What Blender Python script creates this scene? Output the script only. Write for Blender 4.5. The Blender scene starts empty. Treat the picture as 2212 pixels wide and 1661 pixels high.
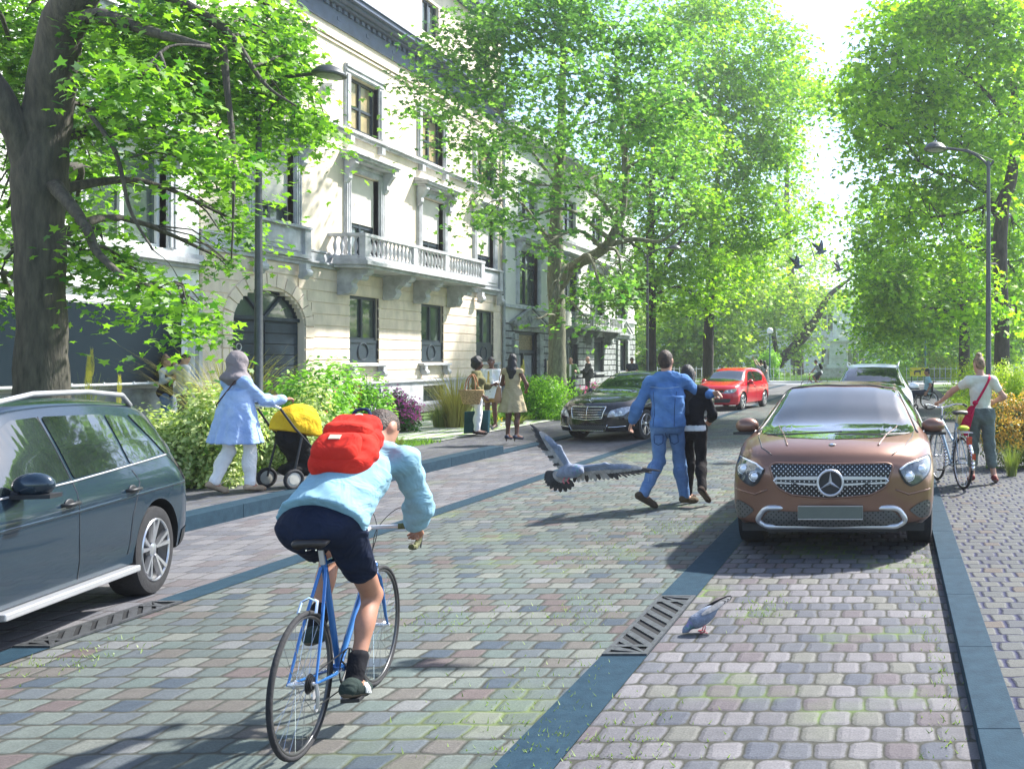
import bpy, bmesh, math, random
import numpy as np
from mathutils import Vector, Matrix, noise
from mathutils.bvhtree import BVHTree
PI = math.pi
SC = bpy.context.scene
COL = SC.collection
# ---------------------------------------------------------------- camera, sky, sun, exposure
HC = 1.75            # eye height
FL = 2000.0          # focal length in pixels of a 2212 px wide view of the street
VU, VV = 1930.0, 775.0
cd = bpy.data.cameras.new('camera'); cam = bpy.data.objects.new('camera', cd); COL.objects.link(cam)
cam.location = (0, 0, HC); cam.rotation_euler = (PI/2, 0, 0)
cd.sensor_width = 36; cd.lens = 36*FL/2212
cd.shift_x = -(VU-1106)/2212; cd.shift_y = -(830.5-VV)/2212
cd.clip_start = 0.05; cd.clip_end = 2000
SC.camera = cam
SUN_EL, SUN_AZ = math.radians(47), math.radians(40)      # azimuth measured from +Y towards +X
w = bpy.data.worlds.new('World'); SC.world = w; w.use_nodes = True
nt = w.node_tree; nt.nodes.clear()
sky = nt.nodes.new('ShaderNodeTexSky'); sky.sky_type = 'NISHITA'; sky.sun_disc = False
sky.sun_elevation = SUN_EL; sky.sun_rotation = SUN_AZ
sky.air_density = 0.8; sky.dust_density = 1.0; sky.ozone_density = 1.0
bg = nt.nodes.new('ShaderNodeBackground'); bg.inputs[1].default_value = 0.15
wo = nt.nodes.new('ShaderNodeOutputWorld')
nt.links.new(sky.outputs[0], bg.inputs[0]); nt.links.new(bg.outputs[0], wo.inputs[0])
sl = bpy.data.lights.new('sun', 'SUN'); sl.energy = 5.0; sl.angle = math.radians(2.0); sl.color = (1, .97, .92)
so = bpy.data.objects.new('sun', sl); COL.objects.link(so); so.location = (20, 40, 60)
sd = Vector((math.sin(SUN_AZ)*math.cos(SUN_EL), math.cos(SUN_AZ)*math.cos(SUN_EL), math.sin(SUN_EL)))
so.rotation_euler = (-sd).to_track_quat('-Z', 'Y').to_euler()
SC.view_settings.view_transform = 'Standard'; SC.view_settings.look = 'None'
SC.view_settings.exposure = 1.4; SC.view_settings.gamma = 1
SC.render.resolution_x = 1024; SC.render.resolution_y = 768
SC.render.engine = 'CYCLES'
SC.cycles.max_bounces = 7; SC.cycles.transparent_max_bounces = 8; SC.cycles.transmission_bounces = 4

# ---------------------------------------------------------------- helpers
def at(u, v, Y):
    return Vector(((u-VU)*Y/FL, Y, HC-(v-VV)*Y/FL))
def gnd(u, v, z=0.0):
    Y = FL*(HC-z)/(v-VV)
    return Vector(((u-VU)*Y/FL, Y, z))

MATS = {}
def mat(name, col, rough=.7, metal=0, var=.12, vs=6, bump=0, bs=40, spec=.5, col2=None, coat=0, wav=0, sheen=0, emis=0, st=None):
    if name in MATS: return MATS[name]
    m = bpy.data.materials.new(name); m.use_nodes = True; MATS[name] = m
    n = m.node_tree.nodes; l = m.node_tree.links; b = n['Principled BSDF']
    b.inputs['Roughness'].default_value = rough; b.inputs['Metallic'].default_value = metal
    b.inputs['Specular IOR Level'].default_value = spec
    if coat: b.inputs['Coat Weight'].default_value = coat; b.inputs['Coat Roughness'].default_value = .03
    if sheen: b.inputs['Sheen Weight'].default_value = sheen
    tc = n.new('ShaderNodeTexCoord')
    nz = n.new('ShaderNodeTexNoise'); nz.inputs['Scale'].default_value = vs; nz.inputs['Detail'].default_value = 5
    nz.inputs['Roughness'].default_value = .6
    vec = tc.outputs['Object']
    if st:
        mpn = n.new('ShaderNodeMapping'); mpn.inputs['Scale'].default_value = st; l.new(vec, mpn.inputs[0]); vec = mpn.outputs[0]
    l.new(vec, nz.inputs['Vector'])
    mx = n.new('ShaderNodeMix'); mx.data_type = 'RGBA'
    c2 = col2 or tuple(c*(1-2*var) for c in col)
    mr = n.new('ShaderNodeMapRange'); mr.inputs[1].default_value = .3; mr.inputs[2].default_value = .7
    l.new(nz.outputs[0], mr.inputs[0]); l.new(mr.outputs[0], mx.inputs[0])
    mx.inputs[6].default_value = (*(min(1, c*(1+var)) if not col2 else c for c in col), 1); mx.inputs[7].default_value = (*c2, 1)
    l.new(mx.outputs[2], b.inputs['Base Color'])
    if emis:
        b.inputs['Emission Strength'].default_value = emis; l.new(mx.outputs[2], b.inputs['Emission Color'])
    if bump:
        n2 = n.new('ShaderNodeTexNoise'); n2.inputs['Scale'].default_value = bs; n2.inputs['Detail'].default_value = 4
        l.new(vec, n2.inputs['Vector'])
        bp = n.new('ShaderNodeBump'); bp.inputs['Strength'].default_value = bump; bp.inputs['Distance'].default_value = .02
        l.new(n2.outputs[0], bp.inputs['Height']); l.new(bp.outputs[0], b.inputs['Normal'])
    return m

def leafmat(name, c1, c2, tr=.45, c3=None):
    if name in MATS: return MATS[name]
    m = bpy.data.materials.new(name); m.use_nodes = True; MATS[name] = m
    n = m.node_tree.nodes; l = m.node_tree.links; n.remove(n['Principled BSDF'])
    out = n['Material Output']; g = n.new('ShaderNodeNewGeometry')
    r = n.new('ShaderNodeValToRGB'); l.new(g.outputs['Random Per Island'], r.inputs[0])
    r.color_ramp.elements[0].color = (*c1, 1); r.color_ramp.elements[1].color = (*c2, 1)
    if c3:
        e = r.color_ramp.elements.new(.82); e.color = (*c3, 1); r.color_ramp.elements[1].position = .8
        r.color_ramp.elements[2].color = (*c3, 1)
    p = n.new('ShaderNodeBsdfPrincipled'); p.inputs['Roughness'].default_value = .5; p.inputs['Specular IOR Level'].default_value = .35
    l.new(r.outputs[0], p.inputs[0])
    t = n.new('ShaderNodeBsdfTranslucent')
    mul = n.new('ShaderNodeMix'); mul.data_type = 'RGBA'; mul.blend_type = 'MULTIPLY'; mul.inputs[0].default_value = 1
    mul.inputs[7].default_value = (1.35, 1.55, .6, 1); l.new(r.outputs[0], mul.inputs[6]); l.new(mul.outputs[2], t.inputs[0])
    mx = n.new('ShaderNodeMixShader'); mx.inputs[0].default_value = tr
    l.new(p.outputs[0], mx.inputs[1]); l.new(t.outputs[0], mx.inputs[2]); l.new(mx.outputs[0], out.inputs[0])
    return m

class MB:
    def __init__(s): s.v = []; s.f = []; s.m = []; s.cur = 0
    def add(s, vs, fs, mi=None):
        o = len(s.v); s.v.extend(vs); mi = s.cur if mi is None else mi
        for f in fs: s.f.append([i+o for i in f]); s.m.append(mi)
        return s
    def box(s, x0, x1, y0, y1, z0, z1, mi=None):
        s.add([(x0,y0,z0),(x1,y0,z0),(x1,y1,z0),(x0,y1,z0),(x0,y0,z1),(x1,y0,z1),(x1,y1,z1),(x0,y1,z1)],
              [(0,3,2,1),(4,5,6,7),(0,1,5,4),(1,2,6,5),(2,3,7,6),(3,0,4,7)], mi); return s
    def tube(s, pts, rad, n=8, cap=True, mi=None, flat=1.0, closed=False):
        pts = [Vector(p) for p in pts]; N = len(pts)
        if not hasattr(rad, '__len__'): rad = [rad]*N
        vs = []; prev = None
        for i, p in enumerate(pts):
            a = pts[i-1] if (i > 0 or closed) else pts[i]; b = pts[(i+1) % N] if (i < N-1 or closed) else pts[i]
            t = (b-a); t = t.normalized() if t.length > 1e-9 else Vector((0,0,1))
            if prev is None:
                r = t.orthogonal().normalized()
            else:
                r = prev - t*prev.dot(t); r = r.normalized() if r.length > 1e-6 else t.orthogonal().normalized()
            prev = r; q = t.cross(r)
            for k in range(n):
                an = 2*PI*k/n; vs.append(tuple(p + r*(rad[i]*math.cos(an)) + q*(rad[i]*flat*math.sin(an))))
        fs = []
        for i in range(N if closed else N-1):
            j = (i+1) % N
            for k in range(n):
                k2 = (k+1) % n; fs.append((i*n+k, i*n+k2, j*n+k2, j*n+k))
        if cap and not closed:
            fs.append(tuple(range(n-1, -1, -1))); fs.append(tuple((N-1)*n+k for k in range(n)))
        s.add(vs, fs, mi); return s
    def lathe(s, prof, c=(0,0,0), n=16, axis='z', mi=None):
        vs = []
        for r, h in prof:
            for k in range(n):
                a = 2*PI*k/n; x, y = r*math.cos(a), r*math.sin(a)
                p = {'z': (x,y,h), 'x': (h,x,y), 'y': (y,h,x)}[axis]
                vs.append((p[0]+c[0], p[1]+c[1], p[2]+c[2]))
        fs = [(i*n+k, i*n+(k+1)%n, (i+1)*n+(k+1)%n, (i+1)*n+k) for i in range(len(prof)-1) for k in range(n)]
        fs.append(tuple(range(n-1,-1,-1))); fs.append(tuple((len(prof)-1)*n+k for k in range(n)))
        s.add(vs, fs, mi); return s
    def prism(s, poly, d0, d1, axis='x', mi=None):
        # poly in the two other axes (y,z) for x, (x,z) for y, (x,y) for z
        def P(a, b, d): return {'x': (d,a,b), 'y': (a,d,b), 'z': (a,b,d)}[axis]
        n = len(poly); vs = [P(a,b,d0) for a,b in poly]+[P(a,b,d1) for a,b in poly]
        fs = [tuple(range(n-1,-1,-1)), tuple(range(n,2*n))]+[(i,(i+1)%n,n+(i+1)%n,n+i) for i in range(n)]
        s.add(vs, fs, mi); return s
    def ell(s, c, r, n=12, m=8, mi=None, R=None):
        vs = []
        for i in range(m+1):
            th = PI*i/m
            for k in range(n):
                a = 2*PI*k/n; p = Vector((r[0]*math.sin(th)*math.cos(a), r[1]*math.sin(th)*math.sin(a), r[2]*math.cos(th)))
                if R is not None: p = R @ p
                vs.append((p[0]+c[0], p[1]+c[1], p[2]+c[2]))
        fs = [(i*n+k, (i+1)*n+k, (i+1)*n+(k+1)%n, i*n+(k+1)%n) for i in range(m) for k in range(n)]
        s.add(vs, fs, mi); return s
    def xf(s, M, start=0):
        for i in range(start, len(s.v)): s.v[i] = tuple(M @ Vector(s.v[i]))
        return s
    def build(s, name, mats, parent=None, world=False, smooth=None, bevel=0, fix=False):
        me = bpy.data.meshes.new(name)
        v = s.v
        if world and parent is not None:
            o = parent; off = Vector((0,0,0))
            while o is not None: off += o.location; o = o.parent
            v = [(a-off.x, b-off.y, c-off.z) for a,b,c in v]
        me.from_pydata([tuple(p) for p in v], [], s.f)
        if not isinstance(mats, (list, tuple)): mats = [mats]
        for m in mats: me.materials.append(m)
        if len(mats) > 1: me.polygons.foreach_set('material_index', s.m)
        if fix:
            bm = bmesh.new(); bm.from_mesh(me); bmesh.ops.remove_doubles(bm, verts=bm.verts, dist=1e-5)
            bmesh.ops.recalc_face_normals(bm, faces=bm.faces); bm.to_mesh(me); bm.free()
        if smooth:
            me.polygons.foreach_set('use_smooth', [True]*len(me.polygons))
            if smooth is not True: me.set_sharp_from_angle(angle=math.radians(smooth))
        o = bpy.data.objects.new(name, me); COL.objects.link(o)
        if parent is not None: o.parent = parent
        if bevel:
            b = o.modifiers.new('bevel', 'BEVEL'); b.width = bevel; b.segments = 2; b.limit_method = 'ANGLE'
        return o

def tag(o, label, cat, group=None, kind=None):
    if label: o['label'] = label
    if cat: o['category'] = cat
    if group: o['group'] = group
    if kind: o['kind'] = kind
    return o
def thing(name, label, cat, loc=(0,0,0), rz=0, group=None, scale=1):
    o = bpy.data.objects.new(name, None); COL.objects.link(o); o.empty_display_size = .2
    o.location = loc; o.rotation_euler = (0,0,rz); o.scale = (scale,)*3
    return tag(o, label, cat, group)
def struct(o): o['kind'] = 'structure'; return o
def dup(root, loc, rz=None, label=None, scale=None):
    def cp(o, par):
        c = o.copy(); COL.objects.link(c)
        if par is not None: c.parent = par
        for ch in o.children: cp(ch, c)
        return c
    r = cp(root, None); r.location = loc
    if rz is not None: r.rotation_euler = (0,0,rz)
    if label: r['label'] = label
    if scale: r.scale = (scale,)*3
    return r
def apply_mods(o):
    dg = bpy.context.evaluated_depsgraph_get(); me = bpy.data.meshes.new_from_object(o.evaluated_get(dg))
    o.modifiers.clear(); o.data = me
def spline(pts, n=8):
    """Catmull-Rom through points (any dimension)"""
    P = [np.array(p, float) for p in pts]; out = []
    for i in range(len(P)-1):
        a = P[i-1] if i > 0 else 2*P[0]-P[1]; b = P[i]; c = P[i+1]; d = P[i+2] if i+2 < len(P) else 2*P[-1]-P[-2]
        for k in range(n):
            t = k/n; out.append(.5*((2*b)+(-a+c)*t+(2*a-5*b+4*c-d)*t*t+(-a+3*b-3*c+d)*t**3))
    out.append(P[-1]); return out
# ---------------------------------------------------------------- the ground, roads, pavements
def stonemat(name, w, h, cols, joint, jw=.06, shift=.5, moss=None, mossamt=.0, irr=.02, round_=.18, bump=.6, rough=.75, vertonly=False):
    """laid stones: row/column cells with per-stone colour, rounded corners, worn joints"""
    m = bpy.data.materials.new(name); m.use_nodes = True
    n = m.node_tree.nodes; l = m.node_tree.links; b = n['Principled BSDF']
    def node(t, **k):
        o = n.new(t)
        for a, v in k.items(): setattr(o, a, v)
        return o
    def ma(op, a, b_=None, c=None, clamp=False):
        o = node('ShaderNodeMath', operation=op, use_clamp=clamp)
        for i, x in enumerate((a, b_, c)):
            if x is None: continue
            if isinstance(x, (int, float)): o.inputs[i].default_value = x
            else: l.new(x, o.inputs[i])
        return o.outputs[0]
    tc = node('ShaderNodeTexCoord'); sep = node('ShaderNodeSeparateXYZ')
    nz = node('ShaderNodeTexNoise'); nz.inputs['Scale'].default_value = 4.5; nz.inputs['Detail'].default_value = 2
    l.new(tc.outputs['Object'], nz.inputs['Vector'])
    vm = node('ShaderNodeVectorMath', operation='MULTIPLY_ADD'); vm.inputs[1].default_value = (irr*2.2, irr*2.2, 0)
    l.new(nz.outputs['Color'], vm.inputs[0]); l.new(tc.outputs['Object'], vm.inputs[2]); l.new(vm.outputs[0], sep.inputs[0])
    X, Y = sep.outputs[0], sep.outputs[1]
    ry = ma('DIVIDE', Y, h); row = ma('FLOOR', ry)
    wn0 = node('ShaderNodeTexWhiteNoise', noise_dimensions='1D'); l.new(row, wn0.inputs['W'])
    off = ma('MULTIPLY_ADD', ma('MODULO', row, 2), shift, ma('MULTIPLY', wn0.outputs['Value'], .35))
    cx = ma('ADD', ma('DIVIDE', X, w), off)
    # random stone widths: shift the joint of every second pair
    col = ma('FLOOR', cx)
    cv = node('ShaderNodeCombineXYZ'); l.new(col, cv.inputs[0]); l.new(row, cv.inputs[1])
    wn = node('ShaderNodeTexWhiteNoise', noise_dimensions='2D'); l.new(cv.outputs[0], wn.inputs['Vector'])
    fx = ma('ABSOLUTE', ma('SUBTRACT', ma('FRACT', cx), .5)); fy = ma('ABSOLUTE', ma('SUBTRACT', ma('FRACT', ry), .5))
    jx = jw; jy = jw*w/h
    if vertonly: jy = jy*.35
    ex = ma('MAXIMUM', ma('SUBTRACT', fx, .5-jx-round_), 0); ey = ma('MAXIMUM', ma('SUBTRACT', fy, .5-jy-round_), 0)
    d = ma('SQRT', ma('ADD', ma('MULTIPLY', ex, ex), ma('MULTIPLY', ey, ey)))       # 0 centre .. round_ at stone edge
    n2 = node('ShaderNodeTexNoise'); n2.inputs['Scale'].default_value = 30; n2.inputs['Detail'].default_value = 3
    l.new(tc.outputs['Object'], n2.inputs['Vector'])
    dd = ma('MULTIPLY_ADD', ma('SUBTRACT', n2.outputs[0], .5), .09, d)
    mr = node('ShaderNodeMapRange'); mr.inputs[1].default_value = round_+.03; mr.inputs[2].default_value = round_-.03
    l.new(dd, mr.inputs[0]); stone = mr.outputs[0]
    rp = node('ShaderNodeValToRGB'); rp.color_ramp.interpolation = 'CONSTANT'
    el = rp.color_ramp.elements; tot = sum(c[1] for c in cols); acc = 0
    for i, (c, wt) in enumerate(cols):
        e = el[i] if i < 2 else el.new(min(.999, acc/tot))
        e.position = min(.999, acc/tot); e.color = (*c, 1); acc += wt
    l.new(wn.outputs['Value'], rp.inputs[0])
    n3 = node('ShaderNodeTexNoise'); n3.inputs['Scale'].default_value = 14; n3.inputs['Detail'].default_value = 6; n3.inputs['Roughness'].default_value = .7
    l.new(tc.outputs['Object'], n3.inputs['Vector'])
    br = ma('ADD', ma('MULTIPLY', n3.outputs[0], .55), ma('MULTIPLY_ADD', wn.outputs['Value'], 0, .72))
    n5 = node('ShaderNodeTexNoise'); n5.inputs['Scale'].default_value = .5; n5.inputs['Detail'].default_value = 3
    l.new(tc.outputs['Object'], n5.inputs['Vector'])
    br = ma('MULTIPLY', br, ma('MULTIPLY_ADD', n5.outputs[0], .9, .55))
    n6 = node('ShaderNodeTexNoise'); n6.inputs['Scale'].default_value = 95; n6.inputs['Detail'].default_value = 3; l.new(tc.outputs['Object'], n6.inputs['Vector'])
    br = ma('MULTIPLY', br, ma('MULTIPLY_ADD', n6.outputs[0], 1.0, .5))
    sc = node('ShaderNodeVectorMath', operation='SCALE'); l.new(rp.outputs[0], sc.inputs[0]); l.new(br, sc.inputs['Scale'])
    stc = sc.outputs[0]
    jc = node('ShaderNodeMix', data_type='RGBA'); jc.inputs[6].default_value = (*joint, 1); jc.inputs[7].default_value = (*(moss or joint), 1)
    n4 = node('ShaderNodeTexNoise'); n4.inputs['Scale'].default_value = .8; n4.inputs['Detail'].default_value = 4
    l.new(tc.outputs['Object'], n4.inputs['Vector'])
    mm = node('ShaderNodeMapRange'); mm.inputs[1].default_value = .62-mossamt*.4; mm.inputs[2].default_value = .7-mossamt*.4
    l.new(n4.outputs[0], mm.inputs[0]); l.new(mm.outputs[0], jc.inputs[0])
    # a little moss film creeping on to the stones
    film = node('ShaderNodeMix', data_type='RGBA'); l.new(ma('MULTIPLY', ma('MULTIPLY', mm.outputs[0], n3.outputs[0]), .45 if moss else 0), film.inputs[0])
    l.new(stc, film.inputs[6]); film.inputs[7].default_value = (*(moss or joint), 1)
    fin = node('ShaderNodeMix', data_type='RGBA'); l.new(stone, fin.inputs[0]); l.new(jc.outputs[2], fin.inputs[6]); l.new(film.outputs[2], fin.inputs[7])
    l.new(fin.outputs[2], b.inputs['Base Color'])
    b.inputs['Roughness'].default_value = rough; b.inputs['Specular IOR Level'].default_value = .22
    hm = node('ShaderNodeMapRange'); hm.inputs[1].default_value = round_+.05; hm.inputs[2].default_value = round_*.35; l.new(dd, hm.inputs[0])
    hh = ma('MULTIPLY_ADD', ma('ADD', n3.outputs[0], ma('MULTIPLY', n6.outputs[0], .5)), .35, ma('MULTIPLY_ADD', wn.outputs['Value'], .25, hm.outputs[0]))
    bp = node('ShaderNodeBump'); bp.inputs['Strength'].default_value = bump; bp.inputs['Distance'].default_value = .012
    l.new(hh, bp.inputs['Height']); l.new(bp.outputs[0], b.inputs['Normal'])
    return m

def sheet(name, x0, x1, y0, y1, z, m):
    mb = MB(); mb.add([(x0,y0,z),(x1,y0,z),(x1,y1,z),(x0,y1,z)], [(0,1,2,3)])
    return struct(mb.build(name, m))
GRASS_BASE = mat('lawn_soil', (.10,.17,.035), .95, col2=(.05,.10,.02), vs=3, bump=.8, bs=60)
sheet('ground', -400, 400, -60, 900, -.012, GRASS_BASE)
M_CENTRE = stonemat('setts_green', .178, .165, [((.094,.110,.100),4),((.074,.090,.086),3),((.092,.086,.078),2.4),((.074,.086,.094),2.6),((.122,.130,.115),2),((.044,.058,.074),.9),((.088,.072,.070),1.1),((.082,.104,.096),1.8),((.12,.125,.125),1)],
    (.044,.046,.038), jw=.048, moss=(.10,.13,.05), mossamt=.14, irr=.024, round_=.14)
M_PARK = stonemat('setts_grey', .158, .185, [((.104,.102,.110),4),((.135,.130,.136),3),((.082,.086,.098),3),((.094,.082,.088),1.6),((.116,.116,.104),1.6),((.070,.076,.092),1)],
    (.042,.042,.034), jw=.05, moss=(.10,.15,.04), mossamt=.18, irr=.02, round_=.2, bump=.7)
M_PARKL = stonemat('setts_lilac', .19, .23, [((.112,.112,.122),4),((.135,.132,.138),3),((.090,.092,.104),3),((.104,.094,.098),2)],
    (.07,.065,.065), jw=.035, moss=(.09,.11,.05), mossamt=.05, irr=.015, round_=.13)
M_PAVR = stonemat('pavers_right', .17, .15, [((.066,.070,.070),4),((.082,.084,.078),3),((.056,.060,.066),2),((.078,.066,.056),.6)],
    (.010,.012,.045), jw=.075, shift=.5, irr=.03, round_=.10, bump=.9, vertonly=True)
M_PAVL = stonemat('pavers_left', .17, .30, [((0.078,0.078,0.078),4),((0.093,0.093,0.093),3),((0.066,0.066,0.072),2)],
    (.08,.085,.12), jw=.05, irr=.03, round_=.12)
M_GRASSP = stonemat('grass_pavers', .42, .42, [((0.496,0.480,0.448),3),((0.440,0.432,0.400),2)], (.16,.30,.03), jw=.09, shift=0, irr=.006, round_=.12)
M_BLUE = mat('bluestone', (.020,.046,.068), .75, spec=.12, var=.35, vs=11, bump=.15, bs=90, col2=(.012,.030,.047))
M_BLUED = mat('bluestone_face', (.016,.026,.036), .6, var=.3, vs=60)
sheet('carriageway', -5.10, -1.72, -3, 74, .000, M_CENTRE)
sheet('parking_lane', -1.45, .40, -3, 60, .0, M_PARK)
sheet('parking_lane', -7.2, -5.33, -3, 62, .0, M_PARKL)
sheet('drain_strip', -1.72, -1.45, -3, 74, .004, M_BLUE)
sheet('drain_strip', -5.33, -5.10, -3, 74, .004, M_BLUE)
# kerbs: joined stones 1 m long with a fine gap
def kerb(x0, x1, y0, y1, z1, name='kerb'):
    mb = MB(); y = y0
    while y < y1:
        e = min(y+1.2, y1); mb.box(x0, x1, y+.002, e-.002, -.25, z1); y = e
    return struct(mb.build(name, M_BLUE, bevel=.004))
kerb(.38, .58, -3, 62, .075)
kerb(-7.42, -7.16, -3, 17.0, .155); kerb(-7.42, -7.16, 17.0, 62, .03)
def slab(name, x0, x1, y0, y1, z0, z1, m):
    mb = MB().box(x0, x1, y0, y1, z0, z1); return struct(mb.build(name, m))
slab('pavement', .58, 2.35, -3, 62, -.3, .062, M_PAVR)
mb = MB(); mb.add([(-9.0,-3,-.2),(-7.42,-3,-.2),(-7.42,17,-.2),(-9.0,17,-.2),(-9.0,-3,.145),(-7.42,-3,.145),(-7.42,16.4,.145),(-9,16.4,.145),(-7.42,17.6,.03),(-9,17.6,.11),(-7.42,62,.03),(-9,62,.11)],
    [(4,5,6,7),(7,6,8,9),(9,8,10,11),(0,1,5,4)]); struct(mb.build('pavement', M_PAVL))
mb = MB().box(-16.6, -9.0, -3, 66, -.3, .10); struct(mb.build('planting_bed', GRASS_BASE))
mb = MB().box(2.35, 9, -3, 62, -.3, .05); struct(mb.build('planting_bed', GRASS_BASE))
sheet('pavement', -16.5, -14.2, 14, 62, .14, M_PAVL)
sheet('path', -13.6, -9.0, 18.4, 24.6, .125, M_GRASSP)
ROADG = mat('far_road', (.34,.34,.35), .85, var=.1, vs=2)
sheet('road', -120, 120, 62.2, 69, .006, ROADG)
mb = MB().box(-120, 120, 69, 70.2, -.1, .09); struct(mb.build('pavement', mat('pale_kerbstone', (.62,.62,.60), .8)))

# short lawn grass growing at the edge of the beds: stuff
def grass_field(name, rects, n, hmin, hmax, m, seed=1):
    rnd = random.Random(seed); mb = MB(); ar = [(r[1]-r[0])*(r[3]-r[2]) for r in rects]
    for _ in range(n):
        r = rnd.choices(rects, ar)[0]; x = rnd.uniform(r[0], r[1]); y = rnd.uniform(r[2], r[3]); z = r[4]
        h = rnd.uniform(hmin, hmax); a = rnd.uniform(0, 2*PI); wv = h*.1; dx, dy = math.cos(a), math.sin(a); b = rnd.uniform(.1, .6)*h; a2 = rnd.uniform(0, 2*PI)
        mb.add([(x-dx*wv,y-dy*wv,z),(x+dx*wv,y+dy*wv,z),(x+b*math.cos(a2),y+b*math.sin(a2),z+h)], [(0,1,2)])
    o = mb.build(name, m); o['kind'] = 'stuff'; return o
M_GR = leafmat('grass_blades', (.11,.22,.03), (.20,.34,.06), .35)
o = grass_field('grass', [(-11,-8.9,9,18.3,.10),(-11.5,-8.9,24.7,50,.10)], 30000, .05, .14, M_GR)
tag(o, 'short bright green grass along the left pavement edge', 'grass')
o = grass_field('grass', [(2.3,4.0,8,40,.05)], 9000, .06, .16, M_GR, 2); tag(o, 'short green grass under the shrubs right of the paved footway', 'grass')
o = grass_field('grass', [(-30,20,70.3,90,.0)], 22000, .12, .3, leafmat('park_lawn', (.16,.30,.05),(.26,.42,.09),.3), 3); tag(o, 'sunlit park lawn behind the far street', 'grass')
# weeds in the joints of the setts
rnd = random.Random(5); mb = MB()
patches = [(-1.9,4.9,.45,.9),(-1.6,4.3,.35,.5),(-2.6,8.3,.5,.8),(-2.2,6.4,.4,.5),(-1.2,4.2,.35,.5),(-.9,6.5,.25,.45),(.25,4.8,.12,1.6),(.2,7.6,.15,1.5),(-4.8,5.3,.3,.5),(-2.3,9.6,.5,.6),(-3.0,6.2,.4,.4)]
for (px,py,rx,ry) in patches:
    for _ in range(420):
        x = px+rnd.gauss(0,rx*.5); y = py+rnd.gauss(0,ry*.5); h = rnd.uniform(.008,.03); a = rnd.uniform(0,2*PI); q = rnd.uniform(0,2*PI)
        # grow only near joints
        w_, h_ = (.158,.185) if x > -1.45 else (.178,.165)
        fy = abs((y/h_) % 1 - .5)
        if fy < .40 and rnd.random() < .8: continue
        mb.add([(x-.004*math.cos(a),y-.004*math.sin(a),0),(x+.004*math.cos(a),y+.004*math.sin(a),0),(x+h*.8*math.cos(q),y+h*.8*math.sin(q),h)], [(0,1,2)])
o = mb.build('joint_weeds', leafmat('weed_blades', (.14,.20,.06), (.24,.32,.10), .3)); tag(o, 'thin grass and moss sprouting between the setts', 'weeds', kind='stuff')

# drain gratings in the flush bluestone strips
M_IRON = mat('cast_iron', (.10,.105,.11), .5, .6, var=.2, vs=30, bump=.1)
M_HOLE = mat('drain_hole', (.004,.005,.006), .9)
def grate(x0, x1, y0, y1, label):
    t = thing('drain_grate', label, 'drain grate', ((x0+x1)/2, (y0+y1)/2, .004), group='drain gratings in the bluestone strips')
    W = x1-x0; L = y1-y0
    fr = MB(); b = .03
    fr.box(-W/2, W/2, -L/2, -L/2+b, 0, .012); fr.box(-W/2, W/2, L/2-b, L/2, 0, .012)
    fr.box(-W/2, -W/2+b, -L/2+b, L/2-b, 0, .012); fr.box(W/2-b, W/2, -L/2+b, L/2-b, 0, .012)
    fr.build('frame', M_IRON, t)
    bars = MB(); n = 8; w2 = W/2-b; l2 = L/2-b; sl_ = 1.3
    for i in range(-1, n+3):
        y = -l2+(i-.5)*2*l2/n*1.0; c = [(-w2, y+w2*sl_), (w2, y-w2*sl_), (w2, y-w2*sl_+.075), (-w2, y+w2*sl_+.075)]
        c = [(a, max(-l2, min(l2, q))) for a, q in c]
        if max(q for a, q in c)-min(q for a, q in c) > .05: bars.prism(c, .001, .010, 'z')
    for e in (-1, 1): bars.box(-w2, w2, e*l2*.80-.02, e*l2*.80+.02, .0105, .0115)
    bars.build('bars', M_IRON, t)
    MB().box(-W/2+b, W/2-b, -L/2+b, L/2-b, -.0015, .0005).build('opening', M_HOLE, t)
grate(-1.718, -1.452, 5.45, 6.80, 'cast iron drain grate in the strip beside the right parking lane, near the pecking pigeon')
grate(-5.328, -5.102, 5.60, 6.65, 'cast iron drain grate in the left strip by the dark off-roader rear wheel')
# ---------------------------------------------------------------- town houses on the left
XF = -16.5
M_CREAM = mat('cream_render', (.80,.685,.545), .8, var=.07, vs=2.2, st=(1,1,.22), bump=.08, bs=50)
M_CREAMG = mat('cream_stone', (.78,.66,.53), .8, var=.11, vs=2.5, st=(1,1,.5), bump=.25, bs=30)
M_TRIM = mat('grey_stone_trim', (.50,.51,.53), .75, var=.18, vs=3, bump=.3, bs=25)
M_WHITE = mat('white_render', (.82,.82,.80), .8, var=.07, vs=2, st=(1,1,.25), bump=.1, bs=40)
M_RUST = mat('grey_rustic_stone', (.34,.36,.35), .85, var=.25, vs=3, bump=.5, bs=22)
M_RUSTD = mat('dark_groove', (.05,.055,.06), .9)
M_GROOVE = mat('groove_mortar', (.16,.14,.12), .9)  # brown-grey mortar tone, used on the rear walls
M_FRAME = mat('dark_window_paint', (.025,.04,.055), .45, var=.1)
M_FRAMEW = mat('white_window_paint', (.72,.74,.74), .5, var=.05)
M_GLASS = mat('window_glass', (.035,.055,.05), .04, var=.5, vs=1.3, spec=.9, col2=(.10,.13,.11))
M_GLASSW = mat('warm_window_glass', (.50,.38,.20), .15, var=.5, vs=2.4, spec=.6, col2=(.22,.20,.13))  # panes coloured a mottled ochre, without emission
M_BLIND = mat('roller_blind', (.62,.60,.53), .85, var=.06, vs=2)
M_DOOR = mat('dark_blue_door_paint', (.018,.034,.050), .55, spec=.3, var=.15, vs=5)
M_NAVY = mat('slate_blue_frieze', (.085,.12,.19), .6, var=.15, vs=3)
M_BRONZE = mat('old_brass_grille', (.30,.24,.13), .6, .3, var=.35, vs=14, bump=.4, bs=30)

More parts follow.
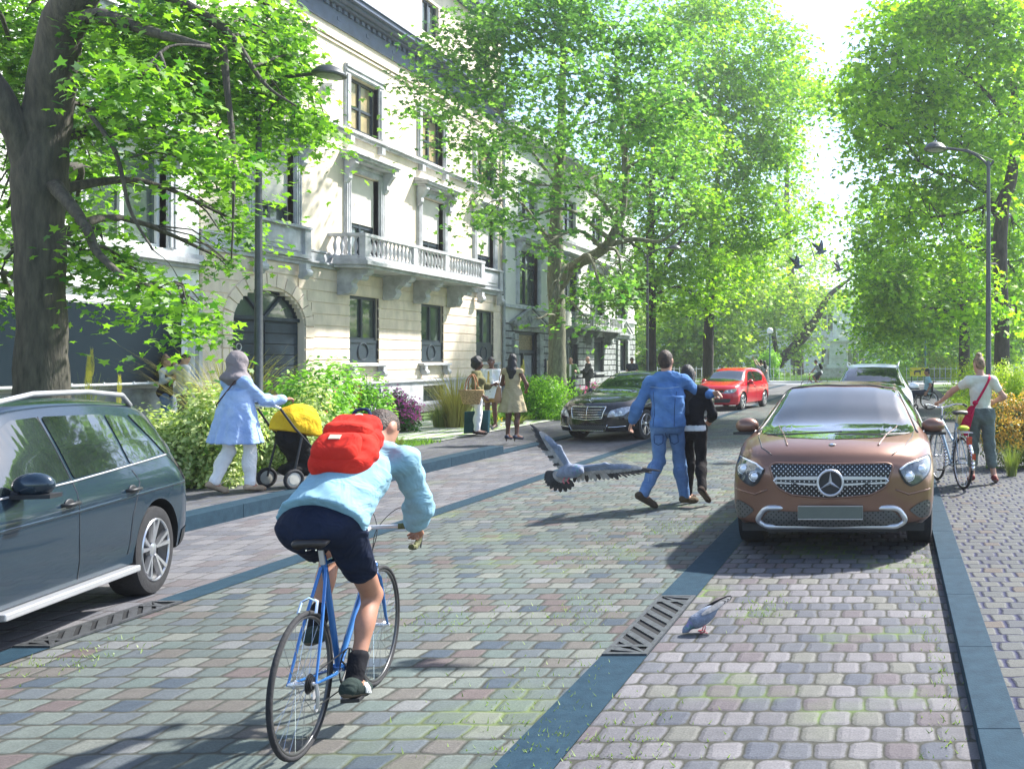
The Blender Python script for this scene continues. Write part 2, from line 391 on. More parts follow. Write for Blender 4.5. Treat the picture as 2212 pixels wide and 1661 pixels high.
def wall_cells(mb, x0, x1, y0, y1, z0, z1, holes):
    ys = sorted({y0, y1, *[min(max(h[i], y0), y1) for h in holes for i in (0,1)]})
    for a, b in zip(ys[:-1], ys[1:]):
        if b-a < 1e-4: continue
        ym = (a+b)/2; iv = sorted([(h[2], h[3]) for h in holes if h[0] < ym < h[1]]); z = z0
        for c, d in iv:
            if c > z: mb.box(x0, x1, a, b, z, min(c, z1))
            z = max(z, d)
        if z < z1: mb.box(x0, x1, a, b, z, z1)
def frame_rect(mb, x0, x1, y0, y1, z0, z1, t):
    mb.box(x0,x1,y0,y0+t,z0,z1); mb.box(x0,x1,y1-t,y1,z0,z1); mb.box(x0,x1,y0+t,y1-t,z0,z0+t); mb.box(x0,x1,y0+t,y1-t,z1-t,z1)
def window(B, yc, w, z0, z1, fm=None, gm=None, mull=1, trans=(), blind=0, dx=0.18, label=None):
    X = XF-dx; y0, y1 = yc-w/2, yc+w/2; fm = fm or M_FRAME; gm = gm or M_GLASS
    mb = MB(); frame_rect(mb, X-.04, X+.04, y0, y1, z0, z1, .085)
    for k in range(mull):
        ym = y0+(y1-y0)*(k+1)/(mull+1); mb.box(X-.03, X+.05, ym-.05, ym+.05, z0+.085, z1-.085)
    for t in trans:
        zt = z0+(z1-z0)*t; mb.box(X-.025, X+.045, y0+.085, y1-.085, zt-.04, zt+.04)
    wn = mb.build('window', fm, B, world=True)
    if label: wn['label'] = label
    MB().box(X-.03, X-.012, y0+.08, y1-.08, z0+.08, z1-.08).build('pane', gm, wn, world=True)
    if blind:
        zb = z1-.04-(z1-z0)*blind
        b = MB(); b.box(X+.055, X+.066, y0+.03, y1-.03, zb, z1-.02); b.box(X+.05, X+.075, y0+.03, y1-.03, zb-.03, zb)
        b.build('blind', M_BLIND, wn, world=True)
    return wn
def surround(B, yc, w, z0, z1, hood=True, m=None, flutes=3):
    m = m or M_TRIM; mb = MB(); t = .26; x = XF
    for s in (-1, 1):
        a = yc+s*w/2; b = yc+s*(w/2+t); lo, hi = min(a,b), max(a,b)
        mb.box(x-.16, x+.06, lo, hi, z0, z1+.02)
        for k in range(flutes):
            c = lo+(k+.5)*t/flutes; mb.box(x+.062, x+.095, c-t/flutes*.3, c+t/flutes*.3, z0+.02, z1-.02)
    mb.box(x-.16, x+.06, yc-w/2-t, yc+w/2+t, z1+.02, z1+.30)
    mb.box(x+.062, x+.10, yc-w/2-t+.02, yc+w/2+t-.02, z1+.20, z1+.295)
    mb.box(x+.062, x+.085, yc-w/2-t+.02, yc+w/2+t-.02, z1+.06, z1+.13)
    if hood:
        for s in (-1, 1):
            c = yc+s*(w/2+t-.02)
            # scrolled console
            pr = [(x+.06, z1+.30), (x+.38, z1+.30), (x+.40, z1+.2), (x+.30, z1+.06), (x+.2, z1-.1), (x+.2, z1-.24), (x+.12, z1-.36), (x+.06, z1-.4)]
            mb.prism([(a, b) for a, b in pr], c-.09, c+.09, 'y')
            mb.lathe([(.07, -.10), (.07, .10)], (x+.33, c, z1+.22), 10, 'y')
        L = w/2+t+.16
        mb.box(x+.0, x+.36, yc-L+.06, yc+L-.06, z1+.30, z1+.37); mb.box(x+.0, x+.46, yc-L, yc+L, z1+.37, z1+.45); mb.box(x, x+.52, yc-L-.05, yc+L+.05, z1+.45, z1+.50)
        mb.add([(x,yc-L,z1+.5),(x+.5,yc-L,z1+.5),(x+.5,yc+L,z1+.5),(x,yc+L,z1+.5),(x,yc-L,z1+.6),(x,yc+L,z1+.6)], [(0,1,4),(1,2,5,4),(2,3,5),(0,4,5,3),(0,3,2,1)])
    return mb.build('window_surround', m, B, world=True, bevel=.01)
BAL = [(.045,0),(.05,.03),(.03,.06),(.025,.09),(.05,.2),(.055,.27),(.045,.33),(.022,.42),(.028,.46),(.045,.49),(.045,.52)]
def balustrade(B, y0, y1, x, z, h, m, step=.21, piers=None):
    mb = MB(); mb.box(x-.08, x+.08, y0, y1, z, z+.07); mb.box(x-.1, x+.1, y0-.02, y1+.02, z+h-.09, z+h)
    ps = piers or [y0+.12, y1-.12]
    for p in ps: mb.box(x-.085, x+.085, p-.13, p+.13, z+.07, z+h-.09)
    hb = h-.16
    for a, b in zip(ps[:-1], ps[1:]):
        a += .13; b -= .13; n = max(1, int((b-a)/step))
        for k in range(n):
            mb.lathe([(r*1.15, z+.07+t/.52*hb) for r, t in BAL], (x, a+(k+.5)*(b-a)/n, 0), 8)
    return mb.build('balustrade', m, B, world=True, smooth=40)
def corbel(mb, yc, w, x, ztop, proj, drop):
    pr = [(x, ztop), (x+proj, ztop), (x+proj, ztop-.12), (x+proj*.9, ztop-.2), (x+proj*.62, ztop-.32*drop), (x+proj*.45, ztop-.55*drop), (x+proj*.5, ztop-.72*drop), (x+proj*.42, ztop-.9*drop), (x+proj*.15, ztop-drop), (x, ztop-drop)]
    mb.prism(pr, yc-w/2, yc+w/2, 'y')
    mb.lathe([(.11, -w/2-.025), (.11, w/2+.025)], (x+proj*.72, yc, ztop-.24), 12, 'y')
    mb.lathe([(.08, -w/2-.02), (.08, w/2+.02)], (x+proj*.33, yc, ztop-drop*.86), 12, 'y')
def courses(mb, y0, y1, z0, z1, h, holes, x, g=.035, blocks=0, arch=None):
    n = round((z1-z0)/h); h = (z1-z0)/n
    for i in range(n):
        a, b = z0+i*h+g/2, z0+(i+1)*h-g/2; zm = (a+b)/2
        iv = [(c, d) for c, d, e, f in holes if e < b and f > a]
        if arch:
            yc, ra, zs, rz = arch
            if a < zs+rz:
                t = max(0, min(1, (max(a,zs)-zs)/rz)); hw = ra*math.sqrt(max(0, 1-t*t))
                if hw > .02: iv.append((yc-hw, yc+hw))
        iv.sort(); y = y0
        segs = []
        for c, d in iv+[(y1, y1)]:
            if c > y+.02: segs.append((y, c))
            y = max(y, d)
        for s0, s1 in segs:
            if blocks:
                k = max(1, round((s1-s0)/blocks)); st = (s1-s0)/k; of = .0
                cuts = [s0]+[s0+st*j+(st*.5 if i % 2 else 0) for j in range(1, k)]+[s1]
                cuts = [c for c in cuts if c <= s1]
                for p, q in zip(cuts[:-1], cuts[1:]):
                    if q-p > .06: mb.box(x-.05, x+.05+.006*((i*7+int(p*13)) % 3), p+g/2, q-g/2, a, b)
            else: mb.box(x-.05, x+.03, s0, s1, a, b)

# ---- cream town house with arched gateway and balcony
B = thing('town_house', 'cream stone town house with round carriage gateway, four bays and a long balustraded balcony', 'house', (XF, 30, 0))
Y0, Y1 = 22.05, 39.0
bays = [24.65, 28.85, 33.1, 37.35]
gw = [(y-.8, y+.8, 1.62, 3.68) for y in bays[1:]]
pn = [(y-.8, y+.8, 4.85, 7.42) for y in bays]
up = [(y-.78, y+.78, 8.75, 10.35) for y in bays]
bw = [(y-.8, y+.8, .25, .80) for y in bays[1:]]
ARC = (24.5, 1.42, 2.65, 1.0)
mb = MB(); wall_cells(mb, XF-.4, XF, Y0, Y1, 0, 12.3, gw+pn+up+bw+[(ARC[0]-1.42, ARC[0]+1.42, 0, 2.65)]+
    [(ARC[0]-1.42*math.sqrt(1-(k+1)**2/100), ARC[0]+1.42*math.sqrt(1-(k+1)**2/100), 2.65+k*.1, 2.65+(k+1)*.1) for k in range(9)])
mb.build('wall', M_CREAM, B, world=True)
mb = MB(); mb.box(XF-12, XF-.4, Y0, Y1, 12.0, 12.3); mb.box(XF-12, XF-.402, Y0, Y0+.3, 0, 12); mb.box(XF-12, XF-.402, Y1-.3, Y1, 0, 15); mb.box(XF-.55, XF-.41, Y0+.31, Y1-.31, 0, 12)
mb.build('rear_wall', M_GROOVE, B, world=True)
mb = MB(); courses(mb, Y0+.02, Y1-.2, 1.05, 4.35, .33, gw, XF, arch=(ARC[0], 1.80, ARC[2], 1.38)); mb.build('rusticated_courses', M_CREAMG, B, world=True, bevel=.006)
# voussoirs round the arch
mb = MB(); K = 13
for k in range(K):
    a0, a1 = PI*k/K+.012, PI*(k+1)/K-.012; P = []
    for a in (a0, (a0+a1)/2, a1): P.append((ARC[0]+1.43*math.cos(a), ARC[2]+1.01*math.sin(a)))
    for a in (a1, (a0+a1)/2, a0): P.append((ARC[0]+1.78*math.cos(a), ARC[2]+1.36*math.sin(a)))
    mb.prism(P, XF-.1, XF+.055, 'x')
for s in (-1, 1):
    for k in range(5): mb.box(XF-.1, XF+.05, *(sorted((ARC[0]+s*1.43, ARC[0]+s*1.78))), 1.05+k*.32+.015, 1.05+(k+1)*.32-.015)
mb.build('arch_stones', M_CREAMG, B, world=True, bevel=.006)
mb = MB(); x = XF                                                    # plinth
wall_cells(mb, x-.3, x+.10, Y0, Y1-.2, 0, 1.0, [(h[0], h[1], h[2], h[3]) for h in bw]+[(ARC[0]-1.43, ARC[0]+1.43, 0, 1.0)])
mb.box(x-.05, x+.17, Y0, ARC[0]-1.45, .96, 1.04); mb.box(x-.05, x+.17, ARC[0]+1.45, Y1-.2, .96, 1.04)
mb.build('plinth', M_TRIM, B, world=True, bevel=.008)
for y in bays[1:]:
    mb = MB(); frame_rect(mb, x-.15, x-.08, y-.8, y+.8, .25, .8, .05)
    for k in range(6): mb.lathe([(.012, .28), (.012, .78)], (x-.06, y-.6+k*.24, 0), 6)
    wn = mb.build('cellar_window', M_FRAME, B, world=True); MB().box(x-.13, x-.12, y-.78, y+.78, .27, .78).build('pane', M_GLASS, wn, world=True)
# gateway
ga = mb = MB()
mb.box(XF-.26, XF-.18, ARC[0]-1.43, ARC[0]+1.43, 0, 2.80)
for k in range(9):
    mb.box(XF-.18, XF-.145, ARC[0]-1.36, ARC[0]-.02, .12+k*.29, .12+k*.29+.265); mb.box(XF-.18, XF-.145, ARC[0]+.02, ARC[0]+1.36, .12+k*.29, .12+k*.29+.265)
mb.box(XF-.18, XF-.10, ARC[0]-1.42, ARC[0]+1.42, 2.76, 2.86)
gt = mb.build('gate', M_DOOR, B, world=True, bevel=.006)
mb = MB(); mb.tube([(XF-.08, ARC[0]-1.05+.09*math.cos(a*PI/6), 2.05+.09*math.sin(a*PI/6)) for a in range(12)], .012, 6, closed=True); mb.build('handle', mat('pale_metal', (.6,.6,.6), .35, .8), gt, world=True)
mb = MB()
N = 20; P = [(ARC[0]+1.42*math.cos(PI*k/N), ARC[2]+max(.0, .985*math.sin(PI*k/N))) for k in range(N+1)]
P = [p for p in P if p[1] > 2.87]; P = [(P[0][0]+.05, 2.87)]+P+[(P[-1][0]-.05, 2.87)]
mb.prism(P, XF-.235, XF-.22, 'x'); fl = mb.build('fanlight', M_GLASS, B, world=True)
mb = MB()
for a in (50, 130): mb.tube([(XF-.19, ARC[0], 2.82), (XF-.19, ARC[0]+1.25*math.cos(math.radians(a)), 2.82+.9*math.sin(math.radians(a)))], .05, 4)
mb.tube([(XF-.19, ARC[0]+1.38*math.cos(PI*k/16), ARC[2]+.95*math.sin(PI*k/16)) for k in range(1, 16)], .05, 4); mb.build('glazing_bars', M_DOOR, fl, world=True)
# ground-floor windows with panelled aprons
for y in bays[1:]:
    wn = window(B, y, 1.6, 2.33, 3.68, mull=1, dx=.12)
    mb = MB(); mb.box(x-.14, x-.04, y-.8, y+.8, 1.62, 2.33); mb.tube([(x-.03, y+.27*math.cos(2*PI*k/24), 1.97+.27*math.sin(2*PI*k/24)) for k in range(24)], .03, 6, closed=True)
    mb.box(x-.038, x-.015, y-.72, y+.72, 2.24, 2.31); mb.box(x-.038, x-.015, y-.72, y+.72, 1.64, 1.70)
    mb.build('apron_panel', M_FRAME, wn, world=True)
    mb = MB(); mb.box(x-.1, x+.24, y-1.02, y+1.02, 1.52, 1.60)
    for s in (-1, 1): corbel(mb, y+s*.8, .16, x+.03, 1.52, .19, .22)
    mb.build('sill', M_TRIM, wn, world=True, bevel=.006)
# belt course, balcony
mb = MB(); mb.box(x-.1, x+.10, Y0, Y1-.2, 4.36, 4.46); mb.box(x-.1, x+.16, Y0, Y1-.2, 4.46, 4.52); mb.box(x-.1, x+.06, Y0, Y1-.2, 4.79, 4.85); mb.box(x-.1,x+.04,Y0,Y1-.2,4.54,4.77)
mb.build('belt_course', M_TRIM, B, world=True, bevel=.008)
BY0, BY1 = 27.0, 34.95
mb = MB(); mb.box(x+.17, x+1.10, BY0, BY1, 4.42, 4.50); mb.box(x+.17, x+1.2, BY0-.06, BY1+.06, 4.50, 4.62); mb.box(x+.17, x+1.14, BY0-.03, BY1+.03, 4.62, 4.70)
bal = mb.build('balcony', M_TRIM, B, world=True, bevel=.012)
bs = balustrade(bal, BY0+.02, BY1-.02, x+1.0, 4.70, .72, M_TRIM, piers=[BY0+.16, 29.9, 32.0, BY1-.16])
for yy in (BY0+.1, BY1-.1):
    mb = MB(); mb.box(x+.0, x+.88, yy-.08, yy+.08, 4.702, 4.77); mb.box(x, x+.898, yy-.1, yy+.1, 5.33, 5.421)
    for k in range(4): mb.lathe([(r*1.15, 4.77+t/.52*.56) for r, t in BAL], (x+.16+k*.2, yy, 0), 8)
    mb.build('balustrade', M_TRIM, bal, world=True, smooth=40)
for y in (27.55, 30.0, 31.9, 34.3):
    mb = MB(); corbel(mb, y, .30, x+.03, 4.42, .92, .78); mb.build('corbel', M_TRIM, bal, world=True, bevel=.01)
for y in (bays[0], bays[3]):
    mb = MB(); mb.box(x, x+.26, y-1.2, y+1.2, 4.53, 4.62); mb.box(x, x+.28, y-1.22, y+1.22, 5.33, 5.40); mb.box(x+.002, x+.15, y-1.2, y+1.2, 4.62, 5.33)
    for s in (-1, 1): mb.box(x+.151, x+.24, y+s*1.08-.13, y+s*1.08+.13, 4.62, 5.33)
    mb.box(x+.151, x+.20, y-.80, y+.80, 4.70, 5.25); mb.box(x+.201, x+.225, y-.62, y+.62, 4.82, 5.13)
    for s in (-1, 1): corbel(mb, y+s*.9, .2, x+.161, 4.36, .2, .4)
    mb.build('window_balcony', M_TRIM, B, world=True)
for i, y in enumerate(bays):
    window(B, y, 1.5, 4.87, 7.42, mull=1, trans=(.38,), blind=.56); surround(B, y, 1.6, 4.86, 7.42)
    window(B, y, 1.46, 8.77, 10.35, gm=M_GLASSW, mull=1, trans=(.45,), label='upper window with warm lit panes' if i == 2 else None); surround(B, y, 1.56, 8.76, 10.35, hood=False, flutes=1)
mb = MB(); mb.box(x-.05, x+.12, Y0, Y1-.2, 8.50, 8.58); mb.box(x-.05, x+.20, Y0, Y1-.2, 8.58, 8.66)
for y in bays:
    for s in (-1, 1): mb.box(x, x+.16, y+s*.85-.1, y+s*.85+.1, 8.28, 8.498)
mb.build('sill_course', M_TRIM, B, world=True, bevel=.008)
mb = MB(); mb.box(x-.1, x+.05, Y0, Y1-.1, 11.05, 11.12); mb.box(x-.1, x+.09, Y0, Y1-.1, 11.16, 11.24); mb.build('architrave', M_CREAM, B, world=True)
mb = MB(); mb.box(x-.1, x+.07, Y0, Y1-.1, 11.55, 12.15)
for k in range(int((Y1-Y0)/.30)):
    yy = Y0+.15+k*.30; mb.box(x+.072, x+.14, yy, yy+.16, 12.02, 12.14)
for k in range(11): mb.box(x+.072, x+.085, Y0+.8+k*1.5, Y0+.95+k*1.5, 11.75, 11.86)
mb.build('frieze', M_NAVY, B, world=True)
mb = MB(); mb.box(x-.1, x+.25, Y0-.1, Y1, 12.151, 12.24); mb.box(x-.1, x+.42, Y0-.1, Y1, 12.24, 12.33); mb.box(x-.1, x+.55, Y0-.15, Y1, 12.33, 12.46); mb.box(x-.1, x+.6, Y0-.15, Y1, 12.46, 12.50)
mb.build('cornice', M_NAVY, B, world=True, bevel=.01)
at_ = [(y-.6, y+.6, 13.3, 14.5) for y in bays]
mb = MB(); wall_cells(mb, x-.4, x-.05, Y0, Y1, 12.5, 15.3, at_); mb.build('attic_wall', M_CREAM, B, world=True)
for y in bays: window(B, y, 1.2, 13.3, 14.5, dx=.2)
mb = MB(); mb.box(x-.5, x+.3, Y0, Y1, 15.3, 15.5); mb.box(x-.5, x+.5, Y0, Y1, 15.5, 15.75); mb.box(x-12, x-.5, Y0, Y1, 15.3, 15.6); mb.build('roof', M_NAVY, B, world=True)
# wall lantern box and drain holes
mb = MB(); mb.box(x, x+.28, 26.75, 27.0, 9.55, 9.72); mb.box(x, x+.1, 26.8, 26.95, 9.4, 9.549); mb.build('flood_light', mat('pale_grey_paint', (.55,.56,.56), .5), B, world=True)
for y in (24.0, 31.0, 35.2): MB().lathe([(.07, x+.001), (.07, x+.02)], (0, y, 11.38), 12, 'x').build('vent_hole', M_FRAME, B, world=True)

# drain pipe between the houses
t = thing('drain_pipe', 'grey cast iron rain pipe running down between the cream and the grey house', 'drain pipe', (XF+.12, 38.93, 0))
mb = MB(); mb.tube([(0,0,.1),(0,0,12.1)], .065, 10)
mb.build('pipe', mat('zinc_pipe', (.30,.33,.34), .55, .3), t, smooth=50)
for k in range(9): MB().lathe([(.085, .6+k*1.35), (.085, .68+k*1.35)], (0,0,0), 10).build('bracket', MATS['zinc_pipe'], t)

# ---- grey rusticated house beyond
B = thing('town_house', 'town house with dark rusticated ground floor and pedimented doorway beyond the rain pipe', 'house', (XF, 48, 0))
Y0, Y1 = 39.1, 59.0
dr = [(40.25, 42.95, 0, 2.95)]
g2 = [(46.5-.1, 48.3, 1.0, 2.75), (50.9, 52.6, 1.0, 2.75), (55.3, 57.0, 1.0, 2.75)]
p2 = [(40.7, 42.9, 4.15, 6.55), (46.3, 48.1, 4.15, 6.55), (50.7, 52.5, 4.15, 6.55), (55.2, 57.0, 4.15, 6.55)]
p3 = [(a, b, 8.0, 9.8) for a, b, c, d in p2]
mb = MB(); wall_cells(mb, XF-.4, XF, Y0, Y1, 3.3, 11.4, p2+p3); mb.build('wall', mat('pale_green_grey_render', (.66,.66,.60), .8, var=.06, vs=2), B, world=True)
mb = MB(); wall_cells(mb, XF-.4, XF-.02, Y0, Y1, 0, 3.3, dr+g2); mb.build('ground_floor_wall', M_RUSTD, B, world=True)
mb = MB(); courses(mb, Y0+.1, Y1, .75, 3.25, .31, dr+g2, XF, g=.05, blocks=.75); courses(mb, Y0+.1, Y1, .0, .72, .36, dr, XF+.06, g=.05, blocks=1.1)
mb.build('rusticated_blocks', M_RUST, B, world=True, bevel=.015)
mb = MB(); mb.box(XF-12, XF-.41, Y0, Y1, 11.2, 11.4); mb.box(XF-12, XF-.41, Y1-.3, Y1, 0, 11.2); mb.box(XF-.55, XF-.42, Y0+.1, Y1-.31, 0, 11.2); mb.build('rear_wall', M_RUSTD, B, world=True)
def doorway(y0, y1, full):
    yc = (y0+y1)/2; h = (y1-y0)/2; mb = MB()
    for s in (-1, 1):
        c = yc+s*(h+.12)
        for k in range(9): mb.box(XF, XF+.17, c-.2, c+.2, .1+k*.31, .1+k*.31+.27)
    mb.box(XF, XF+.14, yc-h-.4, yc+h+.4, 2.96, 3.15); mb.box(XF, XF+.32, yc-h-.5, yc+h+.5, 3.15, 3.24)
    pd = [(yc-h-.6, 3.25), (yc+h+.6, 3.25), (yc+h+.6, 3.33), (yc, 4.0), (yc-h-.6, 3.33)]
    mb.prism(pd, XF+.0, XF+.16, 'x')
    for s in (-1, 1): mb.tube([(XF+.26, yc+s*(h+.66), 3.36), (XF+.26, yc, 4.06)], .07, 4)
    mb.tube([(XF+.19, yc+.15*math.cos(2*PI*k/16), 3.52+.15*math.sin(2*PI*k/16)) for k in range(16)], .025, 5, closed=True)
    mb.box(XF+.162, XF+.19, yc-.45, yc-.25, 3.42, 3.58); mb.box(XF+.162, XF+.19, yc+.25, yc+.45, 3.42, 3.58)
    mb.build('pediment', M_RUST, B, world=True, bevel=.008)
doorway(40.3, 42.9, True); doorway(55.25, 57.05, False)
mb = MB(); yc = 41.6
mb.box(XF-.3, XF-.25, 40.25, 42.95, 0, 2.95); frame_rect(mb, XF-.25, XF-.12, 40.25, 42.95, 0, 2.95, .12); mb.box(XF-.25, XF-.1, 40.37, 42.83, 2.0, 2.14); mb.box(XF-.249, XF-.12, yc-.06, yc+.06, .12, 2.0)
d = mb.build('door', M_FRAME, B, world=True)
MB().box(XF-.24, XF-.2, 40.4, 42.8, 2.15, 2.82).build('transom_grille', M_BRONZE, d, world=True)
mb = MB()
for s in (0, 1):
    for k in range(8): mb.box(XF-.23, XF-.19, 40.5+s*1.25+k*.125, 40.5+s*1.25+k*.125+.05, .7, 1.9)
mb.build('door_grille', M_TRIM, d, world=True)
for a, b, c, e in g2:
    w_ = window(B, (a+b)/2, b-a-.02, c, e, mull=0, dx=.15)
    mb = MB(); [mb.lathe([(.014, c+.05), (.014, e-.05)], (XF-.07, a+.15+k*(b-a-.3)/6, 0), 6) for k in range(7)]; mb.build('bars', M_FRAME, w_, world=True)
    mb = MB(); mb.box(XF-.05, XF+.2, a-.15, b+.15, c-.12, c); mb.build('sill', M_RUST, w_, world=True)
for i, (a, b, c, e) in enumerate(p2):
    window(B, (a+b)/2, b-a-.02, c, e, mull=1, trans=(.72,), blind=0); surround(B, (a+b)/2, b-a, c, e, hood=True)
for a, b, c, e in p3: window(B, (a+b)/2, b-a-.02, c, e, mull=1, trans=(.5,))
mb = MB(); mb.box(XF-.05, XF+.14, Y0, 46, 3.95, 4.08); mb.box(XF-.05, XF+.14, 53.5, Y1, 3.95, 4.08); mb.box(XF-.05,XF+.12,Y0,Y1,7.6,7.75); mb.build('belt_course', M_TRIM, B, world=True)
mb = MB(); mb.box(XF+.05, XF+.95, 45.3, 53.6, 3.22, 3.36); bal = mb.build('balcony', M_RUST, B, world=True, bevel=.01)
balustrade(bal, 45.35, 53.55, XF+.82, 3.36, .68, M_TRIM, step=.26, piers=[45.5, 48.2, 50.8, 53.4])
for y in (45.9, 47.3, 49.6, 52.9):
    mb = MB(); corbel(mb, y, .3, XF+.05, 3.22, .75, .75); mb.build('corbel', M_RUST, bal, world=True)
mb = MB(); mb.box(XF-.4, XF+.35, Y0+.02, Y1+.2, 11.4, 11.6); mb.box(XF-.4, XF+.55, Y0+.02, Y1+.3, 11.6, 11.85); mb.build('cornice', M_TRIM, B, world=True)
mb = MB(); mb.box(XF+.10, XF+.14, 43.6, 44.7, .95, 1.75); mb.cur = 1; mb.box(XF+.141, XF+.15, 43.7, 44.6, 1.03, 1.67)
o = mb.build('notice_board', [M_FRAME, mat('ochre_poster', (.62,.42,.20), .7, col2=(.85,.75,.55), vs=5)], None); tag(o, 'small ochre poster in a dark frame on the grey wall right of the pedimented doorway', 'notice board')

# ---- white house in front left
B = thing('town_house', 'white painted house at the far left with a broad white casement window behind the tree', 'house', (XF, 15, 0))
Y0, Y1 = 4.0, 22.0
hl = [(18.9, 21.0, 4.25, 6.35), (12.5, 15, 4.25, 6.35), (19.0, 20.8, 8.2, 10), (12.6, 14.8, 8.2, 10), (21.15, 21.85, 0.2, 2.9)]
mb = MB(); wall_cells(mb, XF-.4, XF, Y0, Y1, 0, 12.6, hl); mb.build('wall', M_WHITE, B, world=True)
mb = MB(); mb.box(XF-12, XF-.41, Y0, Y1, 12.4, 12.6); mb.box(XF-12, XF-.41, Y0, Y0+.3, 0, 12.4); mb.box(XF-.55, XF-.42, Y0+.31, Y1, 0, 12.4); mb.build('rear_wall', M_GROOVE, B, world=True)
for a, b, c, e in hl[:4]:
    window(B, (a+b)/2, b-a-.02, c, e, fm=M_FRAMEW, mull=1, trans=(.66,)); surround(B, (a+b)/2, b-a, c, e, hood=(c < 5), flutes=2)
mb = MB(); mb.box(XF-.05, XF+.16, Y0, Y1, 3.86, 3.95); mb.box(XF-.05, XF+.30, Y0, Y1, 3.95, 4.06); mb.box(XF-.05, XF+.12, Y0, Y1, 4.06, 4.2); mb.box(XF-.05,XF+.1,Y0,Y1,3.2,3.3); mb.build('belt_course', M_TRIM, B, world=True)
mb = MB(); mb.box(XF-.05,XF+.1,Y0,Y1,7.4,7.5); mb.box(XF-.05,XF+.25,Y0,Y1,7.5,7.62); mb.box(XF-.05,XF+.5,Y0,Y1,12.3,12.7); mb.build('cornice', M_WHITE, B, world=True)
mb = MB(); wall_cells(mb, XF, XF+.1, Y0, 20.9, 0, 1.02, []); mb.box(XF, XF+.16, Y0, 20.9, 1.02, 1.1); mb.build('plinth', M_RUST, B, world=True)
for a, b in ((21.17, 21.49), (21.51, 21.83)):
    mb = MB(); mb.box(XF-.18, XF-.12, a, b, .2, 2.88); mb.box(XF-.12, XF-.09, a+.05, b-.05, .4, 1.3); mb.box(XF-.12, XF-.09, a+.05, b-.05, 1.4, 2.7); mb.build('door_leaf', M_FRAMEW, B, world=True, bevel=.008)
mb = MB(); mb.box(XF, XF+.1, 20.92, 21.13, .05, 3.19); mb.box(XF, XF+.1, 21.87, 21.98, .05, 3.19); mb.box(XF, XF+.1, 21.13, 21.87, 2.92, 3.19); mb.build('door_surround', M_TRIM, B, world=True)

t = thing('banner_screen', 'large blank dark blue-grey banner stretched between two white rails on the white house', 'banner', (XF+.45, 14, 1.2))
mb = MB().box(-.015, .015, -8, 6.85, .06, 1.66); mb.build('banner', mat('dark_banner_cloth', (.010,.020,.028), .9, var=.06, vs=.8, spec=.1), t)
mr = mat('white_rail', (.75,.76,.77), .4)
for z in (.02, 1.70):
    mb = MB(); mb.tube([(0,-8,z),(0,6.9,z)], .03, 8)
    mb.build('rail', mr, t)
for k in range(6): MB().box(-.45, -.03, -7.9+k*2.94, -7.86+k*2.94, -.02, 1.72).build('bracket', mr, t)
mb = MB()
for z in (.05, 1.665):
    for k in range(40): mb.box(-.02, .034, -7.8+k*.37, -7.77+k*.37, z-.02, z+.02)
mb.build('ties', mr, t)
# ---------------------------------------------------------------- leaves and trees
def star_leaf(lobes=5):
    pts = [(0,-.5,0)]
    ang = [-90+180/ lobes*.0]
    A = [(-90,.16),(-62,.24),(-38,.44),(-12,.27),(16,.52),(46,.28),(90,.60),(134,.28),(164,.52),(192,.27),(218,.44),(242,.24)]
    return [(r*math.cos(math.radians(a)), r*math.sin(math.radians(a)), -.22*r*r+.05*abs(math.cos(math.radians(a)))) for a, r in A]
T_STAR = np.array(star_leaf()); T_OVAL = np.array([(0,-.5,0),(.20,-.18,.05),(.22,.12,.05),(0,.5,-.06),(-.22,.12,.05),(-.20,-.18,.05)])
T_QUAD = np.array([(0,-.5,0),(.32,-.05,.07),(0,.5,-.05),(-.32,-.05,.07)])
T_NARROW = np.array([(0,-.5,0),(.09,-.1,.02),(0,.5,-.05),(-.09,-.1,.02)])
def leaf_mesh(name, C, N, S, tmpl, m, parent=None, rng=None):
    """C centres (n,3), N normals (n,3), S sizes (n)"""
    n = len(C); k = len(tmpl); rng = rng or np.random.default_rng(1)
    N = N/np.linalg.norm(N, axis=1, keepdims=True)
    a = rng.normal(size=(n,3)); T = a-N*(a*N).sum(1, keepdims=True); T /= np.linalg.norm(T, axis=1, keepdims=True); B_ = np.cross(N, T)
    V = C[:,None,:]+S[:,None,None]*(tmpl[None,:,0,None]*T[:,None,:]+tmpl[None,:,1,None]*B_[:,None,:]+tmpl[None,:,2,None]*N[:,None,:])
    me = bpy.data.meshes.new(name); me.vertices.add(n*k); me.vertices.foreach_set('co', V.reshape(-1).astype(np.float32))
    me.loops.add(n*k); me.loops.foreach_set('vertex_index', np.arange(n*k, dtype=np.int32))
    me.polygons.add(n); me.polygons.foreach_set('loop_start', np.arange(0, n*k, k, dtype=np.int32)); me.polygons.foreach_set('loop_total', np.full(n, k, dtype=np.int32))
    me.update(calc_edges=True); me.materials.append(m)
    o = bpy.data.objects.new(name, me); COL.objects.link(o)
    if parent is not None: o.parent = parent
    return o
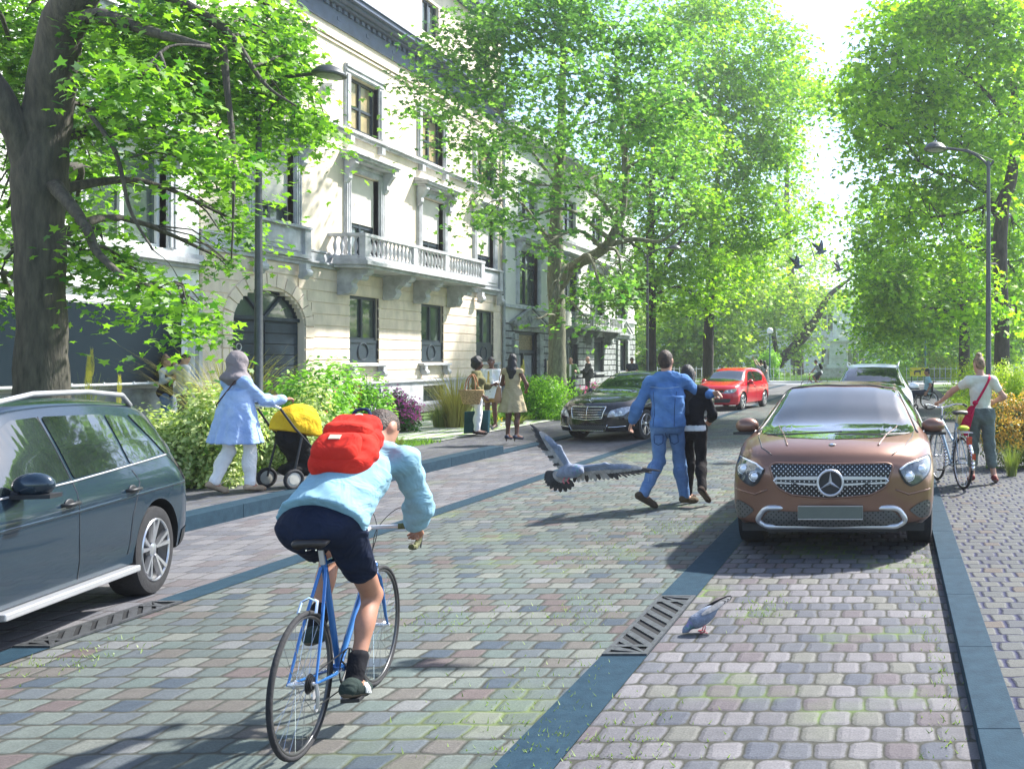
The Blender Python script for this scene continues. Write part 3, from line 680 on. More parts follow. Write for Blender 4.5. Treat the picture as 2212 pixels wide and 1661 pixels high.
def pads(rng, clusters, cover, ls, pad=.42, droop=.25, thick=.35, tmpl_area=.42, per=16):
    """fill cluster ellipsoids (centre, radii) with leafy pads: flat sprays of leaves, gaps between them"""
    C = []; N = []
    for (c, r) in clusters:
        n = max(per, int(6.0*cover*PI*r[0]*r[2]/(tmpl_area*ls*ls))); k = max(1, n//per)
        d = rng.normal(size=(k,3)); d /= np.linalg.norm(d, axis=1, keepdims=True); rr = rng.uniform(.25, 1, size=(k,1))**.5
        pc = np.array(c)+d*rr*np.array(r)
        out = d.copy(); out[:,2] = -droop
        for i in range(k):
            q = rng.normal(size=(per,3))*np.array([pad, pad, pad*.22]); rad = np.hypot(q[:,0], q[:,1])
            q[:,2] -= droop*rad*rad/pad*.8
            C.append(pc[i]+q); nn = rng.normal(size=(per,3))*.55; nn[:,2] += 1; nn[:,:2] += out[i,:2]*.4; N.append(nn)
    C = np.concatenate(C); N = np.concatenate(N); S = ls*rng.uniform(.65, 1.25, size=len(C))
    return C, N, S
M_BARK = mat('bark_brown_grey', (.095,.085,.065), .9, var=.4, vs=14, bump=1.0, bs=34, col2=(.028,.026,.022), st=(1,1,.22))
M_BARKP = mat('bark_pale', (.22,.22,.14), .9, var=.4, vs=12, bump=.9, bs=26, col2=(.08,.08,.055), st=(1,1,.35))
M_BARKD = mat('bark_dark', (.045,.038,.032), .9, var=.4, vs=10, bump=.9, bs=24, st=(1,1,.3))
LEAF_A = leafmat('leaf_mid_green', (.032,.115,.022), (.11,.26,.032), .5, (.22,.40,.04))
LEAF_B = leafmat('leaf_cool_green', (.032,.120,.038), (.12,.28,.065), .5, (.25,.44,.11))
LEAF_C = leafmat('leaf_bright_green', (.07,.20,.018), (.19,.40,.03), .55, (.34,.52,.03))
LEAF_D = leafmat('leaf_yellow_green', (.10,.22,.02), (.22,.40,.04), .55, (.38,.50,.06))
def tree(label, base, trunk, limbs, clusters, lm, bark, ls=.15, cover=1.4, seed=1, pad=.42, tmpl=None, droop=.25, group=None, name='street_tree', twig=.02, rdepth=None, per=16, cat='tree'):
    """trunk, limbs: lists of (u,v,Y,radius); clusters: (u,v,Y,ru,rv) all measured on the photograph and turned into metres"""
    rng = np.random.default_rng(seed); rnd = random.Random(seed)
    root = thing(name, label, cat, base, group=group); b = Vector(base)
    sk = []; mb = MB()
    def put(path, n=16, wob=.03):
        P = [(*(at(u, v, Y)-b), r) for u, v, Y, r in path]; P = spline(P, 6); P = [tuple(p) for p in P]
        pts = []
        for i, p in enumerate(P):
            q = Vector(p[:3]); nn = noise.noise_vector(q*1.7+Vector((seed,0,0)))
            q += nn*wob*min(1, p[3]*8); pts.append(q); sk.append((q, p[3]))
        mb.tube(pts, [max(.008, p[3]*(1+.10*noise.noise(Vector(p[:3])*3))) for p in P], n)
    put(trunk, 20)
    for l in limbs: put(l, 10)
    cl = []
    for (u, v, Y, ru, rv) in clusters:
        c = at(u, v, Y)-b; k = Y/FL; cl.append((tuple(c), (ru*k, (rdepth or 1.0)*(ru+rv)*k*.5, rv*k)))
    for c, r in cl:
        c = Vector(c)
        cand = [s for s in sk if s[0].z < c.z+1.0] or sk
        q, rad = min(cand, key=lambda s: (s[0]-c).length)
        r0 = min(rad*.6, .05+.012*(q-c).length); dist = (c-q).length
        mid = q.lerp(c, .5)+Vector((rnd.uniform(-.1,.1), rnd.uniform(-.1,.1), .16))*dist
        P = spline([(*q, r0), (*mid, r0*.6), (*c, twig)], 4); mb.tube([p[:3] for p in P], [p[3] for p in P], 6)
        for _ in range(5):
            e = c+Vector((rnd.uniform(-1,1)*r[0], rnd.uniform(-1,1)*r[1], rnd.uniform(-1,.8)*r[2]))*.85
            s_ = Vector(P[rnd.randrange(4, len(P))][:3]); mm = s_.lerp(e, .5)+Vector((0,0,.12))*(e-s_).length
            mb.tube([s_, mm, e], [twig, twig*.7, twig*.3], 5)
    mb.build('trunk', bark, root, smooth=True)
    C, N, S = pads(rng, cl, cover, ls, pad=pad, droop=droop, per=per)
    leaf_mesh('crown', C, N, S, T_STAR if tmpl is None else tmpl, lm, root, rng)
    return root
def G(pts, Y0, Y1, seed=0):
    r = random.Random(seed); return [(u, v, r.uniform(Y0, Y1), a, b) for u, v, a, b in pts]

# the big near tree on the left
g = (-12.35, 13.4, .1)
cl = G([(30,120,70,110),(60,20,90,60),(200,100,100,80),(330,60,110,75),(450,60,100,75),(560,90,80,85),(300,170,100,55),(420,190,100,65),(530,200,90,60),(640,250,60,40),(690,275,35,20),
 (600,30,55,50),(230,250,80,45),(185,330,45,55),(350,285,60,35),(460,310,60,50),(550,300,45,45),(495,400,38,60),(515,480,26,50),(495,565,22,26),(420,350,35,40),(165,440,32,55),
 (190,550,50,45),(260,585,50,38),(330,615,50,40),(395,655,45,45),(430,695,28,32),(215,500,35,40),(20,330,28,70),(15,450,28,70),(10,560,22,60),(25,640,30,30),(600,160,60,55),(120,180,60,60)], 11.6, 14.8, 3)
cl = [(u, v, Y+(2.9 if u > 470 else (16-Y+.3 if -10 < u < 215 and v < 460 else 0)), a, b) for u, v, Y, a, b in cl]
tree('massive grey-barked maple at the left edge, its low star-leaved boughs hanging over the white house', g,
 [(92,960,13.4,.40),(88,880,13.4,.33),(88,700,13.4,.285),(86,500,13.4,.285),(84,400,13.4,.31),(95,280,13.4,.30),(118,150,13.3,.26),(135,60,13.2,.24),(185,-40,13.0,.22),(260,-200,13,.18)],
 [[(80,410,13.4,.24),(45,300,13.2,.18),(0,200,13,.16),(-60,120,12.8,.12)],
  [(125,90,13.3,.16),(165,55,13.2,.13),(225,38,13,.11),(330,70,12.8,.07),(450,100,12.6,.04)],
  [(118,400,13.3,.10),(150,440,13.1,.08),(190,500,12.9,.06),(210,545,12.8,.05),(270,600,12.6,.035),(330,630,12.5,.02)],
  [(200,-30,13,.10),(330,-20,13,.08),(480,60,13.4,.06),(570,180,13.6,.03),(640,230,13.7,.015)],
  [(190,240,13.3,.035),(250,330,13.2,.03),(280,450,13.1,.022),(330,540,13,.014)],
  [(480,100,13.3,.05),(500,280,13.3,.035),(505,420,13.2,.02),(500,560,13.2,.01)]],
 cl, LEAF_A, M_BARK, ls=.135, cover=1.35, seed=11, pad=.25, droop=.5, rdepth=1.2)
# street trees on the left footway
g2g = 'street trees along the left footway'
cl = G([(1000,100,90,80),(950,215,70,50),(1080,50,100,70),(1200,50,110,70),(1330,60,100,70),(1100,170,90,60),(1220,160,90,60),(1350,180,80,60),(1020,295,70,50),(1130,290,80,50),(1250,280,70,50),
 (1380,280,80,50),(1060,385,55,38),(1150,400,55,40),(1270,390,60,40),(1055,465,35,30),(1120,480,50,26),(1170,530,26,26),(1310,470,45,28),(1015,440,26,34),(1430,90,80,60),(1450,220,80,60),(1460,340,60,50),
 (1300,630,42,28),(1345,595,55,30),(1270,690,30,18),(1190,650,20,14),(1160,690,22,8),(1400,420,50,40),(900,170,30,30),(1210,-20,140,60)], 25.5, 29, 5)
tree('tall pale-trunked street tree beside the evergreen shrub, branching low over the black saloon', (-10.9, 30, .1),
 [(1203,880,30,.33),(1203,820,30,.29),(1203,700,30,.26),(1200,560,30,.25),(1202,450,30,.19),(1212,300,30,.15),(1215,180,30,.11),(1220,40,30,.06)],
 [[(1210,620,30,.17),(1240,575,29.7,.17),(1290,548,29.2,.16),(1325,510,29,.14),(1348,430,29,.12),(1350,330,29,.10),(1335,200,29.2,.07),(1330,90,29.2,.04)],
  [(1198,540,30,.10),(1165,490,30,.07),(1120,430,29.8,.05),(1070,370,29.6,.03)],
  [(1310,530,29.2,.10),(1370,518,29.2,.08),(1430,520,29.2,.05),(1480,480,29.2,.03)],
  [(1205,400,30,.07),(1150,330,30,.05),(1080,250,30,.03)], [(1212,300,30,.08),(1260,230,30,.05),(1300,130,30,.03)]],
 cl, LEAF_B, M_BARKP, ls=.19, cover=.68, seed=12, rdepth=.6, pad=.5, droop=.3, group=g2g)
cl = G([(1330,640,55,30),(1400,610,50,35),(1460,580,55,40),(1500,640,50,28),(1360,560,45,30),(1420,490,60,45),(1480,430,60,50),(1370,420,50,50),(1330,340,50,50),(1440,350,60,50),(1500,300,60,60),(1390,250,70,60),
 (1280,610,30,25),(1450,660,40,18),(1540,560,40,40),(1530,450,40,50)], 41.5, 46.5, 6)
tree('mid-sized street tree with dark straight trunk just behind the far lamp post', (-11.6, 44.4, .1),
 [(1407,850,44.4,.26),(1407,760,44.4,.23),(1406,640,44.4,.22),(1404,520,44.4,.20),(1408,420,44.4,.16),(1410,300,44.4,.10),(1400,180,44.4,.05)],
 [[(1406,600,44.4,.12),(1440,560,44.4,.09),(1480,500,44.4,.06),(1500,420,44.4,.03)],[(1404,560,44.4,.1),(1370,530,44.4,.08),(1330,500,44.4,.05)],[(1410,480,44.4,.1),(1445,400,44.4,.08),(1490,320,44.4,.04)],[(1406,620,44.4,.08),(1350,630,44.4,.05),(1310,650,44.4,.03)]],
 cl, LEAF_C, M_BARKD, ls=.25, cover=1.0, seed=13, pad=.6, droop=.3, group=g2g)
cl = G([(1480,560,50,40),(1540,560,60,45),(1600,570,55,40),(1590,500,70,50),(1520,470,60,50),(1560,400,80,60),(1640,440,60,55),(1600,330,90,60),(1520,300,70,60),(1660,260,70,60),(1560,220,90,60),(1480,180,80,70),
 (1640,160,80,60),(1720,480,55,26),(1770,450,40,18),(1560,110,90,60),(1470,40,90,60),(1580,20,100,55),(1690,350,45,50),(1500,620,50,24),(1570,615,30,20),(1650,520,40,30),(1710,150,50,50),(1760,205,45,40),(1690,80,50,50)], 49, 56, 7)
tree('straight dark-trunked street tree behind the red hatchback', (-10.55, 52.8, .1),
 [(1530,845,52.8,.32),(1530,760,52.8,.30),(1532,680,52.8,.29),(1536,620,52.8,.27),(1540,520,52.8,.2),(1550,400,52.8,.15),(1556,250,52.8,.09),(1560,120,52.8,.04)],
 [[(1532,670,52.8,.14),(1515,652,52.8,.11),(1480,630,52.8,.07),(1450,600,52.8,.04)],[(1542,600,52.8,.14),(1600,540,52.8,.10),(1670,520,52.8,.07),(1720,495,52.8,.04)],[(1545,460,52.8,.1),(1610,380,52.8,.07),(1660,280,52.8,.04)],[(1545,480,52.8,.1),(1500,400,52.8,.07),(1470,300,52.8,.04)]],
 cl, LEAF_C, M_BARKD, ls=.28, cover=.95, seed=14, pad=.7, droop=.3, group=g2g)
# trees on the right
g3g = 'street trees behind the right shrub border'
cl = G([(2160,60,100,80),(2040,90,90,70),(1940,140,80,50),(2100,180,100,60),(2190,260,60,60),(2010,210,80,50),(1920,240,60,40),(2080,300,80,45),(1980,320,60,40),(2180,380,60,50),(2090,400,60,40),
 (2000,410,60,35),(2190,500,50,50),(2120,490,50,40),(2040,500,50,36),(1960,480,45,30),(2200,600,40,50),(2110,590,40,40),(1890,330,30,40),(2150,-20,120,50),(1990,20,90,50),(2195,690,30,30),(1910,110,50,40),(1845,170,45,36),(1880,200,45,40),(1930,40,50,36),(2120,20,80,60),(2190,340,40,40),(2020,20,60,50),(1960,260,60,50),(1870,270,40,40),(2140,330,60,50),(2060,230,60,50),(2200,150,60,60),(2060,0,90,60),(1900,390,40,30),(2140,560,50,40),(2050,550,45,30),(2110,660,50,40)], 26, 34, 8)
cl = [(u, v, Y if not (2110 < u < 2215 and v > 330) else Y*.2+27.5, a, b) for u, v, Y, a, b in cl]
tree('thick dark-trunked street tree at the right edge, standing above the yellow-flowered shrub', (3.6, 30.6, .05),
 [(2164,900,30.6,.30),(2164,820,30.6,.27),(2164,700,30.6,.25),(2160,560,30.6,.235),(2165,450,30.6,.24),(2185,380,30.6,.2),(2195,280,30.6,.14),(2185,120,30.6,.08)],
 [[(2158,470,30.6,.17),(2130,410,30.4,.14),(2110,350,30.2,.12),(2070,310,30,.09),(2020,300,30,.05)],[(2135,420,30.4,.10),(2080,385,30.4,.08),(2030,375,30.4,.06),(1985,350,30.4,.03)],[(2140,440,30.5,.09),(2080,460,30.5,.06),(2010,470,30.5,.04)],
  [(2185,380,30.6,.12),(2205,300,30.3,.09),(2220,200,30,.05)],[(2195,300,30.6,.08),(2130,200,30.4,.06),(2030,130,30.2,.04),(1950,140,30,.02)]],
 cl, LEAF_C, M_BARKD, ls=.22, cover=1.25, seed=15, pad=.5, droop=.35, group=g3g)
cl = G([(2060,560,50,36),(2000,590,60,40),(1940,600,55,45),(1930,540,50,36),(1890,620,45,45),(1880,520,40,30),(2120,660,40,35),(2050,650,50,40),(1960,680,60,45),(1890,700,45,40),(1970,540,50,26),(1930,420,50,36),(1880,430,35,30),
 (2150,560,40,40),(2040,440,50,40),(1860,480,26,26),(2180,640,30,40),(1980,440,50,40),(1920,480,50,36),(2000,650,60,40),(2090,620,50,40),(1880,570,40,40),(1900,650,45,40),(2010,700,60,30),(1940,630,50,40),(2130,700,40,30),(1850,210,50,40),(1900,290,50,40)], 42, 50, 9)
cl = [(u, v, Y if not (2035 < u < 2130 and v > 560) else 51, a, b) for u, v, Y, a, b in cl]
tree('slimmer dark street tree behind the bicycle walker, left of the right lamp post', (3.6, 47, .05),
 [(2083,850,47,.30),(2083,760,47,.28),(2083,660,47,.25),(2080,600,47,.22),(2070,500,47,.14),(2060,400,47,.08)],
 [[(2082,640,47,.14),(2120,590,47,.10),(2160,550,47,.06)],[(2080,600,47,.12),(2010,560,47,.09),(1940,530,47,.05)]],
 cl, LEAF_C, M_BARKD, ls=.26, cover=1.25, seed=16, pad=.6, droop=.35, group=g3g)
# park trees beyond the far street
pg = 'park trees beyond the far street'
cl = G([(1700,620,70,35),(1780,640,60,30),(1640,650,60,40),(1620,720,50,45),(1690,680,60,35),(1735,690,35,26),(1590,660,40,50),(1730,740,40,24),(1640,780,40,30)], 84, 92, 21)
tree('broad park tree with dark limbs leaning right towards the statue', (-12.5, 88, 0),
 [(1640,812,88,.55),(1665,800,88,.5),(1690,775,88,.5),(1730,735,88,.45),(1762,690,88,.4),(1790,640,88,.25),(1840,600,88,.12)], [[(1680,785,88,.25),(1670,700,88,.2),(1680,620,88,.1)],[(1745,715,88,.25),(1720,650,88,.2),(1725,600,88,.1)]],
 cl, LEAF_D, M_BARKD, ls=.42, cover=.9, seed=17, pad=1.2, droop=.3, group=pg, name='park_tree', twig=.05)
cl = G([(1400,700,50,60),(1450,720,50,60),(1500,690,50,60),(1480,780,50,40),(1420,790,40,40),(1560,740,50,60),(1560,650,40,50),(1600,600,60,50),(1620,530,50,45)], 78, 86, 22)
tree('pale yellow-green park tree between the two straight street trunks', (-19, 82, 0), [(1470,815,82,.4),(1468,740,82,.35),(1475,640,82,.2),(1480,560,82,.1)], [[(1470,760,82,.2),(1520,700,82,.15),(1560,640,82,.08)]],
 cl, LEAF_D, M_BARKD, ls=.48, cover=1.4, seed=18, pad=1.1, group=pg, name='park_tree', twig=.05)
cl = G([(1895,660,38,50),(1930,700,60,50),(1895,740,34,36),(1990,720,60,50),(1940,770,60,30),(2040,740,50,50),(1900,600,40,45),(2010,640,60,50),(1960,620,60,50),(2100,740,50,50),(2150,700,50,60),(2060,690,60,50),(2200,740,40,50),(1885,560,30,50)], 72, 82, 23)
tree('dense deep-green park tree right of the statue', (3, 77, 0), [(2000,815,77,.5),(2000,740,77,.4),(1990,640,77,.25),(1980,560,77,.1)], [[(2000,770,77,.3),(2060,700,77,.2),(2120,640,77,.1)],[(2000,760,77,.3),(1940,700,77,.2),(1890,640,77,.1)]],
 cl, LEAF_C, M_BARKD, ls=.36, cover=1.0, seed=19, pad=1.1, group=pg, name='park_tree', twig=.05)
cl = G([(1700,420,60,40),(1680,300,60,60),(1720,200,60,50),(1760,560,60,26),(1700,540,50,36),(1660,600,60,40),(1730,610,60,26)], 95, 110, 24)
tree('tall hazy park tree seen above the leaning one, under the flying pigeons', (-10, 100, 0), [(1725,810,100,.6),(1722,700,100,.5),(1705,560,100,.4),(1700,400,100,.25),(1710,250,100,.12)], [[(1705,500,100,.25),(1690,470,100,.2),(1660,410,100,.1)]],
 cl, LEAF_D, M_BARKD, ls=.45, cover=.75, seed=20, pad=1.4, group=pg, name='park_tree', twig=.06)
cl = G([(120,740,200,60),(1210,700,60,60),(1290,740,70,50),(1380,640,60,60),(1340,560,80,70),(2260,650,80,80),(2300,500,90,100),(2250,300,80,120)][1:], 90, 105, 25)
tree('large park tree closing the view behind the grey house', (-27, 98, 0), [(1330,815,98,.5),(1330,700,98,.4),(1335,560,98,.2)], [], cl[:4], LEAF_A, M_BARKD, ls=.55, cover=1.5, seed=26, pad=1.3, group=pg, name='park_tree', twig=.05)
tree('park tree at the far right, half cut by the picture edge', (9, 55, 0), [(2262,860,55,.4),(2262,700,55,.3),(2270,500,55,.2),(2270,300,55,.1)], [[(2262,640,55,.15),(2200,560,55,.1)]],
 G([(2230,700,60,60),(2200,640,60,60),(2260,560,80,80),(2210,440,70,60),(2280,380,90,90),(2230,280,80,80),(2200,160,60,60),(2150,760,40,30)], 50, 60, 27), LEAF_C, M_BARKD, ls=.32, cover=1.3, seed=28, pad=.8, group=pg, name='park_tree', twig=.04)

# ---- shrubs and border plants
def shrub(name, label, u, v, z, ru, h, lm, ls, n, seed, tmpl=T_OVAL, Y=None, cat='shrub', stems=M_BARKD, lumps=9, flowers=None, depth=None, up=.6, group=None):
    p = gnd(u, v, z) if Y is None else Vector(((u-VU)*Y/FL, Y, z)); k = p.y/FL; R = ru*k; H = h*k; D = depth or R*.8
    rng = np.random.default_rng(seed); t = thing(name, label, cat, p, group=group)
    C = []; N = []
    L = [(rng.uniform(-.62, .62)*R, rng.uniform(-.6, .6)*D, rng.uniform(.3, .72)*H, rng.uniform(.28, .45)) for _ in range(lumps)]
    L += [(x, y*.6, H*.2, .33) for x in (-R*.6, 0, R*.6) for y in (-D*.6,)]
    for x, y, zz, s in L:
        m = n//len(L); d = rng.normal(size=(m,3)); d /= np.linalg.norm(d, axis=1, keepdims=True)
        rr = rng.uniform(.5, 1.08, size=(m,1)); q = np.array([x,y,zz])+d*rr*np.array([R*s*1.15, D*s*1.2, H*s*.95]); C.append(q)
        nn = d+rng.normal(size=(m,3))*.5; nn[:,2] += up; N.append(nn)
    C = np.concatenate(C); N = np.concatenate(N); ok = C[:,2] > .02; C, N = C[ok], N[ok]
    leaf_mesh('foliage', C, N, ls*rng.uniform(.6, 1.3, size=len(C)), tmpl, lm, t, rng)
    mb = MB(); rnd = random.Random(seed)
    for i in range(14):
        e = Vector(C[rng.integers(len(C))]); mb.tube([(e.x*.15, e.y*.15, 0), (e.x*.6, e.y*.6, e.z*.5), e], [.012, .009, .004], 5)
    mb.build('stems', stems, t)
    if flowers:
        fm, fs, fn, ft = flowers; sel = C[(C[:,2] > H*.25)]; sel = sel[rng.choice(len(sel), min(fn, len(sel)), replace=False)]
        d = sel-np.array([0,0,H*.4]); d /= np.linalg.norm(d, axis=1, keepdims=True); sel = sel+d*ls*.8; d[:,1] -= .4
        base = np.repeat(sel, ft, axis=0)+rng.normal(size=(len(sel)*ft,3))*fs*.7; nn = np.repeat(d, ft, axis=0)+rng.normal(size=(len(base),3))*.6
        leaf_mesh('flowers', base, nn, fs*rng.uniform(.7, 1.2, size=len(base)), T_QUAD, fm, t, rng)
    return t
def tussock(label, u, v, z, h, spread, n, seed, m, Y=None, heads=None, name='ornamental_grass', cat='ornamental grass', wid=.006, group=None, lean=0):
    p = gnd(u, v, z) if Y is None else Vector(((u-VU)*Y/FL, Y, z)); k = p.y/FL; H = h*k; S = spread*k
    rnd = random.Random(seed); t = thing(name, label, cat, p, group=group); mb = MB()
    for _ in range(n):
        a = rnd.uniform(0, 2*PI); b = rnd.uniform(0, .22)*S; hh = H*rnd.uniform(.5, 1); out = S*rnd.uniform(.25, 1)*(.5+.5*hh/H)
        dx, dy = math.cos(a), math.sin(a)*.8; w_ = wid*rnd.uniform(.7, 1.3); px, py = -dy*w_, dx*w_; P = []
        dr = rnd.uniform(.1, .5)
        for i in range(6):
            s = i/5; x = dx*(b+out*s**1.7)+lean*s; y = dy*(b+out*s**1.7); zz = hh*(s*(1+dr*.5)-dr*s**3*.9)
            P.append((x, y, zz, 1-s*.9))
        vs = [];
        for (x, y, zz, q) in P: vs += [(x-px*q, y-py*q-.001, zz), (x+px*q, y+py*q+.001, zz)]
        mb.add(vs, [(2*i, 2*i+1, 2*i+3, 2*i+2) for i in range(5)])
    mb.build('blades', m, t)
    if heads:
        hm, hn = heads
        for _ in range(hn):
            mb = MB(); x0 = rnd.uniform(-.2,.2)*S; y0 = rnd.uniform(-.2,.2)*S; lx = rnd.uniform(-.1,.1)*S; L_ = H*rnd.uniform(.92, 1.18); hl = H*.26
            mb.tube([(x0,y0,0),(x0+lx*.5,y0,L_*.5),(x0+lx,y0,L_-hl)], .004, 5)
            for q in range(110):
                s = q/110; a = q*2.4; r = .004+.016*math.sin(PI*min(1, s*1.1+.08)); c = Vector((x0+lx+math.cos(a)*r, y0+math.sin(a)*r, L_-hl+s*hl))
                mb.add([(c.x,c.y,c.z),(c.x+math.cos(a)*.006-.004,c.y+math.sin(a)*.006,c.z+.03),(c.x+math.cos(a)*.02,c.y+math.sin(a)*.02,c.z+.10)], [(0,1,2)])
            mb.build('seed_head', hm, t)
    return t
M_REED = leafmat('reed_blades', (.22,.20,.05), (.38,.34,.10), .3); M_REEDG = leafmat('reed_green', (.16,.22,.05), (.30,.33,.09), .3)
M_WHEAT = leafmat('wheat_heads', (.45,.42,.10), (.60,.50,.16), .3)
L_VAR = leafmat('leaf_variegated', (.10,.20,.03), (.22,.34,.07), .35, (.55,.60,.28))
L_LAU = leafmat('leaf_laurel', (.06,.20,.015), (.13,.34,.03), .4, (.24,.46,.06))
L_BOX = leafmat('leaf_box', (.06,.20,.012), (.14,.36,.02), .4, (.28,.52,.03))
L_YEL = leafmat('leaf_gold', (.14,.28,.015), (.30,.44,.02), .4, (.50,.58,.03))
F_PUR = leafmat('petals_magenta', (.42,.06,.30), (.62,.14,.48), .3); F_AMB = leafmat('petals_amber', (.50,.24,.03), (.72,.38,.06), .25, (.80,.50,.10))
F_RED = leafmat('petals_red', (.6,.03,.04), (.75,.10,.30), .3); L_RUS = leafmat('leaf_rust', (.16,.05,.02), (.28,.10,.03), .3)
F_YEL = leafmat('petals_yellow', (.75,.50,.03), (.85,.65,.06), .3)
shrub('variegated_shrub', 'mounded shrub with cream-edged variegated leaves behind the dark off-roader', 420, 1052, .1, 150, 215, L_VAR, .07, 15000, 31, lumps=12, depth=.8)
shrub('variegated_shrub', 'variegated cream-green shrub low behind the legs of the woman in the blue dress', 620, 1020, .1, 110, 190, L_VAR, .065, 8000, 32, lumps=8, depth=.6, flowers=(F_RED, .03, 10, 3))
shrub('laurel_shrub', 'broad glossy green shrub seen over the off-roader bonnet below the banner', 110, 1075, .1, 190, 200, L_LAU, .08, 9000, 33, lumps=10, depth=.8)
shrub('laurel_shrub', 'tall fresh green leafy shrub left of the gate pier, right of the yellow buggy', 690, 985, .1, 105, 200, L_LAU, .11, 5200, 34, lumps=9, depth=1.0, up=1.0)
shrub('rust_shrub', 'narrow rust-red stemmed shrub between two green ones', 735, 975, .1, 40, 180, L_RUS, .08, 1500, 35, lumps=6, depth=.4, tmpl=T_NARROW)
shrub('laurel_shrub', 'light green upright shrub under the first ground-floor window', 800, 955, .1, 55, 165, L_LAU, .10, 2200, 36, lumps=7, depth=.6, up=1.0)
shrub('flowering_shrub', 'magenta-flowered bush beside the paler paving, below the middle window', 872, 934, .1, 46, 95, leafmat('leaf_dark', (.03,.10,.02), (.06,.18,.03), .3), .07, 3000, 37, flowers=(F_PUR, .06, 380, 4), depth=.5)
tussock('huge arching straw-coloured grass clump behind the woman in the blue dress', 500, 975, .1, 250, 215, 480, 41, M_REED, wid=.010)
tussock('low yellow-green grass clump right of the magenta bush', 950, 925, .1, 70, 60, 320, 42, M_REEDG, wid=.009)
tussock('arching yellow grass clump left of the three standing women', 985, 925, .1, 150, 110, 420, 43, M_REED, wid=.012)
tussock('small dark grass tuft beneath the cyclist chin at the pavement edge', 860, 975, .13, 40, 26, 130, 44, M_REEDG, wid=.008)
tussock('grass tuft with tall wheat-like seed heads behind the off-roader roof', 190, 1000, .1, 215, 45, 120, 45, M_REEDG, heads=(M_WHEAT, 4))
tussock('short grass with one golden seed head in front of the banner', 262, 985, .1, 150, 30, 60, 46, M_REEDG, heads=(M_WHEAT, 2))
tussock('upright grass with pale seed heads between the sand-dressed woman and the clipped bush', 1128, 905, .1, 110, 30, 60, 47, M_REEDG, heads=(M_WHEAT, 4), wid=.01)
shrub('clipped_bush', 'bright glossy box-like bush at the foot of the pale-trunked tree', 1165, 905, .1, 75, 100, L_BOX, .085, 8500, 38, lumps=12, depth=1.2)
tussock('low tuft of lawn grass at the pavement edge under the bright bush', 1120, 918, .1, 26, 40, 200, 48, M_REEDG, wid=.012)
shrub('daisy_clump', 'clump of yellow daisies with dark eyes between the legs of the three women', 1062, 925, .1, 26, 55, L_LAU, .06, 600, 39, flowers=(F_YEL, .07, 9, 6), depth=.4, lumps=4, tmpl=T_NARROW)
shrub('flowering_shrub', 'magenta-flowered bush right of the two old men, behind the black saloon', 1300, 870, .1, 40, 45, leafmat('leaf_dark', (.03,.10,.02), (.06,.18,.03), .3), .10, 2600, 40, flowers=(F_PUR, .09, 260, 3), depth=.9)
tussock('pale dry grass clump at the foot of the straight trunk behind the red car', 1522, 860, .1, 56, 40, 260, 49, M_REED, wid=.02)
shrub('gold_hedge', 'yellow-green rounded hedge bush behind the woman wheeling her bicycle', 2105, 905, .05, 75, 125, L_YEL, .06, 9000, 51, lumps=12, depth=.9)
shrub('gold_hedge', 'yellow-green hedge bush at the right edge beside the lamp post', 2195, 945, .05, 60, 170, L_YEL, .06, 8000, 52, lumps=10, depth=.8)
shrub('amber_shrub', 'shrub covered in amber-orange flower clusters at the right edge of the footway', 2185, 1010, .05, 66, 178, leafmat('leaf_olive', (.05,.10,.02), (.12,.2,.04), .3), .05, 7000, 53, flowers=(F_AMB, .040, 1700, 5), depth=.5, lumps=12)
tussock('thin arching grass tuft under the amber-flowered shrub', 2185, 1030, .05, 90, 50, 150, 54, M_REEDG, wid=.006)
tussock('small straw grass tuft beside the bicycle handlebar at the hedge foot', 2075, 935, .05, 90, 40, 140, 55, M_REED, wid=.006)
shrub('round_bush', 'rounded light green bush beyond the far street, left of the statue', 1650, 830, 0, 42, 62, L_BOX, .22, 5000, 56, Y=74, depth=1.5)
shrub('round_bush', 'yellow-green bush beyond the far street right of the silver car', 2030, 830, 0, 60, 60, L_YEL, .22, 5000, 57, Y=73, depth=1.5)
shrub('park_hedge', 'long dark park hedge right of the statue', 2000, 815, 0, 150, 45, LEAF_B, .3, 6000, 58, Y=84, depth=1.5, cat='hedge', lumps=22)
shrub('park_hedge', 'low park hedge behind the red hatchback', 1450, 815, 0, 130, 60, LEAF_D, .3, 7000, 59, Y=80, depth=1.5, cat='hedge', lumps=22)
# ---------------------------------------------------------------- cars
def paint(name, col, rough=.28, metal=.35, var=.03):
    return mat(name, col, rough, metal, var=var, vs=2, coat=.55)
M_TYRE = mat('tyre_rubber', (.018,.018,.02), .85, var=.2, vs=20, bump=.2, bs=60)
M_RIM = mat('alloy', (.62,.63,.65), .28, .9, var=.05)
M_CHROME = mat('chrome', (.70,.71,.72), .12, 1.0, var=.02)
M_SATIN = mat('satin_silver', (.62,.62,.63), .35, .7, var=.04)
M_BLK = mat('black_plastic', (.015,.016,.018), .5, var=.2, vs=10)
M_CGL = mat('car_glass', (.018,.026,.026), .03, var=.3, vs=2, spec=1.0, coat=1)
M_LAMP = mat('lamp_glass', (.50,.53,.56), .08, .3, var=.35, vs=14, spec=.9, coat=1, col2=(.10,.11,.12))
M_LENS = mat('lamp_lens', (.85,.88,.92), .05, .3, var=.05, coat=1)
M_REDL = mat('red_lamp', (.45,.015,.02), .15, var=.15, vs=20, coat=1)
M_AMBER = mat('amber_lamp', (.8,.25,.02), .2, coat=1)
M_PLATE = mat('plate_grey', (.10,.12,.10), .35, var=.05); M_PLATEW = mat('plate_white', (.7,.72,.72), .35, var=.05)
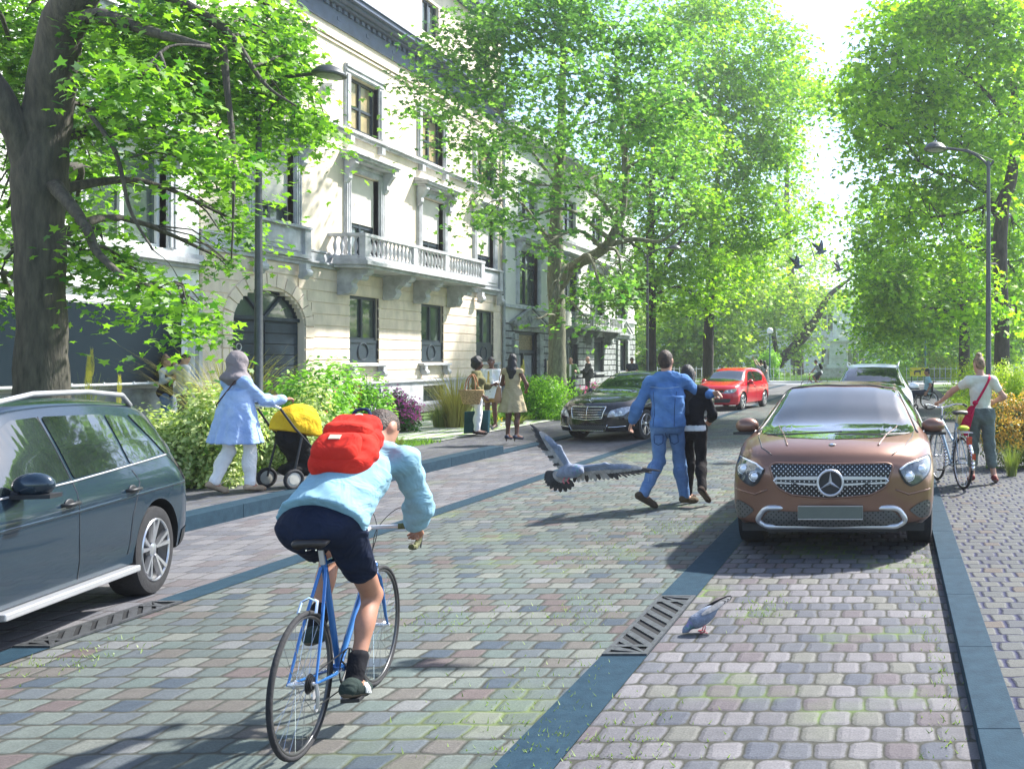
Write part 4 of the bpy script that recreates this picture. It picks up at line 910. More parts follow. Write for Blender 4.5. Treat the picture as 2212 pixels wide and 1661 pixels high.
def mesh_grille(name, col, dot, sc):
    m = bpy.data.materials.new(name); m.use_nodes = True; n = m.node_tree.nodes; l = m.node_tree.links; b = n['Principled BSDF']
    tc = n.new('ShaderNodeTexCoord'); mp = n.new('ShaderNodeMapping'); mp.inputs['Rotation'].default_value = (0, math.radians(45), 0); mp.inputs['Scale'].default_value = (sc, sc, sc)
    v = n.new('ShaderNodeTexVoronoi'); v.inputs['Randomness'].default_value = 0; v.inputs['Scale'].default_value = 1; v.feature = 'F1'
    sx = n.new('ShaderNodeSeparateXYZ'); cx = n.new('ShaderNodeCombineXYZ'); l.new(tc.outputs['Object'], mp.inputs[0]); l.new(mp.outputs[0], sx.inputs[0]); l.new(sx.outputs[0], cx.inputs[0]); l.new(sx.outputs[2], cx.inputs[1]); v.voronoi_dimensions = '2D'; l.new(cx.outputs[0], v.inputs['Vector'])
    r = n.new('ShaderNodeValToRGB'); r.color_ramp.elements[0].position = .16; r.color_ramp.elements[0].color = (*dot, 1); r.color_ramp.elements[1].position = .24; r.color_ramp.elements[1].color = (*col, 1)
    l.new(v.outputs['Distance'], r.inputs[0]); l.new(r.outputs[0], b.inputs[0]); b.inputs['Roughness'].default_value = .35; b.inputs['Metallic'].default_value = .3
    return m
M_DIAM = mesh_grille('diamond_grille', (.012,.013,.015), (.55,.55,.55), 33); M_HONEY = mesh_grille('honeycomb_grille', (.10,.10,.095), (.006,.006,.007), 30)

def rounded(pts, r, n=4):
    out = []; N = len(pts)
    for i in range(N):
        p = Vector((*pts[i], 0)); a = Vector((*pts[i-1], 0)); b = Vector((*pts[(i+1)%N], 0))
        da, db = a-p, b-p; rr = min(r, da.length*.45, db.length*.45); A = p+da.normalized()*rr; B_ = p+db.normalized()*rr
        for k in range(n+1):
            t = k/n; q = A*(1-t)**2+p*2*t*(1-t)+B_*t*t; out.append((q.x, q.y))
    return out
class Car:
    def __init__(c, name, label, st, W, pm, loc, phi, scale, axf, axr, r, tw=.235, fcurve=.30, rcurve=.2, ly=1.0, arch=True):
        c.W = W; c.root = thing(name, label, 'car', loc, phi); c.root.scale = (scale, scale*ly, scale)
        S = spline([tuple(s) for s in st], 6); ymax = st[-1][0]; ymin = st[0][0]; mb = MB(); rings = []
        def ring(s, sc=1, yo=0):
            y, zb, w, zs, ws, zt, wt = s; h = zs-zb; cr = .035*min(1, wt/.5)
            half = [(0,zb),(.55*w,zb),(.90*w,zb+.005),(.975*w,zb+.06),(w*1.0,zb+.30*h),(w*1.005,zb+.58*h),(w*.995,zb+.80*h),(ws*1.01,zb+.93*h),(ws*.985,zs),(ws*.55+wt*.45,zs*.55+zt*.45),(wt*1.04,zt-.05*min(1,(zt-zs)/.2)),(.93*wt,zt),(.6*wt,zt+cr*.7),(0,zt+cr)]
            zc = (zb+zt)/2; pts = []
            for x, z in half+[(-x, z) for x, z in half[-2:0:-1]]:
                x *= sc; z = zc+(z-zc)*sc; yy = y+yo
                f = max(0, (y-(ymax-.75))/.75); yy -= fcurve*f*(abs(x)/W)**2.6
                g = max(0, ((ymin+.6)-y)/.6); yy += rcurve*g*(abs(x)/W)**2.6
                pts.append((x, yy, z))
            return pts
        first, last = S[0], S[-1]
        rings = [ring(first, q, -o) for q, o in ((.02,.03),(.4,.028),(.75,.018),(.93,.006))]+[ring(s) for s in S]+[ring(last, q, o) for q, o in ((.95,.008),(.8,.022),(.45,.034),(.02,.036))]
        n = len(rings[0])
        for R_ in rings: mb.v.extend(R_)
        for i in range(len(rings)-1):
            for k in range(n): mb.f.append((i*n+k, i*n+(k+1)%n, (i+1)*n+(k+1)%n, (i+1)*n+k)); mb.m.append(0)
        mb.f.append(tuple(range(n-1,-1,-1))); mb.m.append(0); mb.f.append(tuple((len(rings)-1)*n+k for k in range(n))); mb.m.append(0)
        c.body = mb.build('body', [pm, M_BLK], c.root, smooth=60, fix=True)
        if arch:
            for y in (axf, axr):
                for s in (-1, 1):
                    cy = MB(); R1 = r*1.13; x0, x1 = sorted((s*(W-.30), s*(W+.3)))
                    cy.lathe([(R1, x0), (R1, x1)], (0, y, r*1.02), 40, 'x'); cy.m = [1]*len(cy.f)
                    co = cy.build('cut', [pm, M_BLK], c.root, fix=True)
                    md = c.body.modifiers.new('b', 'BOOLEAN'); md.object = co; md.operation = 'DIFFERENCE'; md.solver = 'EXACT'
                    bpy.context.view_layer.update(); apply_mods(c.body); bpy.data.objects.remove(co)
            c.body.data.set_sharp_from_angle(angle=math.radians(40))
        bm = bmesh.new(); bm.from_mesh(c.body.data); bmesh.ops.triangulate(bm, faces=bm.faces); c.bvh = BVHTree.FromBMesh(bm); bm.free()
    def hit(c, view, a, b):
        o, d = {'front': ((a, 6, b), (0,-1,0)), 'rear': ((a,-6,b), (0,1,0)), 'left': ((-3, a, b), (1,0,0)), 'right': ((3, a, b), (-1,0,0)), 'top': ((a, b, 4), (0,0,-1))}[view]
        h = c.bvh.ray_cast(Vector(o), Vector(d))
        return (h[0], h[1], Vector(d)) if h[0] is not None else None
    def patch(c, name, m, view, poly, off=.004, parent=None, res=.05, rad=.0):
        if rad: poly = rounded(poly, rad)
        bm = bmesh.new(); vs = [bm.verts.new((a, b, 0)) for a, b in poly]; bm.faces.new(vs); bmesh.ops.triangulate(bm, faces=bm.faces)
        for _ in range(5):
            e = [e for e in bm.edges if e.calc_length() > res]
            if not e: break
            bmesh.ops.subdivide_edges(bm, edges=e, cuts=1); bmesh.ops.triangulate(bm, faces=bm.faces)
        bad = []; up = 1
        for v in bm.verts:
            h = c.hit(view, v.co.x, v.co.y)
            if h is None: bad.append(v)
            else: v.co = h[0]-h[2]*off+h[1]*(off*.5 if h[1].dot(h[2]) < 0 else -off*.5)
        bmesh.ops.delete(bm, geom=bad, context='VERTS'); bmesh.ops.recalc_face_normals(bm, faces=bm.faces)
        me = bpy.data.meshes.new(name); bm.to_mesh(me); bm.free(); me.materials.append(m); me.polygons.foreach_set('use_smooth', [True]*len(me.polygons))
        o = bpy.data.objects.new(name, me); COL.objects.link(o); o.parent = parent or c.root; return o
    def line(c, name, m, view, pts, r=.004, off=.001, closed=False, parent=None, n=10, flat=1.0, mb=None):
        P = []
        pp = list(pts)+([pts[0]] if closed else [])
        for (a0, b0), (a1, b1) in zip(pp[:-1], pp[1:]):
            k = max(1, int(math.hypot(a1-a0, b1-b0)/.04))
            for i in range(k): P.append((a0+(a1-a0)*i/k, b0+(b1-b0)*i/k))
        if not closed: P.append(pp[-1])
        Q = []
        for a, b in P:
            h = c.hit(view, a, b)
            if h: Q.append(h[0]-h[2]*off)
        if len(Q) < 2: return
        own = mb is None; mb = mb or MB(); mb.tube(Q, r, 6, closed=closed)
        if own: return mb.build(name, m, parent or c.root, smooth=True)
    def both(c, name, m, poly, view='side', **k):
        if view == 'side':
            return c.patch(name, m, 'right', poly, **k), c.patch(name, m, 'left', poly, **k)
        return c.patch(name, m, view, poly, **k), c.patch(name, m, view, [(-a, b) for a, b in poly], **k)
    def wheels(c, axf, axr, r, tw, spokes=5, double=False):
        for y in (axf, axr):
            for s in (-1, 1):
                t = thing('wheel', None, None, (s*(c.W-.012-tw/2), y, r)); t.parent = c.root; h = tw/2
                ty = MB().lathe([(r*.68,-h*.9),(r*.80,-h),(r*.96,-h*.9),(r,-h*.6),(r,h*.6),(r*.96,h*.9),(r*.80,h),(r*.68,h*.9)], (0,0,0), 40, 'x'); ty.f = ty.f[:-2]; ty.m = ty.m[:-2]; ty.build('tyre', M_TYRE, t, smooth=35)
                mb = MB(); o = s*h; mb.lathe([(r*.70,-h*.8),(r*.70,h*.8)], (0,0,0), 32, 'x'); mb.f.pop(); mb.f.pop(); mb.m.pop(); mb.m.pop()
                mb.tube([(o*.92, r*.685*math.cos(2*PI*k/32), r*.685*math.sin(2*PI*k/32)) for k in range(32)], r*.028, 6, closed=True)
                for k in range(spokes):
                    for da in ((-.13, .13) if double else (0,)):
                        a = 2*PI*k/spokes+.3; a1 = a+da; w_ = r*(.045 if double else .085)
                        e = Vector((0, -math.sin(a1), math.cos(a1))); q0 = Vector((o*.70, math.cos(a)*r*.14, math.sin(a)*r*.14)); q1 = Vector((o*.88, math.cos(a1+da*.5)*r*.68, math.sin(a1+da*.5)*r*.68))
                        d = Vector((s*.018, 0, 0)); mb.add([q0-e*w_*.8-d, q0+e*w_*.8-d, q1+e*w_*1.25-d, q1-e*w_*1.25-d, q0-e*w_*.6+d, q0+e*w_*.6+d, q1+e*w_+d, q1-e*w_+d], [(0,3,2,1),(4,5,6,7),(0,1,5,4),(1,2,6,5),(2,3,7,6),(3,0,4,7)])
                mb.lathe([(r*.17, o*.55),(r*.17, o*.78),(r*.10, o*.86)][::1 if s > 0 else 1], (0,0,0), 20, 'x')
                mb.build('rim', M_RIM, t, smooth=35)
                MB().lathe([(r*.66, o*.25),(r*.66, o*.27)], (0,0,0), 28, 'x').build('brake_disc', mat('dark_brake_steel', (.03,.03,.032), .5, .5), t)  # disc in a plain dark steel colour
    def mirror(c, y, z, m, w=.24, x=None):
        for s in (-1, 1):
            x0 = (x or c.W*.90)*s; mb = MB(); mb.ell((x0+s*w*.55, y, z), (w*.5, .09, .085), 16, 10)
            o = mb.build('mirror', m, c.root, smooth=True)
            b = MB(); b.tube([(x0-s*.04, y+.02, z-.07), (x0+s*.1, y, z-.06)], .03, 8); b.box(*sorted((x0+s*.03, x0+s*(w+.02))), y-.08, y+.085, z-.088, z-.06); b.build('foot', M_BLK, o, smooth=30)
            g = MB(); g.ell((x0+s*w*.55, y-.06, z), (w*.42, .045, .068), 12, 8); g.build('glass', M_CGL, o, smooth=True)
    def handles(c, ys, z, m):
        for y in ys:
            for v in ('left', 'right'):
                h = c.hit(v, y, z)
                if not h: continue
                p = h[0]; s = 1 if v == 'right' else -1; mb = MB(); mb.tube([(p.x-s*.01, y-.11, z), (p.x+s*.03, y-.08, z), (p.x+s*.035, y+.08, z), (p.x-s*.01, y+.11, z)], .014, 8)
                mb.ell((p.x, y, z), (.008, .075, .04), 12, 6); mb.build('door_handle', m, c.root, smooth=True)
def star_emblem(r, t=.02):
    mb = MB(); mb.tube([(r*math.cos(2*PI*k/40), 0, r*math.sin(2*PI*k/40)) for k in range(40)], r*.10, 8, closed=True)
    for k in range(3):
        a = PI/2+2*PI*k/3; d = Vector((math.cos(a), 0, math.sin(a))); e = Vector((-math.sin(a), 0, math.cos(a)))
        mb.add([d*r*.95, e*r*.15, -e*r*.15, Vector((0, t, 0)), d*r*.1+e*0], [(0,1,3),(0,3,2),(1,2,3)])
    return mb
def ringtube(mb, cx, cz, y, r, t):
    mb.tube([(cx+r*math.cos(2*PI*k/24), y, cz+r*math.sin(2*PI*k/24)) for k in range(24)], t, 6, closed=True)

SUVST = [(-2.30,.52,.80,.98,.78,1.10,.62),(-2.24,.38,.90,1.02,.84,1.28,.62),(-2.05,.30,.94,1.05,.89,1.50,.62),(-1.7,.28,.95,1.06,.91,1.60,.62),(-.9,.27,.95,1.05,.92,1.655,.63),(-.1,.27,.95,1.04,.92,1.66,.62),(.42,.27,.95,1.03,.92,1.60,.61),
 (.85,.27,.95,1.02,.92,1.38,.65),(1.22,.27,.95,1.01,.92,1.13,.74),(1.7,.27,.95,.98,.91,1.06,.76),(2.05,.28,.94,.91,.88,1.00,.74),(2.24,.28,.92,.84,.85,.93,.70),(2.33,.30,.88,.78,.82,.84,.64)]
def suv_sides(c, q=0, trim=M_BLK):
    c.both('side_window', M_CGL, [(.98,1.07),(-.08,1.10),(-.08,1.56),(.25,1.55),(.50,1.46)], rad=.03)
    c.both('side_window', M_CGL, [(-.14,1.10),(-1.02,1.13),(-1.02,1.54),(-.14,1.56)], rad=.03)
    c.both('side_window', M_CGL, [(-1.07,1.13),(-1.72,1.17),(-1.40,1.50),(-1.07,1.535)], rad=.03)
    for v in ('left', 'right'):
        c.line('window_trim', M_SATIN, v, [(1.05,1.05),(-.1,1.08),(-1.8,1.15)], r=.008, off=.004)
        for L in ([(1.12,.36),(1.10,.75),(1.02,1.04)],[(-.10,1.56),(-.10,1.08),(-.06,.7),(-.08,.36)],[(-1.05,1.08),(-1.10,.98),(-.92,.72),(-.86,.42)]): c.line('door_seam', M_BLK, v, L, r=.005, off=-.001)
        

# -- brown car in the right lane, front to the camera
c = Car('parked_car', 'copper-brown off-road coupe parked nose-on in the right lane, big star emblem in its grille', [(y, a, b, d, e, min(f, 1.62)-.13*max(0,(f-1.1)/.5), g) for y,a,b,d,e,f,g in SUVST], .95, paint('copper_paint', (.19,.095,.062), .34, .5), (-.545, 10.33, 0), PI, .97, 1.45, -1.4, .36)
c.wheels(1.45, -1.4, .36, .25, 5, True)
z0 = lambda z: z
c.patch('windscreen', M_CGL, 'front', [(-.775,1.075),(-.40,1.055),(0,1.05),(.40,1.055),(.775,1.075),(.70,1.22),(.575,1.465),(.3,1.49),(-.3,1.49),(-.575,1.465),(-.70,1.22)], off=.006, rad=.03, res=.04)
c.line('screen_frame', M_BLK, 'front', [(-.80,1.065),(-.60,1.47),(-.3,1.505),(.3,1.505),(.60,1.47),(.80,1.065)], r=.014, off=.004)
mb = MB(); c.line('', None, 'front', [(-.72,1.075),(.0,1.085)], r=.008, off=.02, mb=mb); c.line('', None, 'front', [(.66,1.07),(-.06,1.10)], r=.008, off=.02, mb=mb); mb.build('wipers', M_BLK, c.root)
hx = [(.60,.80),(.66,.68),(.72,.635),(.80,.66),(.90,.74),(.925,.84),(.90,.905),(.78,.885)]
for s in (-1, 1):
    h = c.patch('headlight', M_BLK, 'front', [(s*a, b) for a, b in hx], off=.005, rad=.03)
    c.patch('lens', mat('clear_lamp_cover', (.16,.18,.20), .06, .4, var=.5, vs=18, coat=1, col2=(.03,.035,.04)), 'front', [(s*a, b) for a, b in [(.615,.80),(.67,.70),(.73,.655),(.80,.675),(.89,.75),(.91,.83),(.89,.89),(.78,.87)]], off=.010, rad=.03, parent=h)
    for cx, cz, rr in ((.70,.735,.045),(.815,.79,.045)):
        hh = c.hit('front', s*cx, cz)
        mb = MB(); mb.ell(hh[0]+Vector((0,.004,0)), (rr, .04, rr*.85), 16, 8); mb.build('projector', M_LENS, h, smooth=True)
        mb = MB(); mb.tube([hh[0]+Vector((rr*1.15*math.cos(2*PI*k/16), .018, rr*1.0*math.sin(2*PI*k/16))) for k in range(16)], .006, 5, closed=True); mb.build('ring', M_CHROME, h, smooth=True)
    c.line('daylight_strip', M_LENS, 'front', [(s*.62,.80),(s*.69,.845),(s*.78,.868),(s*.88,.885)], r=.010, off=.014, parent=h)
gp = [(-.56,.84),(-.50,.655),(-.36,.585),(0,.555),(.36,.585),(.50,.655),(.56,.84),(.50,.862),(-.50,.862)]
g = c.patch('grille', M_DIAM, 'front', gp, off=.006, rad=.05)
c.line('grille_rim', MATS['copper_paint'], 'front', rounded(gp, .05), r=.010, off=.006, closed=True, parent=g)
h = c.hit('front', 0, .70); yf = h[0].y
mb = MB()
for s in (-1, 1):
    for za, zb_ in ((.745,.725),(.690,.672)):
        mb.add([(s*.10,yf+.03,za+.012 if za > .7 else za),(s*.10,yf+.03,zb_),(s*.50,yf-.045,zb_-(.006 if za>.7 else -.012)),(s*.50,yf-.045,za-.006 if za > .7 else za+.008),(s*.10,yf+.0,za),(s*.10,yf,zb_),(s*.50,yf-.08,zb_),(s*.50,yf-.08,za)], [(0,1,2,3),(4,7,6,5),(0,3,7,4),(1,5,6,2),(2,6,7,3)])
    mb.tube([(s*.485,yf-.05,.735),(s*.515,yf-.055,.707),(s*.485,yf-.05,.68)], .011, 6)
mb.build('grille_bar', M_SATIN, g)
em = star_emblem(.112); em.xf(Matrix.Translation((0, yf+.045, .70))); e = em.build('star_emblem', M_SATIN, g, smooth=40)
MB().lathe([(.118, yf+.0),(.118, yf+.032)], (0,0,.70), 32, 'y').build('emblem_back', M_BLK, g)
hh = c.hit('top', 0, 2.12); mb = MB(); mb.ell(hh[0], (.035,.035,.012), 16, 6); mb.build('bonnet_badge', M_CHROME, c.root, smooth=True)
for v in (-1, 1): c.line('bonnet_seam', M_BLK, 'top', [(v*.78,1.15),(v*.74,1.7),(v*.66,2.05),(v*.55,2.19)], r=.005, off=.0)
for v in (-1, 1): c.line('bonnet_crease', MATS['copper_paint'], 'top', [(v*.60,1.25),(v*.50,1.7),(v*.42,2.1)], r=.012, off=-.004)
pl = MB(); pl.box(-.29,.29,yf+.0,yf+.045,.375,.495); pl.build('number_plate', M_PLATE, c.root, bevel=.006)
mb = MB(); frame_pts = [(-.288,.377),(.288,.377),(.288,.493),(-.288,.493)]
mb.tube([(a, yf+.047, b) for a, b in frame_pts], .004, 4, closed=True); mb.build('plate_rim', M_SATIN, c.root)
c.both('air_intake', M_HONEY, [(.70,.43),(.80,.345),(.89,.345),(.91,.47),(.88,.51),(.80,.485)], view='front', off=.006, rad=.03)
c.patch('lower_bumper', M_BLK, 'front', [(-.94,.33),(-.70,.31),(.70,.31),(.94,.33),(.90,.27),(-.90,.27)], off=.004)
low = [(-.68,.34),(-.60,.46),(.60,.46),(.68,.34),(.60,.285),(-.60,.285)]
c.patch('lower_grille', M_HONEY, 'front', [(-.64,.345),(-.56,.435),(.56,.435),(.64,.345),(.57,.30),(-.57,.30)], off=.008, rad=.04)
mb = MB(); P = rounded(low, .08, 6); Q = []
for a, b in P:
    h = c.hit('front', a, max(b, .30)); Q.append(Vector((a, h[0].y+.012, b)))
mb.tube(Q, .026, 8, closed=True); mb.build('bumper_trim', M_SATIN, c.root, smooth=True)
c.line('bumper_crease', MATS['copper_paint'], 'front', [(.58,.62),(.70,.57),(.90,.60)], r=.01, off=-.003); c.line('bumper_crease', MATS['copper_paint'], 'front', [(-.58,.62),(-.70,.57),(-.90,.60)], r=.01, off=-.003)
mb = MB(); mb.box(-.85,.85,-1.9,2.0,.2,.3); mb.box(-.6,.6,1.9,2.15,.215,.285); mb.build('underbody', M_BLK, c.root)
c.mirror(.90, 1.10, MATS['copper_paint'], .25, .84)
suv_sides(c)

# -- dark blue off-roader on the left
def _f(s): return s
c = Car('parked_car', 'dark blue-green off-roader cut by the left edge, its rear wheel beside the drain strip', SUVST, .95, paint('dark_teal_paint', (.012,.028,.046), .22, .3), (-6.10, 5.80, 0), PI+math.radians(12), .88, 1.45, -1.4, .375, ly=.77)
c.wheels(1.45, -1.4, .375, .25, 5, True); suv_sides(c); c.handles([.05,-.95], .93, M_BLK); c.mirror(.66, 1.13, MATS['dark_teal_paint'], .25, .86)
c.patch('windscreen', M_CGL, 'front', [(-.80,1.09),(0,1.08),(.80,1.09),(.60,1.55),(-.60,1.55)], off=.006, rad=.03)
c.patch('rear_window', M_CGL, 'rear', [(-.72,1.14),(.72,1.14),(.58,1.50),(-.58,1.50)], off=.006, rad=.04)
c.both('tail_light', M_REDL, [(.62,.95),(.82,.97),(.80,1.10),(.66,1.08)], view='rear', off=.006, rad=.02)
c.both('tail_light', M_REDL, [(-2.02,.92),(-2.16,.90),(-2.17,1.08),(-2.08,1.10)], off=.006, rad=.02)
for s in (-1, 1):
    mb = MB(); mb.tube([(s*.60,-1.75,1.585),(s*.62,-1.55,1.68),(s*.64,-.9,1.725),(s*.64,-.1,1.73),(s*.62,.35,1.68),(s*.60,.5,1.60)], .020, 8); mb.build('roof_rail', M_SATIN, c.root, smooth=True)
    mb = MB(); mb.box(*sorted((s*.90, s*1.0)), -.95, 1.0, .27, .32); mb.build('side_step', M_SATIN, c.root, bevel=.01)
for v in ('left','right'):
    c.line('side_crease', MATS['dark_teal_paint'], v, [(1.9,.84),(0,.86),(-2.0,.90)], r=.012, off=-.004)
    c.line('rear_quarter_seam', M_BLK, v, [(-1.80,1.17),(-1.98,1.0),(-2.1,.95)], r=.005, off=-.001)
    c.patch('rear_side_glass', M_CGL, v, [(-1.80,1.16),(-2.04,1.17),(-1.78,1.49),(-1.50,1.52)], off=.005, rad=.03)
    c.patch('bumper_skirt', M_BLK, v, [(-1.86,.30),(-2.1,.33),(-2.1,.50),(-1.9,.48)], off=.005)

# -- black saloon
SED = [(-2.30,.42,.70,.82,.68,.88,.55),(-2.22,.30,.82,.90,.78,.98,.66),(-1.95,.22,.87,.95,.83,1.03,.72),(-1.55,.2,.885,.97,.85,1.06,.73),(-1.25,.2,.89,.97,.86,1.17,.66),(-.75,.2,.89,.96,.87,1.37,.59),(-.2,.2,.89,.95,.87,1.43,.58),
 (.3,.2,.89,.94,.87,1.41,.58),(.68,.2,.89,.93,.87,1.27,.62),(1.05,.2,.89,.92,.87,1.06,.70),(1.35,.2,.89,.89,.86,.98,.73),(1.75,.2,.88,.84,.84,.92,.72),(2.1,.2,.87,.76,.80,.84,.68),(2.28,.21,.84,.68,.77,.76,.62),(2.36,.24,.78,.62,.70,.67,.56)]
c = Car('parked_car', 'black saloon with upright slatted chrome grille parked on the left side behind the couple', SED, .89, paint('black_paint', (.010,.011,.012), .15, .2), (-5.86, 21.75, 0), PI-math.radians(14), 1.0, 1.45, -1.31, .33)
c.wheels(1.45, -1.31, .33, .225, 5, True)
def sedan_sides(c, f=1.0):
    c.both('side_window', M_CGL, [(.82,.98),(-.12,1.0),(-.12,1.34),(.2,1.34),(.42,1.28)], rad=.03)
    c.both('side_window', M_CGL, [(-.17,1.0),(-1.10,1.02),(-.85,1.22),(-.6,1.32),(-.17,1.34)], rad=.03)
    for v in ('left','right'):
        for L in ([(1.05,.3),(1.04,.65),(.95,.93)],[(-.14,1.34),(-.14,.95),(-.12,.3)],[(-1.08,1.0),(-1.0,.8),(-.88,.35)]): c.line('door_seam', M_BLK, v, L, r=.005, off=-.001)
        c.line('side_crease', c.body.data.materials[0], v, [(1.9,.70),(0,.74),(-2.0,.80)], r=.010, off=-.003)
    c.handles([.0,-.9], .84, c.body.data.materials[0])
sedan_sides(c); c.mirror(.72, 1.0, MATS['black_paint'], .2, .84)
c.patch('windscreen', M_CGL, 'front', [(-.72,1.02),(0,1.0),(.72,1.02),(.56,1.33),(0,1.37),(-.56,1.33)], off=.006, rad=.03)
sg = [(-.40,.74),(.40,.74),(.345,.50),(0,.465),(-.345,.50)]
g = c.patch('grille', M_BLK, 'front', sg, off=.006); c.line('grille_frame', M_CHROME, 'front', sg, r=.013, off=.012, closed=True, parent=g)
mb = MB()
for z in (.685,.635,.585,.535): c.line('', None, 'front', [(-.37+(.74-z)*.2,z),(0,z-.012),(.37-(.74-z)*.2,z)], r=.007, off=.014, mb=mb)
c.line('', None, 'front', [(0,.74),(0,.47)], r=.006, off=.014, mb=mb); mb.build('slats', M_CHROME, g)
for s in (-1, 1):
    h = c.patch('headlight', M_LAMP, 'front', [(s*a, b) for a, b in [(.44,.52),(.74,.56),(.82,.66),(.82,.74),(.70,.73),(.50,.66)]], off=.007, rad=.03)
    for cx in (.55,.68):
        p = c.hit('front', s*cx, .615); MB().ell(p[0], (.045,.02,.04), 14, 8).build('projector', M_LENS, h, smooth=True)
    c.patch('headlight_wing', M_LAMP, 'right' if s > 0 else 'left', [(1.80,.64),(2.02,.60),(2.05,.70),(1.85,.78)], off=.006, rad=.02)
    c.line('fog_trim', M_CHROME, 'front', [(s*.46,.315),(s*.62,.32),(s*.78,.335)], r=.012, off=.010)
c.patch('lower_grille', M_HONEY, 'front', [(-.42,.36),(.42,.36),(.36,.245),(-.36,.245)], off=.006, rad=.02)
c.line('lower_lip', M_CHROME, 'front', [(-.45,.37),(-.39,.24),(.39,.24),(.45,.37)], r=.008, off=.01)
h = c.hit('top', 0, 2.22); em = star_emblem(.045, .006); em.xf(Matrix.Translation((h[0].x, h[0].y, h[0].z+.055))); em.tube([(h[0].x,h[0].y,h[0].z-.01),(h[0].x,h[0].y,h[0].z+.02)], .008, 6); em.build('bonnet_star', M_CHROME, c.root, smooth=40)
for v in (-1, 1): c.line('bonnet_seam', M_BLK, 'top', [(v*.74,1.2),(v*.68,1.8),(v*.45,2.2)], r=.004, off=0)
c.patch('rear_window', M_CGL, 'rear', [(-.66,1.05),(.66,1.05),(.55,1.33),(-.55,1.33)], off=.006, rad=.03)

# -- red hatchback
HAT = [(-1.98,.50,.74,.86,.70,.98,.58),(-1.90,.32,.80,.90,.77,1.15,.60),(-1.72,.24,.83,.93,.80,1.34,.58),(-1.3,.2,.84,.94,.81,1.43,.57),(-.6,.2,.84,.93,.82,1.47,.57),(0,.2,.84,.92,.82,1.46,.57),(.38,.2,.84,.92,.82,1.37,.58),(.85,.2,.84,.91,.82,1.10,.66),
 (1.1,.2,.84,.89,.81,1.0,.70),(1.5,.2,.83,.84,.80,.93,.70),(1.8,.2,.82,.76,.77,.85,.66),(1.93,.21,.79,.68,.73,.76,.60),(1.99,.25,.72,.62,.66,.68,.54)]
c = Car('parked_car', 'small bright red hatchback parked behind the black saloon in the left lane', HAT, .84, paint('red_paint', (.55,.012,.03), .18, .1), (-5.70, 32.9, 0), PI-math.radians(10), .96, 1.22, -1.25, .315, fcurve=.24)
c.wheels(1.22, -1.25, .315, .2, 5); c.mirror(.60, 1.0, MATS['red_paint'], .2, .78)
c.both('side_window', M_CGL, [(.66,.97),(-.18,.99),(-.18,1.37),(.08,1.36),(.26,1.29)], rad=.03); c.both('side_window', M_CGL, [(-.23,.99),(-1.05,1.02),(-1.30,1.18),(-1.10,1.33),(-.23,1.37)], rad=.03)
for v in ('left','right'):
    for L in ([(.85,.3),(.86,.62),(.78,.9)],[(-.20,1.37),(-.20,.95),(-.18,.3)],[(-1.0,1.0),(-.93,.75),(-.88,.4)]): c.line('door_seam', M_BLK, v, L, r=.004, off=-.001)
    
c.handles([-.05,-.85], .82, MATS['red_paint'])
c.patch('windscreen', M_CGL, 'front', [(-.68,1.03),(0,1.01),(.68,1.03),(.55,1.36),(0,1.39),(-.55,1.36)], off=.006, rad=.03)
c.patch('grille', M_BLK, 'front', [(-.36,.72),(.36,.72),(.36,.64),(-.36,.64)], off=.006, rad=.02); c.line('grille_strip', M_CHROME, 'front', [(-.38,.638),(.38,.638)], r=.008, off=.01)
for s in (-1, 1):
    h = c.patch('headlight', M_LAMP, 'front', [(s*a, b) for a, b in [(.38,.62),(.66,.62),(.76,.70),(.74,.78),(.60,.76),(.40,.72)]], off=.007, rad=.03)
    for cx in (.48,.61):
        p = c.hit('front', s*cx, .68); MB().ell(p[0], (.04,.02,.04), 12, 6).build('projector', M_LENS, h, smooth=True)
c.patch('lower_grille', M_BLK, 'front', [(-.62,.43),(.62,.43),(.56,.29),(-.56,.29)], off=.006, rad=.03)
h = c.hit('front', 0, .52); MB().box(-.26,.26,h[0].y-.01,h[0].y+.02,.465,.575).build('number_plate', M_PLATEW, c.root)
h = c.hit('front', 0, .685); mb = MB(); y = h[0].y+.018
ringtube(mb, 0, .685, y, .065, .008)
mb.tube([(-.045,y,.725),(0,y,.635)], .006, 5); mb.tube([(.045,y,.725),(0,y,.635)], .006, 5); mb.tube([(-.022,y,.735),(0,y,.69),(.022,y,.735)], .006, 5); mb.tube([(-.058,y,.70),(-.028,y,.635),(0,y,.69),(.028,y,.635),(.058,y,.70)], .006, 5)
mb.build('round_badge', M_CHROME, c.root)
for v in (-1, 1): c.line('bonnet_seam', M_BLK, 'top', [(v*.70,1.0),(v*.64,1.5),(v*.52,1.82)], r=.004, off=0)
c.both('tail_light', M_REDL, [(.50,.84),(.72,.86),(.72,1.02),(.58,1.0)], view='rear', off=.006)

# -- silver off-roader behind the brown car
c = Car('parked_car', 'silver off-roader standing directly behind the copper-brown car in the right lane', [(y, a, b, d, e, f-.06*max(0,(f-1.1)/.5), g) for y,a,b,d,e,f,g in SUVST], .94, paint('silver_paint', (.74,.76,.77), .45, .0), (-.50, 22.6, 0), PI, 1.0, 1.45, -1.4, .36)
c.wheels(1.45, -1.4, .36, .24, 5); c.mirror(.88, 1.12, MATS['silver_paint'], .25, .84); suv_sides(c)
c.patch('windscreen', M_CGL, 'front', [(-.78,1.085),(0,1.07),(.78,1.085),(.60,1.53),(0,1.555),(-.60,1.53)], off=.006, rad=.03)
gp = [(-.36,.88),(.36,.88),(.40,.78),(.32,.42),(-.32,.42),(-.40,.78)]
g = c.patch('grille', M_BLK, 'front', gp, off=.006, rad=.04); c.line('grille_rim', M_CHROME, 'front', gp, r=.014, off=.01, closed=True, parent=g)
